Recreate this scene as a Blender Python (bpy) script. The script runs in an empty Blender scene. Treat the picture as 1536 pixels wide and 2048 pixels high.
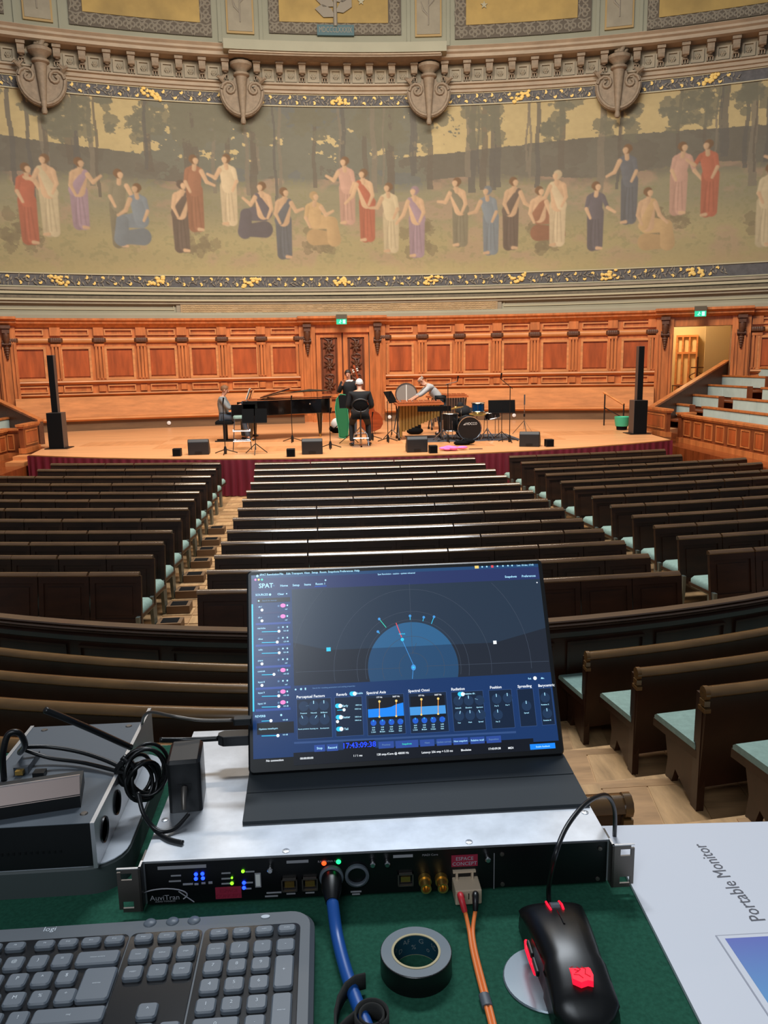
import bpy, bmesh, math, random
import numpy as np
from mathutils import Matrix, Vector
random.seed(7)
SC = bpy.context.scene
COL = SC.collection
ZC = 2.9                                    # eye height above the hall floor datum
R_ = math.radians
# ------------------------------------------------------------------ camera
F = 1600.0
CAM = np.array([-0.741, 0.0, ZC])
def basis(pitch, yaw, roll):
    cp, sp = math.cos(pitch), math.sin(pitch); cy, sy = math.cos(yaw), math.sin(yaw)
    f = np.array([sy*cp, cy*cp, -sp]); r = np.array([cy, -sy, 0.0]); u = np.cross(r, f)
    cr, sr = math.cos(roll), math.sin(roll)
    return f, cr*r+sr*u, -sr*r+cr*u
CF, CR, CU = basis(R_(10.62), R_(4.1), R_(-0.95))
cd = bpy.data.cameras.new('camera'); cam = bpy.data.objects.new('camera', cd); COL.objects.link(cam)
cam.matrix_world = Matrix(((CR[0], CU[0], -CF[0], CAM[0]), (CR[1], CU[1], -CF[1], CAM[1]), (CR[2], CU[2], -CF[2], CAM[2]), (0, 0, 0, 1)))
cd.sensor_fit = 'VERTICAL'; cd.sensor_height = 32.0; cd.lens = F/2048*32; cd.clip_start = 0.02; cd.clip_end = 200
SC.camera = cam
# ------------------------------------------------------------------ light
W = bpy.data.worlds.new('world'); SC.world = W; W.use_nodes = True
W.node_tree.nodes['Background'].inputs[0].default_value = (0.62, 0.72, 0.85, 1)
W.node_tree.nodes['Background'].inputs[1].default_value = 0.16
def area(name, loc, target, sx, sy, power, color):
    l = bpy.data.lights.new(name, 'AREA'); l.shape = 'RECTANGLE'; l.size = sx; l.size_y = sy; l.energy = power; l.color = color
    o = bpy.data.objects.new(name, l); COL.objects.link(o); o.location = loc
    o.rotation_euler = (Vector(target)-Vector(loc)).to_track_quat('-Z', 'Y').to_euler()
    return o
area('stage_light', (0, 15.5, 12.5), (0, 21.5, 1.5), 12, 3, 2100, (1.0, 0.83, 0.65))
area('skylight', (0.2, 10.0, 15.0), (0.2, 13.0, 2.0), 6.5, 2.4, 2100, (0.86, 0.93, 1.0))
area('gallery_window', (-2.5, -4.5, 7.5), (-0.7, 1.0, 2.3), 3.5, 2.2, 172, (0.84, 0.92, 1.0))
vs = SC.view_settings; vs.view_transform = 'Standard'; vs.look = 'None'; vs.gamma = 1.0; vs.exposure = 0.0
try: vs.use_curve_mapping = False
except Exception: pass
# ------------------------------------------------------------------ geometry helpers
def ray(px, py):
    d = CF + CR*(px-768)/F - CU*(py-1024)/F
    return d/np.linalg.norm(d)
def AZ(px, py, z):                          # point at height z seen at this place of the photograph
    d = ray(px, py); return CAM + (z-ZC)/d[2]*d
def AY(px, py, y):
    d = ray(px, py); return CAM + y/d[1]*d
def AX(px, py, x):
    d = ray(px, py); return CAM + (x-CAM[0])/d[0]*d
YW, RW = -1.6, 28.0                         # back wall: an arc of radius RW about (0, YW)
def AW(px, py, r=RW):
    d = ray(px, py); o = np.array([CAM[0], CAM[1]-YW]); a = d[0]**2+d[1]**2; b = 2*(o@d[:2]); c = o@o-r*r
    t = (-b+math.sqrt(b*b-4*a*c))/(2*a); return CAM+t*d
def TH(px, r=RW, py=700): q = AW(px, py, r); return math.degrees(math.atan2(q[0], q[1]-YW))
def ZW(py, r=RW, px=680): return float(AW(px, py, r)[2])
def wp(t, r, z): a = R_(t); return (r*math.sin(a), YW+r*math.cos(a), z)

_txt = {}
TS = bpy.data.scenes.new('bake')
def bake(o):
    TS.collection.objects.link(o); vl = TS.view_layers[0]; vl.update(); dg = vl.depsgraph
    m = bpy.data.meshes.new_from_object(o.evaluated_get(dg)); bpy.data.objects.remove(o); return m
def text_tris(s, bold=0):
    if (s, bold) not in _txt:
        c = bpy.data.curves.new('t', 'FONT'); c.body = s; c.align_x = 'CENTER'; c.align_y = 'CENTER'; c.resolution_u = 2; c.size = 1; c.offset = bold
        m = bake(bpy.data.objects.new('t', c))
        _txt[(s, bold)] = ([tuple(v.co) for v in m.vertices], [tuple(p.vertices) for p in m.polygons])
        bpy.data.curves.remove(c); bpy.data.meshes.remove(m)
    return _txt[(s, bold)]
I4 = Matrix.Identity(4)
class MB:
    def __init__(s, M=None): s.v = []; s.f = []; s.M = M or I4; s.plain = M is None
    def add(s, vs, fs, M=None):
        n = len(s.v)
        T = s.M @ M if M is not None else s.M
        if M is None and s.plain: s.v += [tuple(map(float, p)) for p in vs]
        else: s.v += [tuple(T @ Vector(p)) for p in vs]
        s.f += [tuple(i+n for i in q) for q in fs]; return s
    def bb(s, x0, x1, y0, y1, z0, z1, M=None):
        return s.add([(x0,y0,z0),(x1,y0,z0),(x1,y1,z0),(x0,y1,z0),(x0,y0,z1),(x1,y0,z1),(x1,y1,z1),(x0,y1,z1)],
                     [(0,3,2,1),(4,5,6,7),(0,1,5,4),(1,2,6,5),(2,3,7,6),(3,0,4,7)], M)
    def box(s, c, d, rz=0, rx=0, ry=0):
        M = Matrix.Translation(c) @ Matrix.Rotation(rz, 4, 'Z') @ Matrix.Rotation(ry, 4, 'Y') @ Matrix.Rotation(rx, 4, 'X')
        return s.bb(-d[0]/2, d[0]/2, -d[1]/2, d[1]/2, -d[2]/2, d[2]/2, M)
    def rbox(s, c, d, r, rz=0, seg=4, rx=0, top=None):         # box with rounded vertical corners, softened top
        M = Matrix.Translation(c) @ Matrix.Rotation(rz, 4, 'Z') @ Matrix.Rotation(rx, 4, 'X')
        def ring(k):
            rr = max(r-k, 1e-4); hx, hy = d[0]/2-k, d[1]/2-k; o = []
            for cx, cy, a0 in ((hx-rr, hy-rr, 0), (-hx+rr, hy-rr, 90), (-hx+rr, -hy+rr, 180), (hx-rr, -hy+rr, 270)):
                for i in range(seg+1):
                    a = R_(a0+90*i/seg); o.append((cx+rr*math.cos(a), cy+rr*math.sin(a)))
            return o
        t = top if top is not None else min(r, d[2])*0.3
        lv = [(-d[2]/2, 0), (d[2]/2-t, 0), (d[2]/2, t)]
        vs = []; n = 0
        for z, k in lv:
            q = ring(k); n = len(q); vs += [(x, y, z) for x, y in q]
        fs = [tuple(reversed(range(n))), tuple(range(2*n, 3*n))]
        for L in (0, 1):
            for i in range(n): j = (i+1) % n; fs.append((L*n+i, L*n+j, L*n+n+j, L*n+n+i))
        return s.add(vs, fs, M)
    def tube(s, pts, r, n=8, closed=False, M=None, flat=1.0):
        P = [Vector(p) for p in pts]; m = len(P); rr = r if isinstance(r, (list, tuple)) else [r]*m
        vs = []; up = None
        for i, p in enumerate(P):
            a = P[(i-1) % m] if (closed or i) else P[0]; b = P[(i+1) % m] if (closed or i < m-1) else P[-1]
            t = (b-a)
            t = t.normalized() if t.length > 1e-9 else Vector((0, 0, 1))
            if up is None:
                up = Vector((0, 0, 1)) if abs(t.z) < 0.9 else Vector((1, 0, 0))
            x = t.cross(up)
            if x.length < 1e-6: x = t.orthogonal()
            x.normalize(); y = x.cross(t).normalized(); up = y
            for k in range(n):
                A = 2*math.pi*k/n; vs.append(tuple(p + x*(rr[i]*math.cos(A)) + y*(rr[i]*flat*math.sin(A))))
        fs = []
        for i in range(m if closed else m-1):
            j = (i+1) % m
            for k in range(n): l = (k+1) % n; fs.append((i*n+k, i*n+l, j*n+l, j*n+k))
        if not closed: fs += [tuple(reversed(range(n))), tuple(range((m-1)*n, m*n))]
        return s.add(vs, fs, M)
    def lathe(s, prof, c=(0,0,0), n=20, M=None, sy=1.0, cap=True):
        vs = []; fs = []; m = len(prof)
        for i in range(n):
            a = 2*math.pi*i/n
            for r, z in prof: vs.append((c[0]+r*math.cos(a), c[1]+sy*r*math.sin(a), c[2]+z))
        for i in range(n):
            j = (i+1) % n
            for k in range(m-1): fs.append((i*m+k, j*m+k, j*m+k+1, i*m+k+1))
        if cap and prof[0][0] > 1e-6: fs.append(tuple(i*m for i in reversed(range(n))))
        if cap and prof[-1][0] > 1e-6: fs.append(tuple(i*m+m-1 for i in range(n)))
        return s.add(vs, fs, M)
    def prism(s, poly, z0, z1, M=None):
        n = len(poly); vs = [(x, y, z0) for x, y in poly]+[(x, y, z1) for x, y in poly]
        fs = [tuple(reversed(range(n))), tuple(range(n, 2*n))]+[(i, (i+1) % n, n+(i+1) % n, n+i) for i in range(n)]
        return s.add(vs, fs, M)
    def sphere(s, c, r, n=10, m=7, M=None):
        r3 = r if isinstance(r, (tuple, list)) else (r, r, r)
        prof = [(math.sin(math.pi*k/m), -math.cos(math.pi*k/m)) for k in range(m+1)]
        T = Matrix.Translation(c) @ Matrix.Diagonal((r3[0], r3[1], r3[2], 1))
        return s.lathe([(max(a, 0), b) for a, b in prof], (0,0,0), n, (M @ T) if M is not None else T)
    def sweep(s, t0, t1, prof, n=24):        # closed (r, z) profile swept along the wall's arc, degrees
        m = len(prof); vs = []; fs = []
        for i in range(n+1):
            t = t0+(t1-t0)*i/n
            for r, z in prof: vs.append(wp(t, r, z))
        for i in range(n):
            for k in range(m): l = (k+1) % m; fs.append((i*m+k, (i+1)*m+k, (i+1)*m+l, i*m+l))
        fs += [tuple(range(m)), tuple(n*m+k for k in reversed(range(m)))]
        return s.add(vs, fs)
    def wbox(s, t0, t1, r0, r1, z0, z1, n=1): return s.sweep(t0, t1, [(r0, z0), (r1, z0), (r1, z1), (r0, z1)], n)
    def text(s, txt, M, h, bold=0):          # centred lettering, h = cap height
        vs, fs = text_tris(txt, bold); k = h/0.7
        return s.add([(x*k, y*k, 0) for x, y, z in vs], fs, M)
    def build(s, name, mat, parent=None, label=None, smooth=None, bev=0, world=False, kind=None, data=None):
        me = bpy.data.meshes.new(name)
        vs = s.v
        if world and parent is not None:
            L = parent['_loc']; vs = [(x-L[0], y-L[1], z-L[2]) for x, y, z in vs]
        me.from_pydata(vs, [], s.f); me.update()
        bm = bmesh.new(); bm.from_mesh(me); bmesh.ops.recalc_face_normals(bm, faces=bm.faces); bm.to_mesh(me); bm.free()
        if smooth: me.shade_smooth(); me.set_sharp_from_angle(angle=R_(smooth if smooth is not True else 40))
        me.materials.append(mat if not isinstance(mat, str) else M_[mat])
        o = bpy.data.objects.new(name, me); COL.objects.link(o)
        if parent is not None: o.parent = parent
        if bev:
            b = o.modifiers.new('b', 'BEVEL'); b.width = bev; b.segments = 2; b.limit_method = 'ANGLE'
        if label: o['label'] = label
        if kind: o['kind'] = kind
        return o
def T(name, label, cat, loc=(0,0,0), rz=0, group=None):
    o = bpy.data.objects.new(name, None); COL.objects.link(o); o.location = loc; o.rotation_euler = (0, 0, rz); o.empty_display_size = 0.1
    o['label'] = label; o['category'] = cat; o['_loc'] = [float(a) for a in loc]
    if group: o['group'] = group
    return o
def tag(o, label, cat, group=None):
    o['label'] = label; o['category'] = cat
    if group: o['group'] = group
    return o
def struct(o): o['kind'] = 'structure'; return o
def copy_thing(root, loc, rz, label):
    c = root.copy(); COL.objects.link(c); c.location = loc; c.rotation_euler = (0, 0, rz); c['label'] = label; c['_loc'] = [float(a) for a in loc]
    def rec(a, b):
        for ch in list(a.children):
            d = ch.copy(); COL.objects.link(d); d.parent = b; rec(ch, d)
    rec(root, c)
    return c
def frame(loc, xd, yd):                      # matrix from origin and two directions
    x = Vector(xd).normalized(); y = Vector(yd).normalized(); z = x.cross(y).normalized()
    return Matrix(((x.x, y.x, z.x, loc[0]), (x.y, y.y, z.y, loc[1]), (x.z, y.z, z.z, loc[2]), (0, 0, 0, 1)))
def smooth_path(pts, k=6):
    P = [Vector(p) for p in pts]; out = []
    for i in range(len(P)-1):
        a, b, c, d = P[max(i-1, 0)], P[i], P[i+1], P[min(i+2, len(P)-1)]
        for j in range(k):
            t = j/k; out.append(0.5*((2*b)+(c-a)*t+(2*a-5*b+4*c-d)*t*t+(3*b-a-3*c+d)*t**3))
    out.append(P[-1]); return [tuple(p) for p in out]
# ------------------------------------------------------------------ materials
M_ = {}
def lin(c): return tuple(((x/255)/12.92 if x/255 <= 0.04045 else (((x/255)+0.055)/1.055)**2.4) for x in c)
def mat(name, rgb, rough=0.5, metal=0, grain=None, amt=0.3, emit=0, bump=0, spec=0.5, coat=0, coords='pos', detail=4, alpha=None, trans=0):
    m = bpy.data.materials.new(name); m.use_nodes = True; M_[name] = m
    nt = m.node_tree; b = nt.nodes['Principled BSDF']; c = lin(rgb)
    b.inputs['Base Color'].default_value = (*c, 1); b.inputs['Roughness'].default_value = rough; b.inputs['Metallic'].default_value = metal
    b.inputs['Specular IOR Level'].default_value = spec; b.inputs['Coat Weight'].default_value = coat; b.inputs['Coat Roughness'].default_value = 0.15
    if trans: b.inputs['Transmission Weight'].default_value = trans
    if emit:
        b.inputs['Emission Color'].default_value = (*c, 1); b.inputs['Emission Strength'].default_value = emit
        b.inputs['Base Color'].default_value = (c[0]*0.3, c[1]*0.3, c[2]*0.3, 1)
    if grain:
        g = nt.nodes.new('ShaderNodeNewGeometry'); mp = nt.nodes.new('ShaderNodeMapping'); mp.inputs['Scale'].default_value = grain
        if coords == 'obj':
            g = nt.nodes.new('ShaderNodeTexCoord'); nt.links.new(g.outputs['Object'], mp.inputs[0])
        else: nt.links.new(g.outputs['Position'], mp.inputs[0])
        n = nt.nodes.new('ShaderNodeTexNoise'); n.inputs['Scale'].default_value = 1; n.inputs['Detail'].default_value = detail; n.inputs['Roughness'].default_value = 0.6
        nt.links.new(mp.outputs[0], n.inputs[0])
        r = nt.nodes.new('ShaderNodeValToRGB')
        r.color_ramp.elements[0].position = 0.3; r.color_ramp.elements[1].position = 0.7
        r.color_ramp.elements[0].color = (*[x*(1-amt) for x in c], 1); r.color_ramp.elements[1].color = (*[min(1, x*(1+amt)) for x in c], 1)
        nt.links.new(n.outputs[0], r.inputs[0]); nt.links.new(r.outputs[0], b.inputs['Base Color'])
        if bump:
            bp = nt.nodes.new('ShaderNodeBump'); bp.inputs['Strength'].default_value = bump; bp.inputs['Distance'].default_value = 0.01
            nt.links.new(n.outputs[0], bp.inputs['Height']); nt.links.new(bp.outputs[0], b.inputs['Normal'])
    return m
mat('oak', (196, 116, 62), 0.36, grain=(7, 7, 1.2), amt=0.28, bump=0.15)
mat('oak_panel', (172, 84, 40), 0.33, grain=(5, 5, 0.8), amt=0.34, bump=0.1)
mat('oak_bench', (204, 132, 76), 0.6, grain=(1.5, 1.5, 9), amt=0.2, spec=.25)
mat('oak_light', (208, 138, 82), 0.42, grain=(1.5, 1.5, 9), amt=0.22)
mat('oak_carved', (92, 56, 36), 0.5, grain=(20, 20, 20), amt=0.3)
mat('oak_shade', (128, 66, 34), 0.4, grain=(6, 6, 1.5), amt=0.3)
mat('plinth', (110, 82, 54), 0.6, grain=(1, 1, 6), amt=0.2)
mat('stage_wood', (226, 164, 112), 0.36, grain=(0.7, 6, 1), amt=0.14)
mat('stage_wood_b', (214, 150, 98), 0.36, grain=(6, 0.7, 1), amt=0.14)
mat('side_floor', (126, 62, 30), 0.22, grain=(2, 8, 1), amt=0.35)
mat('aisle_wood', (186, 148, 104), 0.42, grain=(12, 2.2, 2), amt=0.3, bump=0.1)
mat('aisle_wood_b', (170, 132, 92), 0.42, grain=(2.2, 12, 2), amt=0.3, bump=0.1)
mat('hall_floor', (160, 124, 84), 0.45, grain=(8, 2, 2), amt=0.3)
mat('pew', (54, 30, 15), 0.42, grain=(2, 8, 8), amt=0.35, bump=0.08)
mat('pew_rail', (84, 60, 38), 0.14, grain=(3, 10, 10), amt=0.25, coat=1.0)
mat('tier', (46, 25, 14), 0.35, grain=(2, 8, 3), amt=0.4)
mat('tier_rail', (102, 74, 42), 0.22, grain=(3, 10, 10), amt=0.25, coat=0.4)
mat('parapet_rail', (74, 56, 44), 0.28, grain=(3, 10, 10), amt=0.25, coat=0.4)
mat('cushion', (130, 156, 146), 0.8, grain=(30, 30, 30), amt=0.12)
mat('stand_fabric', (190, 206, 196), 0.85, grain=(3, 3, 3), amt=0.08)
mat('iron', (120, 128, 120), 0.4, metal=0.6)
mat('dark', (14, 14, 16), 0.5)
mat('stone', (150, 140, 120), 0.75, grain=(2, 2, 2), amt=0.12)
mat('stone_pink', (160, 144, 122), 0.7, grain=(2, 2, 6), amt=0.14)
mat('stone_brown', (134, 118, 98), 0.7, grain=(8, 8, 8), amt=0.18, bump=0.2)
mat('stone_deep', (112, 102, 84), 0.8, grain=(8, 8, 8), amt=0.2)
mat('plaster', (158, 152, 130), 0.8, grain=(0.6, 0.6, 0.6), amt=0.07)
mat('plaster_grey', (150, 148, 128), 0.8, grain=(0.6, 0.6, 0.6), amt=0.08)
mat('plaster_line', (180, 172, 142), 0.7)
mat('tablet', (166, 142, 108), 0.85, grain=(1, 1, 1), amt=0.15)
mat('tablet_brick', (178, 152, 112), 0.85, grain=(4, 4, 4), amt=0.2)
mat('border_dark', (86, 84, 84), 0.7, grain=(6, 6, 6), amt=0.25)
mat('border_leaf', (122, 114, 100), 0.7, grain=(6, 6, 6), amt=0.25)
mat('gilt', (230, 196, 112), 0.6)
mat('gilt_dull', (168, 138, 86), 0.6)
mat('gold_ground', (168, 138, 74), 0.6, metal=0.1, grain=(0.8, 0.8, 0.8), amt=0.25)
mat('scroll', (150, 140, 124), 0.8)
mat('scroll_back', (98, 88, 76), 0.85)
mat('blue_tablet', (82, 108, 112), 0.7)
mat('cream', (206, 186, 146), 0.8)
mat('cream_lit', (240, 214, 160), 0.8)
mat('velvet', (112, 16, 36), 0.8, grain=(9, 9, 0.5), amt=0.3)
mat('speaker', (34, 33, 34), 0.55)
mat('speaker_side', (74, 66, 62), 0.45)
mat('black', (12, 12, 13), 0.45)
mat('black_matte', (13, 13, 14), 0.9, spec=.15)
mat('piano', (6, 6, 7), 0.08, coat=1.0)
mat('ivory', (236, 232, 220), 0.3)
mat('brass', (206, 166, 88), 0.3, metal=0.9)
mat('chrome', (190, 190, 192), 0.2, metal=1)
mat('white', (232, 232, 230), 0.5)
mat('paper', (240, 238, 230), 0.8)
mat('skin_tone', (206, 150, 122), 0.55)
mat('skin_hand', (204, 148, 120), 0.55)
mat('hair_brown', (122, 84, 54), 0.7)
mat('hair_dark', (40, 26, 20), 0.6)
mat('hair_white', (222, 222, 222), 0.7)
mat('hair_grey', (150, 132, 118), 0.7)
mat('cloth_grey', (128, 134, 136), 0.85, grain=(10, 10, 10), amt=0.15)
mat('cloth_light', (176, 176, 176), 0.85, grain=(10, 10, 10), amt=0.1)
mat('cloth_black', (18, 20, 24), 0.85)
mat('jeans', (70, 78, 88), 0.85)
mat('trouser_dark', (36, 36, 38), 0.85)
mat('navy_cloth', (24, 38, 58), 0.9)
mat('eye', (24, 18, 16), 0.3)
mat('lip', (160, 84, 76), 0.5)
mat('bass_wood', (150, 62, 26), 0.25, coat=0.6, grain=(2, 2, 14), amt=0.3)
mat('green_case', (16, 104, 62), 0.7)
mat('green_plastic', (60, 170, 130), 0.45)
mat('pink_cloth', (226, 120, 190), 0.85, grain=(8, 8, 8), amt=0.2)
mat('drum_blue', (16, 70, 120), 0.15, metal=0.5)
mat('drumhead', (226, 210, 180), 0.6)
mat('clear_head', (140, 134, 128), 0.3)
mat('bar_wood', (186, 104, 60), 0.35)
mat('resonator', (170, 134, 72), 0.4, metal=0.4)
mat('rug', (74, 74, 80), 0.95)
mat('exit_green', (40, 200, 150), 0.4, emit=1.1)
mat('exit_white', (190, 255, 235), 0.4, emit=1.2)
mat('exit_case', (86, 78, 60), 0.6)
mat('extinguisher', (190, 30, 34), 0.35)
mat('lettering', (226, 226, 220), 0.6)
# ================================================================== SETTING
# ---- back wall with two doors
DOOR_C = -0.22
zo = float(AW(1400, 652)[2])
RD0, RD1 = 21.05, 24.45                      # right doorway opening
m = MB(); m.wbox(-38, -2.0, RW, RW+.4, 0, 12.2, 40); m.wbox(1.52, RD0, RW, RW+.4, 0, 12.2, 24); m.wbox(-2.0, 1.52, RW+.1, RW+.4, 0, 12.2, 4)
m.wbox(RD0, RD1, RW, RW+.4, zo, 12.2, 4); m.wbox(RD1, 38, RW, RW+.4, 0, 12.2, 20)
wall = struct(m.build('wall_back', 'plaster', smooth=30)); wall['_loc'] = [0, 0, 0]
def wall_many(mb, name, matname, parent, thetas, label=None, smooth=None, kind=None):
    me = None; out = []
    for t in thetas:
        if me is None:
            o = mb.build(name, matname, parent, smooth=smooth); me = o.data
            for v in me.vertices: v.co.y -= YW
        else: o = bpy.data.objects.new(name, me); COL.objects.link(o); o.parent = parent
        o.location = (0, YW, 0); o.rotation_euler = (0, 0, -R_(t))
        if kind: o['kind'] = kind
        out.append(o)
    return out
z = lambda a: a+ZC
panelling = struct(MB().wbox(-38, -2.85, 27.94, 28, z(-1.95), z(1.22), 40).wbox(2.42, 20.2, 27.94, 28, z(-1.95), z(1.22), 24).wbox(25.4, 38, 27.94, 28, z(-1.95), z(1.22), 14).build('trim_1', 'oak', smooth=30))
panelling['_loc'] = [0, 0, 0]; panelling['label'] = 'carved oak panelling covering the lower back wall'
secs = [(-20.83, -2.75, 7), (2.33, 20.08, 7), (25.6, 37.5, 5), (-38, -27, 4)]
bays = [(a+(b-a)*(i+.5)/n) for a, b, n in secs for i in range(n)]
bw = 2.56
bnd = [(a+.28+(b-a-.56)*i/n) for a, b, n in secs for i in range(n+1)]
r0 = 27.94
def frame_sweep(hw, zb, zt, w, r1):          # four bevelled strips round a panel
    q = MB(); k = math.degrees(w/28)
    for a, b in ((-hw, -hw+k), (hw-k, hw)): q.sweep(a, b, [(r0, z(zb+w)), (r1+.002, z(zb+w)), (r1+.002, z(zt-w)), (r0, z(zt-w))], 1)
    for a, b in ((zb, zb+w), (zt-w, zt)): q.sweep(-hw, hw, [(r0, z(a)), (r1, z(a)), (r1, z(b)), (r0, z(b))], 2)
    return q
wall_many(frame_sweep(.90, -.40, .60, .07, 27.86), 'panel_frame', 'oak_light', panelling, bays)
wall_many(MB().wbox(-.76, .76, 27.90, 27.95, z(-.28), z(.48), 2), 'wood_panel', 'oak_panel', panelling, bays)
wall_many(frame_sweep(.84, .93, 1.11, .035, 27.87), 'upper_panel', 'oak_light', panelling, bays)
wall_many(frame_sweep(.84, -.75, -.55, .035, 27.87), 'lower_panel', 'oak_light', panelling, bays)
q = MB()
for a in (-.2, 0, .2): q.wbox(a-.065, a+.065, 27.85, 27.95, z(-.36), z(.66))
q.wbox(-.3, .3, 27.88, 27.95, z(-.40), z(-.33)); q.wbox(-.3, .3, 27.84, 27.95, z(.6), z(.68)); q.wbox(-.2, .2, 27.84, 27.95, z(-.74), z(-.56)); q.wbox(-.3, .3, 27.86, 27.95, z(.92), z(1.16))
wall_many(q, 'pilaster', 'oak', panelling, bnd)
q = MB()
for k in range(5): q.lathe([(.0, -.08), (.085, -.06), (.1, 0), (.085, .06), (0, .08)], wp(-.24+.12*k, 27.86, z(.785)), 8)
wall_many(q, 'carved_clasp', 'oak_carved', panelling, bnd, smooth=60)
for a, b, n in secs:
    N = 3*n
    MB().sweep(a, b, [(28, z(.87)), (27.87, z(.86)), (27.84, z(.82)), (27.83, z(.785)), (27.85, z(.74)), (27.88, z(.70)), (28, z(.69))], N).build('torus_rail', 'oak_light', panelling, smooth=50)
    MB().sweep(a, b, [(28, z(-.40)), (27.80, z(-.41)), (27.78, z(-.45)), (27.86, z(-.51)), (28, z(-.52))], N).build('dado_ledge', 'oak_light', panelling, smooth=30)
    MB().sweep(a, b, [(28, z(-.78)), (27.80, z(-.79)), (27.78, z(-.82)), (27.88, z(-.88)), (28, z(-.88))], N).build('lower_ledge', 'oak_light', panelling, smooth=30)
    MB().sweep(a-.3, b+.3, [(28, z(1.42)), (27.66, z(1.42)), (27.66, z(1.36)), (27.74, z(1.31)), (27.74, z(1.27)), (27.82, z(1.22)), (27.88, z(1.16)), (28, z(1.16))], N).build('top_cornice', 'oak', panelling, smooth=20)
# wall benches (they could be carried off: things of their own)
def wall_bench(a, b, label):
    c = wp((a+b)/2, 27.4, z(-1.86)); t = T('wall_bench', label, 'bench', c, group='oak benches along the back wall')
    MB().sweep(a, b, [(27.92, z(-.89)), (27.66, z(-.89)), (27.62, z(-.95)), (27.42, z(-1.5)), (27.92, z(-1.5))], 24).build('backrest', 'oak_bench', t, world=True, smooth=30)
    MB().sweep(a, b, [(27.9, z(-1.49)), (26.96, z(-1.47)), (26.93, z(-1.52)), (26.98, z(-1.57)), (27.9, z(-1.57))], 24).build('seat', 'oak_bench', t, world=True, smooth=30)
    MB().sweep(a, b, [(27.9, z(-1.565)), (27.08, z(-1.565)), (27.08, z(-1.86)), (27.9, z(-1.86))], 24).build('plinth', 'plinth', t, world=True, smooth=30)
    return t
wall_bench(-20.6, -2.9, 'long oak bench against the panelled wall behind the grand piano')
wall_bench(2.5, 20.0, 'long oak bench against the panelled wall behind the drum kit')
q = MB()
for px in (337, 597, 779, 1028): 
    p = AW(px, 840 if px < 500 else 826, 27.06); q.lathe([(0, 0), (.05, .005), (.05, .03), (0, .035)], (0, 0, 0), 12, frame((p[0], p[1], z(-1.74)), (1, 0, 0), (0, 0, 1)))
for i, px in enumerate((337, 779, 1028)):
    p = AW(px, 830, 27.07); zz = z(-1.72)
    t = T('floor_socket', ['round white socket outlet low on the bench plinth, left of the piano', 'round white socket outlet low on the bench plinth, right of the centre door', 'round white socket outlet low on the bench plinth, right of the music stands'][i], 'socket', (p[0], p[1], zz))
    MB().lathe([(.06, 0), (.06, .02), (.045, .03), (0, .03)], (0, 0, 0), 14, frame((0, 0, 0), (1, 0, 0), (0, 0, 1))).build('outlet', 'white', t, smooth=40)
# ---- door surrounds
def surround(tc, hw, name, zt=.95):
    s = struct(MB().wbox(tc-hw-1.05, tc-hw, 27.78, 28.02, z(-1.9), z(1.2), 2).wbox(tc+hw, tc+hw+1.05, 27.78, 28.02, z(-1.9), z(1.2), 2)
               .wbox(tc-hw, tc+hw, 27.84, 28.02, z(zt), z(1.2), 4).build(name, 'oak', smooth=30)); s['_loc'] = [0, 0, 0]
    MB().sweep(tc-hw-1.15, tc+hw+1.15, [(28, z(1.45)), (27.46, z(1.45)), (27.46, z(1.38)), (27.58, z(1.32)), (27.58, z(1.27)), (27.7, z(1.2)), (28, z(1.2))], 10).build('door_cornice', 'oak', s, smooth=20)
    q = MB()
    for sg in (-1, 1):
        for k in (.12, .3, .74, .93): q.wbox(tc+sg*(hw+k)-.04, tc+sg*(hw+k)+.04, 27.72, 27.8, z(-1.7), z(.7), 1)
        q.wbox(tc+sg*(hw+.52)-.5, tc+sg*(hw+.52)+.5, 27.68, 27.8, z(-1.9), z(-1.66), 2)
    q.build('fluting', 'oak', s)
    for sg in (-1, 1):                       # carved scroll console either side
        p = wp(tc+sg*(hw+.52), 27.78, z(.8)); M = frame(p, (math.cos(R_(tc)), -math.sin(R_(tc)), 0), (0, 0, 1))
        q = MB(M); q.box((0, .36, .12), (.26, .09, .26)); q.box((0, .26, .10), (.2, .14, .2))
        q.tube([(0, .2, .1), (0, .05, .12), (0, -.1, .07), (0, -.2, .05)], [.1, .1, .07, .05], 8)
        for y in (-.04, -.1, -.16): q.tube([(-.12, y, .06), (.12, y, .06)], .035, 8)
        q.box((0, -.12, .1), (.26, .035, .1))
        for k in range(5): q.sphere((0, -.24-.07*k, .05), (.09-.014*k, .05, .05), 8, 5)
        q.build('carved_console', 'oak_carved', s, smooth=50)
    return s
s1 = surround(DOOR_C, 1.78, 'trim_2'); s1['label'] = 'oak surround of the centre double door'
s2 = surround((RD0+RD1)/2, (RD1-RD0)/2, 'trim_3', zo-ZC); s2['label'] = 'oak surround of the right doorway'
s3 = surround(-23.0, 1.7, 'trim_4'); s3['label'] = 'oak surround at the left end of the wall'
MB().wbox(RD0-.1, RD0, 27.8, 28.9, z(-2.2), zo, 1).wbox(RD1, RD1+.1, 27.8, 28.9, z(-2.2), zo, 1).build('door_jamb', 'oak_shade', s2)
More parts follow.
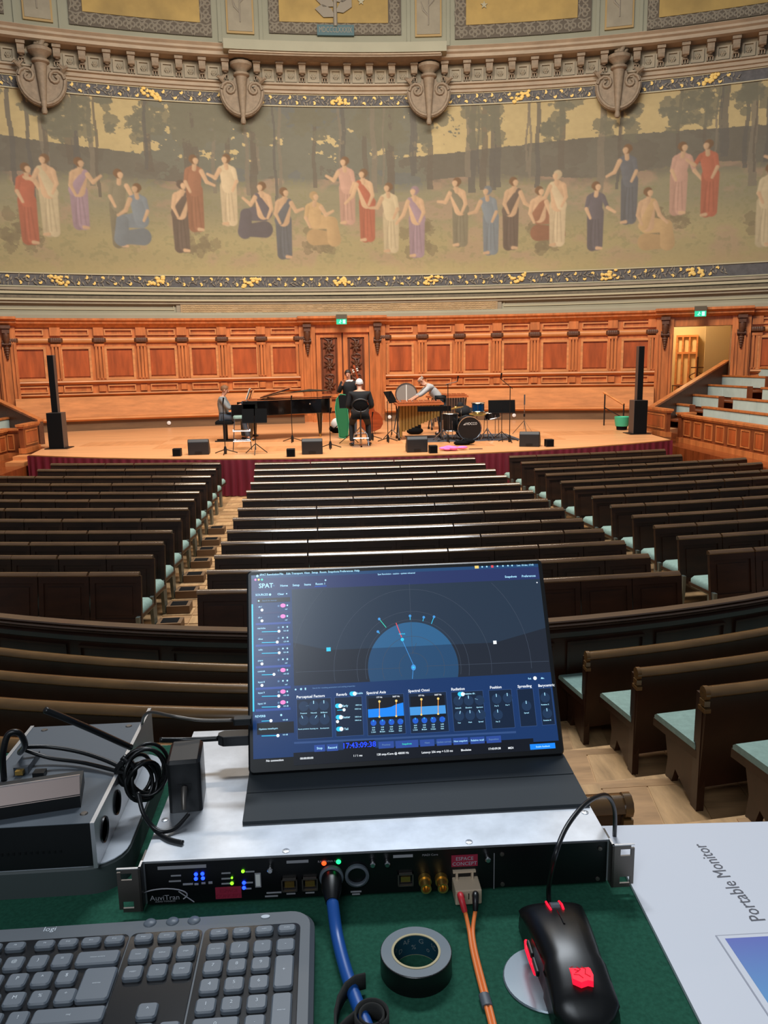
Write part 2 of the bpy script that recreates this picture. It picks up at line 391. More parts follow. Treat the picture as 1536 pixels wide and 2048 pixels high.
# centre double door with carved panels
door = struct(MB().wbox(-1.99, 1.55, 28.0, 28.08, z(-1.86), z(.97), 4).build('door_1', 'oak_shade')); door['_loc'] = [0, 0, 0]
door['label'] = 'carved oak double door at the centre of the back wall'
for sg in (-1, 1):
    tc = DOOR_C+sg*.89
    q = MB()
    for a, b in ((-.84, -.56), (.56, .84)): q.wbox(tc+a, tc+b, 27.93, 28.01, z(-1.84), z(.95), 1)
    for a, b in ((.80, .95), (-1.16, -1.0), (-1.84, -1.62)): q.wbox(tc-.84, tc+.84, 27.93, 28.01, z(a), z(b), 1)
    q.wbox(tc-.62, tc+.62, 27.88, 28, z(-1.10), z(-1.02), 1); q.wbox(tc-.4, tc+.4, 27.94, 28.01, z(-1.55), z(-1.25), 1)
    q.build('door_leaf', 'oak', door)
    p = wp(tc, 27.99, z(-.1)); M = frame(p, (math.cos(R_(tc)), -math.sin(R_(tc)), 0), (0, 0, 1)); q = MB(M)
    for cy in (.62, .02, -.62):              # foliage and scroll carving
        for k in range(8):
            a = k*math.pi/4; q.tube([(0, cy, .02), (.1*math.cos(a), cy+.12*math.sin(a), .06), (.19*math.cos(a+.25), cy+.24*math.sin(a+.25), .02)], [.03, .035, .012], 6)
        q.sphere((0, cy, .05), (.05, .06, .04), 8, 5)
        for s in (-1, 1): q.tube([(s*.2*math.cos(a)*(.3+.7*a/5), cy+.3+.1*math.sin(a)*(.3+.7*a/5), .03) for a in np.linspace(0, 5, 9)], .018, 5)
    for s in (-1, 1): q.tube([(s*.22, -.9, .02), (s*.22, .9, .02)], .014, 5)
    q.build('carving', 'oak_carved', door, smooth=50)
for s in (-.12, .12): MB().sphere(wp(DOOR_C+s, 27.88, z(-.62)), .035, 10, 7).build('door_knob', 'brass', door, smooth=True)
MB().wbox(-2.3, 1.86, 27.4, 28.05, z(-1.86), z(-1.79), 3).build('threshold', 'oak', door)
# ---- passage behind the right doorway
MB()
P0 = wp(RD0, 28.4, 0); P1 = wp(RD1, 28.4, 0)
ps = MB().wbox(15.5, 28, 31.8, 32, z(-2.2), z(2.6), 6); ps.wbox(28, 28.3, 28.4, 32, z(-2.2), z(2.6)); ps.wbox(15.4, 15.6, 28.4, 32, z(-2.2), z(2.6))
ps = struct(ps.build('wall_passage', 'cream')); 
struct(MB().wbox(15.4, 28.3, 28.4, 32, z(2.55), z(2.7), 6).build('ceiling_passage', 'cream')); struct(MB().wbox(15.4, 28.3, 27.9, 32, z(-2.25), z(-2.1), 6).build('floor_passage', 'side_floor'))
l = bpy.data.lights.new('passage_lamp', 'POINT'); l.energy = 230; l.color = (1, .72, .42); l.shadow_soft_size = .3
o = bpy.data.objects.new('passage_lamp', l); COL.objects.link(o); o.location = wp(20.8, 30.4, z(2.0))
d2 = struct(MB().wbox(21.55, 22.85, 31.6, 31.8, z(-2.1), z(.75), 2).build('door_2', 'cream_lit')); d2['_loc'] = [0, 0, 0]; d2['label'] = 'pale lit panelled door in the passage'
q = MB()
for t in (21.6, 21.95, 22.35, 22.8): q.wbox(t-.05, t+.05, 31.5, 31.62, z(-2.1), z(.75))
for zz in (-2.05, -1.0, .1, .68): q.wbox(21.6, 22.8, 31.5, 31.62, z(zz), z(zz+.07), 2)
q.build('door_moulding', 'oak_light', d2)
g = T('iron_grille', 'ornate wrought iron grille gate standing in the lit passage', 'gate', wp(22.5, 30.4, z(-2.1)))
M = frame((0, 0, 0), (math.cos(R_(22.5)), -math.sin(R_(22.5)), 0), (0, 0, 1)); q = MB(M)
for k in range(7): q.tube([(-.6+.2*k, 0, 0), (-.6+.2*k, 1.15, 0)], .014, 5)
for y in (.05, .55, 1.15): q.tube([(-.62, y, 0), (.62, y, 0)], .02, 5)
q.build('railing', 'oak_carved', g)
q = MB(M); q.tube([(.15, 0, .05), (.15, 2.1, .05)], .03, 6); q.tube([(-.05, 1.75, .05), (.35, 1.75, .05)], .02, 5)
for s in (-1, 1):
    for y0 in (.3, .8, 1.3): q.tube([(.15+s*(.04+.2*math.sin(a)), y0+.18*a/2.0, .05) for a in np.linspace(0, 3.1, 8)], .016, 5)
q.build('scrollwork', 'oak_carved', g, smooth=True)
p = wp(23.75, 30.6, z(-1.35)); g = T('fire_extinguisher', 'red fire extinguisher on the passage wall in the right doorway', 'extinguisher', p)
MB().lathe([(0, 0), (.09, 0), (.1, .05), (.1, .5), (.06, .58), (.03, .62), (0, .62)]).build('cylinder', 'extinguisher', g, smooth=40)
MB().tube([(0, 0, .62), (0, 0, .7)], .02).tube([(0, 0, .68), (-.13, -.02, .66), (-.15, -.02, .4)], .012).build('valve', 'black', g)
struct(MB().wbox(23.2, 24.9, 30.75, 30.9, z(-2.1), z(2.5)).build('wall_partition', 'cream'))
q = struct(MB().wbox(23.15, 23.62, 30.7, 30.8, z(-2.1), z(-.65)).build('door_3', 'oak_shade')); q['label'] = 'dark door beside the fire extinguisher'
# ---- plaster zone, tablet, mouldings
pz = struct(MB().sweep(-38, 38, [(28, z(1.62)), (27.9, z(1.6)), (27.84, z(1.52)), (27.84, z(1.43)), (28, z(1.42))], 60).build('trim_5', 'plaster', smooth=30)); pz['_loc'] = [0, 0, 0]
pz['label'] = 'grey plaster mouldings under the painted frieze'
ZB0, ZB1 = ZW(577)-ZC, ZW(551)-ZC            # lower border
for a, b, r, mn in ((ZB0-.02, ZB0-.10, 27.86, 'stone'), (ZB0-.12, ZB0-.20, 27.9, 'plaster_line'), (ZB0-.24, ZB0-.32, 27.86, 'stone_deep'), (ZB0-.33, ZB0-.39, 27.82, 'plaster_line'), (ZB0-.40, ZB0-.47, 27.88, 'stone')):
    MB().wbox(-38, 38, r, 28, z(b), z(a), 50).build('moulding', mn, pz, smooth=30)
for a, b in ((-38, TH(360)-.2), (TH(1000)+.2, 38)):
    MB().wbox(a, b, 27.97, 28, z(1.68), z(1.71), 20).wbox(b-.05 if b < 0 else a, b if b < 0 else a+.05, 27.97, 28, z(1.7), z(2.03), 1).build('field_bead', 'plaster_line', pz)
tb = struct(MB().wbox(TH(358), TH(1002), 27.93, 28, z(1.53), z(2.02), 20).build('trim_6', 'stone', smooth=30)); tb['_loc'] = [0, 0, 0]; tb['label'] = 'long shallow tablet with rows of worn lettering'
MB().wbox(TH(366), TH(994), 27.90, 27.94, z(1.58), z(1.98), 20).build('tablet_field', 'tablet', tb, smooth=30)
q = MB(); rnd = random.Random(3)
for k in range(6):
    t = TH(370)
    while t < TH(990):
        w = rnd.uniform(.1, .34); zz = 1.605+.063*k
        if rnd.random() < .86: q.wbox(t, min(t+w, TH(990)), 27.885, 27.905, z(zz), z(zz+.036))
        t += w+.045
q.build('worn_lettering', 'tablet_brick', tb, kind='stuff')
# ---- painted borders
def border(z0, z1, ros, name, label, n0, drop=()):
    b = struct(MB().wbox(-38, 38, 27.95, 28, z(z0), z(z1), 60).build(name, 'border_dark', smooth=30)); b['_loc'] = [0, 0, 0]; b['label'] = label
    h = z1-z0; rn = random.Random(n0)
    MB().wbox(-38, 38, 27.92, 27.96, z(z0), z(z0+.03), 50).wbox(-38, 38, 27.92, 27.96, z(z1-.03), z(z1), 50).build('fillet', 'plaster_line', b, smooth=30)
    q = MB()
    for i in range(420):
        t = -24+48*i/420; zz = (z0+z1)/2+math.sin(i*.55)*h*.14; a = rn.uniform(-.9, .9)+(1.2 if i % 2 else -1.2)
        p = wp(t, 27.93, z(zz)); M = frame(p, (math.cos(R_(t)), -math.sin(R_(t)), 0), (0, 0, 1)) @ Matrix.Rotation(a, 4, 'Z')
        q.prism([(0, 0), (.06, .025), (.15, 0), (.06, -.025)], 0, .012, M)
    q.build('leaf_scroll', 'border_leaf', b, kind='stuff')
    q = MB()
    for i in range(90):
        t = -24+48*i/90+rn.uniform(-.1, .1); zz = (z0+z1)/2+(h*.22 if i % 2 else -h*.2); p = wp(t, 27.93, z(zz))
        M = frame(p, (math.cos(R_(t)), -math.sin(R_(t)), 0), (0, 0, 1)) @ Matrix.Rotation(rn.uniform(0, 3), 4, 'Z')
        q.prism([(-.05, -.02), (.0, -.045), (.05, -.02), (.055, .03), (0, .02), (-.045, .04)], 0, .015, M)
    q.build('gilt_leaves', 'gilt', b, kind='stuff')
    for k, px in enumerate(ros):
        t = TH(px, RW, 560 if z0 < 4 else 200); p = wp(t, 27.93, z((z0+z1)/2)); sl = rn.choice((-1, 1))*.5
        if abs(px-680) < 12: sl = 0
        M = frame(p, (math.cos(R_(t)), -math.sin(R_(t)), 0), (0, 0, 1)); q = MB(M)
        for j in range(17):
            x = rn.uniform(-.26, .26); y = sl*x*.6+rn.uniform(-.5, .5)*h*.62*(1-abs(x)); q.sphere((x, y, .01), (rn.uniform(.04, .075), rn.uniform(.035, .06), .03), 7, 4)
        q.build('gilt_rosette', 'gilt', b)
    return b
ZM0 = ZB1
ZT0, ZT1 = ZW(216)-ZC, ZW(191)-ZC
border(ZB0, ZB1, (-68, 120, 315, 500, 683, 860, 1037, 1215, 1388, 1570), 'trim_7', 'dark painted border with gold rosettes below the mural', 1)
border(ZT0, ZT1, (302, 676, 1040, 1415, -60), 'trim_8', 'dark painted border with gold rosettes above the mural', 2)
# ---- the mural: a plain painted woodland band with generic robed figures
def paint():
    nx, ny = 1400, 260
    X, Y = np.meshgrid(np.linspace(0, 1, nx), np.linspace(0, 1, ny))
    rs = np.random.RandomState(11)
    def noise(sx, sy, oct=3):
        out = np.zeros_like(X); amp = 1; tot = 0
        for o in range(oct):
            gx, gy = int(sx*2**o)+2, int(sy*2**o)+2; g = rs.rand(gy, gx)
            x = X*(gx-1.001); y = Y*(gy-1.001); i = x.astype(int); j = y.astype(int); u = x-i; v = y-j; u = u*u*(3-2*u); v = v*v*(3-2*v)
            out += amp*((g[j, i]*(1-u)+g[j, i+1]*u)*(1-v)+(g[j+1, i]*(1-u)+g[j+1, i+1]*u)*v); tot += amp; amp *= .55
        return out/tot
    def C(*c): return np.array(lin(c))
    img = np.zeros((ny, nx, 3)); n1 = noise(34, 9, 4); n2 = noise(220, 48, 3); n3 = noise(8, 4, 3)
    img[:] = C(190, 168, 118)
    img *= (0.92+.16*n1)[..., None]
    def over(mask, col, a=1.0):
        mm = np.clip(mask, 0, 1)[..., None]*a; img[:] = img*(1-mm)+np.asarray(col)*mm
    xs = X*62-31
    hill = .27+.05*np.cos(xs*.13+.6)+.02*(n3-.5)+ .012*(n2-.5)
    over((Y > hill)*1., C(100, 98, 88)); over(((Y > hill) & (n1 > .55))*1., C(92, 88, 80), .6)
    can = np.exp(-((xs+3.0)/10.5)**4)
    over(((n1*.75+n2*.35-.18+Y*.1) < can*.56+.02)*(Y < .6)*1., C(104, 106, 94)); over(((n1*.6+n3*.5) < can*.5)*(Y < .5)*1., C(96, 102, 100), .9)
    mid = .43+.02*np.sin(xs*.5)+.03*(n3-.5)
    over(np.clip((Y-mid)*14, 0, 1), C(138, 132, 104)); over(np.clip((Y-.6)*5, 0, 1), C(164, 150, 106))
    over(np.clip((n1-.5)*6, 0, 1)*(Y > mid), C(172, 140, 116), .55); over(np.clip((n2-.55)*6, 0, 1)*(Y > mid), C(122, 120, 84), .45)
    over(np.clip((Y-.9)*10, 0, 1), C(186, 164, 112), .6)
    for i in range(84):
        x0 = -31+62*rs.rand(); w = rs.uniform(.07, .28); yb = rs.uniform(.36, .62); ln = rs.uniform(-.8, .8)*.3
        dk = C(*[(92, 86, 78), (118, 110, 96), (84, 84, 82)][i % 3])
        over((np.abs(xs-x0-ln*(Y-.5)-.05*np.sin(Y*20+i)) < w*(.7+.5*Y))*(Y < yb)*1., dk, .85)
        if i % 3 == 0:
            for k in range(9):
                cx = x0+rs.uniform(-1.0, 1.0); cy = rs.uniform(.0, .2); over((((xs-cx)/rs.uniform(.3, .7))**2+((Y-cy)/rs.uniform(.03, .07))**2+(n2-.5)*2.4 < 1)*1., C(104, 104, 88), .8)
    for x0 in (-25, -19.5, -9.2, -1.4, 4.9, 13.1, 20.5, 26):
        for k in range(14):
            cx = x0+rs.uniform(-1, 1); cy = .78+rs.uniform(-.1, .08); over((((xs-cx)/.35)**2+((Y-cy)/.04)**2+(n2-.5)*3 < 1)*1., C(118, 106, 80), .6)
    flesh = C(206, 168, 130); hair = C(110, 78, 54)
    robes = [(74, 74, 92), (206, 186, 146), (150, 92, 66), (196, 150, 130), (112, 128, 138), (74, 86, 100), (160, 132, 146), (214, 190, 150), (178, 84, 60), (84, 68, 66), (196, 160, 110), (124, 118, 96)]
    def soft(d, e): return np.clip(.5-d/e, 0, 1)          # antialiased inside test
    ZF = 1.26; X1 = xs*.489/ZF; Y1 = (1-Y)*(ZT0-ZM0)/ZF                    # metres along the wall and above the mural's foot
    def cap(ax_, ay_, bx_, by_, ra, rb, col, al=1.0):     # tapered limb
        i0, i1 = np.searchsorted(X1[0], min(ax_, bx_)-.4), np.searchsorted(X1[0], max(ax_, bx_)+.4)
        if i1 <= i0: return
        x, y = X1[:, i0:i1], Y1[:, i0:i1]; dx, dy = bx_-ax_, by_-ay_; t = np.clip(((x-ax_)*dx+(y-ay_)*dy)/(dx*dx+dy*dy+1e-6), 0, 1)
        d = np.hypot(x-ax_-t*dx, y-ay_-t*dy)-(ra+(rb-ra)*t); m_ = soft(d, .03)[..., None]*al
        sh = (.86+.28*np.clip(.5-(x-ax_-t*dx)/(2*max(ra, rb)), 0, 1))[..., None]
        img[:, i0:i1] = img[:, i0:i1]*(1-m_)+np.asarray(col)*sh*m_
    def fig(x0, yb, h, rc, seated, sd):
        x = x0*.489/ZF; y = (1-yb)*(ZT0-ZM0)/ZF; H_ = (1.25 if seated else 1.62)*(.92+.16*rs.rand()); rc = C(*rc)*.82+np.array(C(150, 136, 112))*.15; bare = rs.rand() < .45; k = H_/1.62 if not seated else 1.0
        top = y+H_; shy = top-.30; lean = sd*rs.uniform(0, .10); fl = flesh*rs.uniform(.85, 1.02); skirt = rc*.92
        if seated:
            hip = (x, y+.50); kn = (x+sd*.42, y+.46); sx = x-sd*.04+lean
            cap(x-sd*.02, y+.12, x+sd*.30, y+.10, .20, .16, rc*.8); cap(hip[0], hip[1], kn[0], kn[1], .19, .14, rc); cap(kn[0], kn[1], kn[0]+sd*.05, y+.06, .14, .17, rc*.9)
        else:
            hip = (x, y+.86*k); sx = x+lean
            cap(x-.05, y+.04, hip[0]-.05, hip[1], .13, .15, rc*.82); cap(x+.07, y+.04, hip[0]+.05, hip[1], .12, .15, rc)
            for f in (-.1, .0, .1): cap(x+f*1.1, y+.05, hip[0]+f*.5, hip[1]+.05, .012, .02, rc*.62, .6)
            cap(x+sd*.06, y-.02, x+sd*.16, y-.03, .04, .03, fl)
        body = fl if bare else rc*1.05
        cap(hip[0], hip[1], sx, shy-.08, .15, .17, body); cap(sx-.13, shy-.03, sx+.13, shy-.03, .07, .07, body)
        if bare: cap(sx+sd*.12, shy, hip[0]-sd*.10, hip[1], .06, .12, rc)
        a = rs.uniform(-.9, .5)
        ex, ey = sx+sd*.28, shy-.26+.12*a; cap(sx+sd*.17, shy-.05, ex, ey, .055, .045, fl if bare or rs.rand() < .6 else rc); cap(ex, ey, ex+sd*.18, ey+.24*math.sin(a*1.6), .042, .03, fl)
        ex, ey = sx-sd*.22, shy-.30; cap(sx-sd*.17, shy-.05, ex, ey, .055, .045, body); cap(ex, ey, ex+sd*.10, ey-.22, .042, .03, fl)
        hx = sx+sd*.02; cap(sx, shy, hx, top-.16, .05, .05, fl*.92); cap(hx-sd*.03, top-.08, hx-sd*.02, top-.10, .105, .09, hair if rs.rand() < .7 else rc*.8); cap(hx+sd*.025, top-.11, hx+sd*.025, top-.13, .065, .055, fl)
    x0 = -30.5; i = 0
    while x0 < 31:
        seated = rs.rand() < .38; h = rs.uniform(.24, .30) if seated else rs.uniform(.34, .42); yb = rs.uniform(.70, .90)-(.06 if i % 4 == 1 else 0)
        fig(x0, yb, h, robes[(i*5+2) % 12], seated, 1 if rs.rand() < .5 else -1)
        x0 += rs.uniform(.9, 2.2) if i % 5 else rs.uniform(2.0, 3.6); i += 1
    img *= (.90+.2*n3)[..., None]*(.92+.16*n2)[..., None]
    haze = C(168, 150, 118); img = (img*.80+haze*.20)*np.array([.93, .97, 1.03])*.94
    return np.clip(img, 0, 1), nx, ny
img, nx, ny = paint()
t_ = np.radians(np.linspace(-31, 31, nx)); r_ = 27.965
zz = np.linspace(z(ZT0), z(ZM0), ny)
TT, ZZ = np.meshgrid(t_, zz); co = np.stack([r_*np.sin(TT), YW+r_*np.cos(TT), ZZ], -1).reshape(-1, 3).astype(np.float32)
me = bpy.data.meshes.new('mural'); me.vertices.add(nx*ny); me.vertices.foreach_set('co', co.ravel())
i = np.arange((ny-1)*(nx-1)); a = (i//(nx-1))*nx+i % (nx-1); quads = np.stack([a, a+nx, a+nx+1, a+1], -1).astype(np.int32)
me.loops.add(quads.size); me.polygons.add(len(quads)); me.loops.foreach_set('vertex_index', quads.ravel())
me.polygons.foreach_set('loop_start', np.arange(0, quads.size, 4, dtype=np.int32)); me.update(calc_edges=True)
ca = me.color_attributes.new('paint', 'FLOAT_COLOR', 'POINT'); ca.data.foreach_set('color', np.concatenate([img.reshape(-1, 3), np.ones((nx*ny, 1))], 1).astype(np.float32).ravel())
mm = mat('mural', (150, 140, 110), 0.75, spec=.25); nt = mm.node_tree; at = nt.nodes.new('ShaderNodeAttribute'); at.attribute_name = 'paint'; nt.links.new(at.outputs['Color'], nt.nodes['Principled BSDF'].inputs['Base Color'])
me.materials.append(mm); mural = bpy.data.objects.new('mural', me); COL.objects.link(mural)
tag(mural, 'wide painted mural of robed figures in a woodland clearing above the panelling', 'mural')
# ---- upper cornice
ZA = ZT1
cor = struct(MB().sweep(-38, 38, [(28, z(ZA)), (27.86, z(ZA)), (27.86, z(ZA+.07)), (27.80, z(ZA+.09)), (27.80, z(ZA+.18)), (27.72, z(ZA+.2)), (27.72, z(ZA+.25)), (28, z(ZA+.25))], 60).build('trim_9', 'stone_pink', smooth=20)); cor['_loc'] = [0, 0, 0]
cor['label'] = 'carved stone cornice above the mural'
ZD0 = ZA+.25; ZD1 = ZW(127, 27.6)-ZC
MB().wbox(-38, 38, 27.82, 28, z(ZD0), z(ZD1), 60).build('frieze_band', 'stone', cor, smooth=30)
lamps = [TH(83, RW, 170), TH(484, RW, 200), TH(858, RW, 200), TH(1237, RW, 190)]
lamps = [lamps[0]-11.6]+lamps+[lamps[3]+11.6]
mods, cofs = [], []
for L0, L1 in zip(lamps[:-1], lamps[1:]):
    a, b = L0+.95, L1-.95
    mods += [a+(b-a)*k/7 for k in range(8)]; cofs += [a+(b-a)*(k+.5)/7 for k in range(7)]
H = ZD1-ZD0
q = MB(); q.wbox(-.24, .24, 27.40, 27.85, z(ZD1-.1), z(ZD1)); q.wbox(-.2, .2, 27.46, 27.85, z(ZD1-.26), z(ZD1-.1))
q.tube([wp(-.19, 27.5, z(ZD1-.27)), wp(.19, 27.5, z(ZD1-.27))], .07, 8); q.wbox(-.13, .13, 27.66, 27.85, z(ZD0+.12), z(ZD1-.25))
for k in (-.15, 0, .15): q.wbox(k-.035, k+.035, 27.7, 27.85, z(ZD0+.02), z(ZD0+.13))
q.sphere(wp(0, 27.56, z(ZD0+H*.48)), (.09, .07, .1), 8, 6)
wall_many(q, 'modillion', 'stone_brown', cor, mods, smooth=30)
q = MB()
for a, b, c, d in ((-.36, -.24, 0, H*.7), (.24, .36, 0, H*.7), (-.36, .36, 0, .08), (-.36, .36, H*.62, H*.7)): q.wbox(a, b, 27.76, 27.84, z(ZD0+.03+c), z(ZD0+.03+d))
for k in range(6): a = k*math.pi/3; p = wp(.1*math.cos(a), 27.79, z(ZD0+H*.38+.055*math.sin(a))); q.sphere(p, .035, 6, 4)
q.sphere(wp(0, 27.77, z(ZD0+H*.38)), .04, 6, 4)
wall_many(q, 'rosette_coffer', 'stone', cor, cofs, smooth=30)
ZE = ZW(121, 27.3)-ZC; ZE1 = ZW(97, 27.2)-ZC
MB().sweep(-38, 38, [(28, z(ZD1)), (27.38, z(ZD1)), (27.36, z(ZE)), (27.24, z(ZE+.03)), (27.24, z(ZE+.12)), (27.16, z(ZE+.16)), (27.16, z(ZE+.22)), (27.08, z(ZE+.28)), (27.08, z(ZE1)), (28, z(ZE1))], 60).build('corona', 'stone_pink', cor, smooth=20)
# ---- attic above the cornice with gilded fields
ZU = ZE1; at_ = struct(MB().wbox(-38, 38, 27.9, 28.3, z(ZU-.1), z(ZU+4.4), 60).build('wall_attic', 'plaster_grey', smooth=30)); at_['_loc'] = [0, 0, 0]
RA = 27.86
rn = random.Random(5)
def fld(pxa, pxb, gpa, gpb, py_b, gpy_b, pxm):
    a, b = TH(pxa, RA, 30), TH(pxb, RA, 30); ga, gb = TH(gpa, RA, 30), TH(gpb, RA, 30); zb = float(AW(pxm, py_b, RA)[2]); gz = float(AW(pxm, gpy_b, RA)[2]); zt = zb+3.2
    MB().wbox(a, b, RA-.02, 27.92, zb, zt, 6).build('scroll_ground', 'scroll_back', at_)
    MB().wbox(ga, gb, RA-.05, RA-.02, gz, zt-.6, 6).build('gold_field', 'gold_ground', at_)
    q = MB(); w = gz-zb; cells = []
    n = max(3, int((b-a)/math.degrees(w/28)))
    for k in range(n): cells.append((a+(b-a)*(k+.5)/n, zb+w/2, 0))
    for k in range(4):
        for t in (a+(ga-a)/2, b-(b-gb)/2): cells.append((t, gz+w*(k+.5), 1))
    for t, zc, vert in cells:
        M = frame(wp(t, RA-.03, zc), (math.cos(R_(t)), -math.sin(R_(t)), 0), (0, 0, 1)) @ Matrix.Rotation(vert*math.pi/2, 4, 'Z')
        for s in (-1, 1):
            q.tube([(s*(w*.48-w*.34*(1-k/9)*math.cos(k*.75)-w*.22), -w*.1+w*.3*(1-k/12)*math.sin(k*.75), 0) for k in range(9)], .026, 4, M=M)
            q.tube([(s*w*.02, -w*.45, 0), (s*w*.16, -w*.25, 0), (s*w*.1, w*.1, 0), (s*w*.3, w*.42, 0)], .024, 4, M=M)
        q.tube([(-w*.48, w*.45, 0), (0, w*.3, 0), (w*.48, w*.45, 0)], .022, 4, M=M)
    q.build('scroll_fret', 'scroll', at_, kind='stuff')
fld(137, 422, 165, 399, 63, 36, 280); fld(537, 802, 558, 776, 70, 47, 670); fld(910, 1183, 932, 1155, 72, 45, 1045); fld(1295, 1580, 1318, 1560, 42, 20, 1440); fld(-280, 8, -260, -14, 28, 5, 10)
for pa, pb, pyb, pm in ((45, 105, 42, 75), (452, 507, 68, 480), (830, 883, 74, 857), (1210, 1268, 58, 1240)):
    a, b = TH(pa, RA, 30), TH(pb, RA, 30); zb = float(AW(pm, pyb, RA)[2]); c = (a+b)/2
    MB().wbox(a, b, RA-.04, 27.92, zb, zb+3, 2).build('strip_frame', 'gilt_dull', at_); MB().wbox(a+.1, b-.1, RA-.06, RA-.03, zb+.06, zb+2.9, 2).build('strip_panel', 'stone', at_)
    for s in (-1, 1): MB().wbox(c+s*(b-a)*.75-.1, c+s*(b-a)*.75+.1, RA-.02, 27.92, zb-.25, zb+3, 1).build('strip_pilaster', 'plaster_grey', at_)
    M = frame(wp(c, RA-.07, zb+.3), (math.cos(R_(c)), -math.sin(R_(c)), 0), (0, 0, 1)); q = MB(M); q.tube([(0, 0, 0), (0, .6, 0), (.05, 2.4, 0)], .022, 5)
    for k in range(9):
        s = 1 if k % 2 else -1; y = .25+.26*k; q.tube([(0, y, 0), (s*.15, y+.16, 0), (s*.22, y+.4, 0)], [.02, .035, .01], 5)
    q.build('laurel_relief', 'scroll', at_, smooth=True)
# projecting ledge and dated tablet at the centre
a, b = TH(446, 27, 90), TH(893, 27, 90); zl = float(AW(680, 104, 26.85)[2]); zl1 = float(AW(680, 84, 26.85)[2])
lg = struct(MB().wbox(a, b, 26.85, 28, zl, zl1, 12).build('trim_10', 'plaster_grey', smooth=30)); lg['_loc'] = [0, 0, 0]; lg['label'] = 'projecting plaster ledge above the centre of the cornice'
MB().wbox(a+.3, b-.3, 26.95, 27.4, zl-.09, zl, 12).build('ledge_soffit', 'stone_brown', lg); MB().wbox(a+.35, b-.35, 26.9, 26.96, zl-.045, zl-.01, 12).build('ledge_bead', 'stone_pink', lg)
t = TH(671, RA, 62); zb = float(AW(671, 73, RA)[2]); zt = float(AW(671, 52, RA)[2])
MB().wbox(TH(634, RA, 62), TH(708, RA, 62), RA-.09, RA, zb, zt, 3).build('dated_tablet', 'blue_tablet', at_, label='blue tablet reading MDCCCLXXXIX')
M = frame(wp(t, RA-.1, (zb+zt)/2), (math.cos(R_(t)), -math.sin(R_(t)), 0), (0, 0, 1))
MB(M @ Matrix.Scale(.62, 4, (1, 0, 0))).text('MDCCCLXXXIX', I4, .155).build('numerals', 'scroll', at_)
q = MB(M); q.tube([(0, .1, 0), (0, 2.5, 0)], .06, 6)
for k in range(14):
    s = 1 if k % 2 else -1; y = .35+.14*k; q.prism([(0, 0), (.3, .18), (.62, .1), (.5, -.12), (.2, -.14)], -.01, .02, Matrix.Translation((0, y, 0)) @ Matrix.Rotation(math.pi*(s < 0)+s*.5, 4, 'Z'))
q.build('foliage_relief', 'scroll', at_)
for pa, pyy in ((722, 3), (968, 10)):
    M = frame(AW(pa, pyy, RA-.08), (1, 0, 0), (0, 0, 1)); MB(M).prism([((.11 if k % 2 == 0 else .045)*math.sin(k*math.pi/5), (.11 if k % 2 == 0 else .045)*math.cos(k*math.pi/5)) for k in range(10)], -.01, .02).build('gilt_star', 'plaster_line', at_)
# ---- torch brackets on the cornice
names = ['carved stone torch bracket on the cornice, leftmost of the four', 'carved stone torch bracket left of the projecting ledge centre, second from left', 'carved stone torch bracket under the right end of the projecting ledge', 'carved stone torch bracket on the cornice, rightmost of the four']
def torch():
    t = T('torch_bracket', names[0], 'torch', group='stone torch brackets on the cornice')
    # local: x sideways, y away from the wall is -Y, z up, origin at the tip
    M = frame((0, 0, 0), (1, 0, 0), (0, 0, 1))
    out = [(.66*math.cos(a), .95+.72*math.sin(a)) for a in np.linspace(math.pi, 2*math.pi, 17)]+[(.62, 1.1), (.52, 1.16), (.3, 1.02), (.2, 1.35), (-.2, 1.35), (-.3, 1.02), (-.52, 1.16), (-.62, 1.1)]
    MB(M).prism(out, .0, .16).build('shield', 'stone_brown', t)
    q = MB(M)
    q.tube([(.6*math.cos(a), .95+.66*math.sin(a), .17) for a in np.linspace(math.pi, 2*math.pi, 15)], .05, 6)
    for s in (-1, 1):
        q.tube([(s*(.36+.23*(1-k/14)*math.cos(k*.62)), .98+.23*(1-k/14)*math.sin(k*.62), .19) for k in range(14)], .045, 6)
        for k in range(5): q.tube([(s*.5, 1.15, .12), (s*(.56+.03*k), 1.24+.02*k, .2), (s*(.44+.07*k), 1.36-.02*k, .22)], [.05, .05, .02], 5)
    q.build('volutes', 'stone_brown', t, smooth=50)
    prof = [(0, 0), (.06, .02), (.085, .08), (.07, .15), (.06, .2), (.08, .24), (.075, .3), (.15, 1.15), (.17, 1.3), (.24, 1.34), (.24, 1.4), (.16, 1.44), (.2, 1.5), (.32, 1.6), (.33, 1.68), (.22, 1.74), (0, 1.76)]
    MB(Matrix.Translation((0, -.2, 0))).lathe(prof, n=14).build('torch', 'stone_brown', t, smooth=40)
    q = MB(Matrix.Translation((0, -.2, 1.72))); r2 = random.Random(2)
    for k in range(11):
        a = k*2.4; rr = .15*(k % 3)/2; q.tube([(rr*math.cos(a), rr*math.sin(a), 0), (rr*1.5*math.cos(a+.4), rr*1.5*math.sin(a+.4), .14), (rr*math.cos(a+1), rr*math.sin(a+1), .24+.14*r2.random())], [.07, .06, .012], 6)
    q.build('flame', 'stone_brown', t, smooth=60)
    return t
tt = torch(); tips = [(90, 231), (487, 251), (858, 252), (1234, 238)]
for k in range(4):
    th = lamps[k+1]; p = AW(tips[k][0], tips[k][1], 27.6); ang = math.degrees(math.atan2(p[0], p[1]-YW)); p = wp(ang, 27.72, p[2])
    if k == 0: tt.location = p; tt.rotation_euler = (0, 0, -R_(ang)); t0 = tt
    else: copy_thing(t0, p, -R_(ang), names[k])
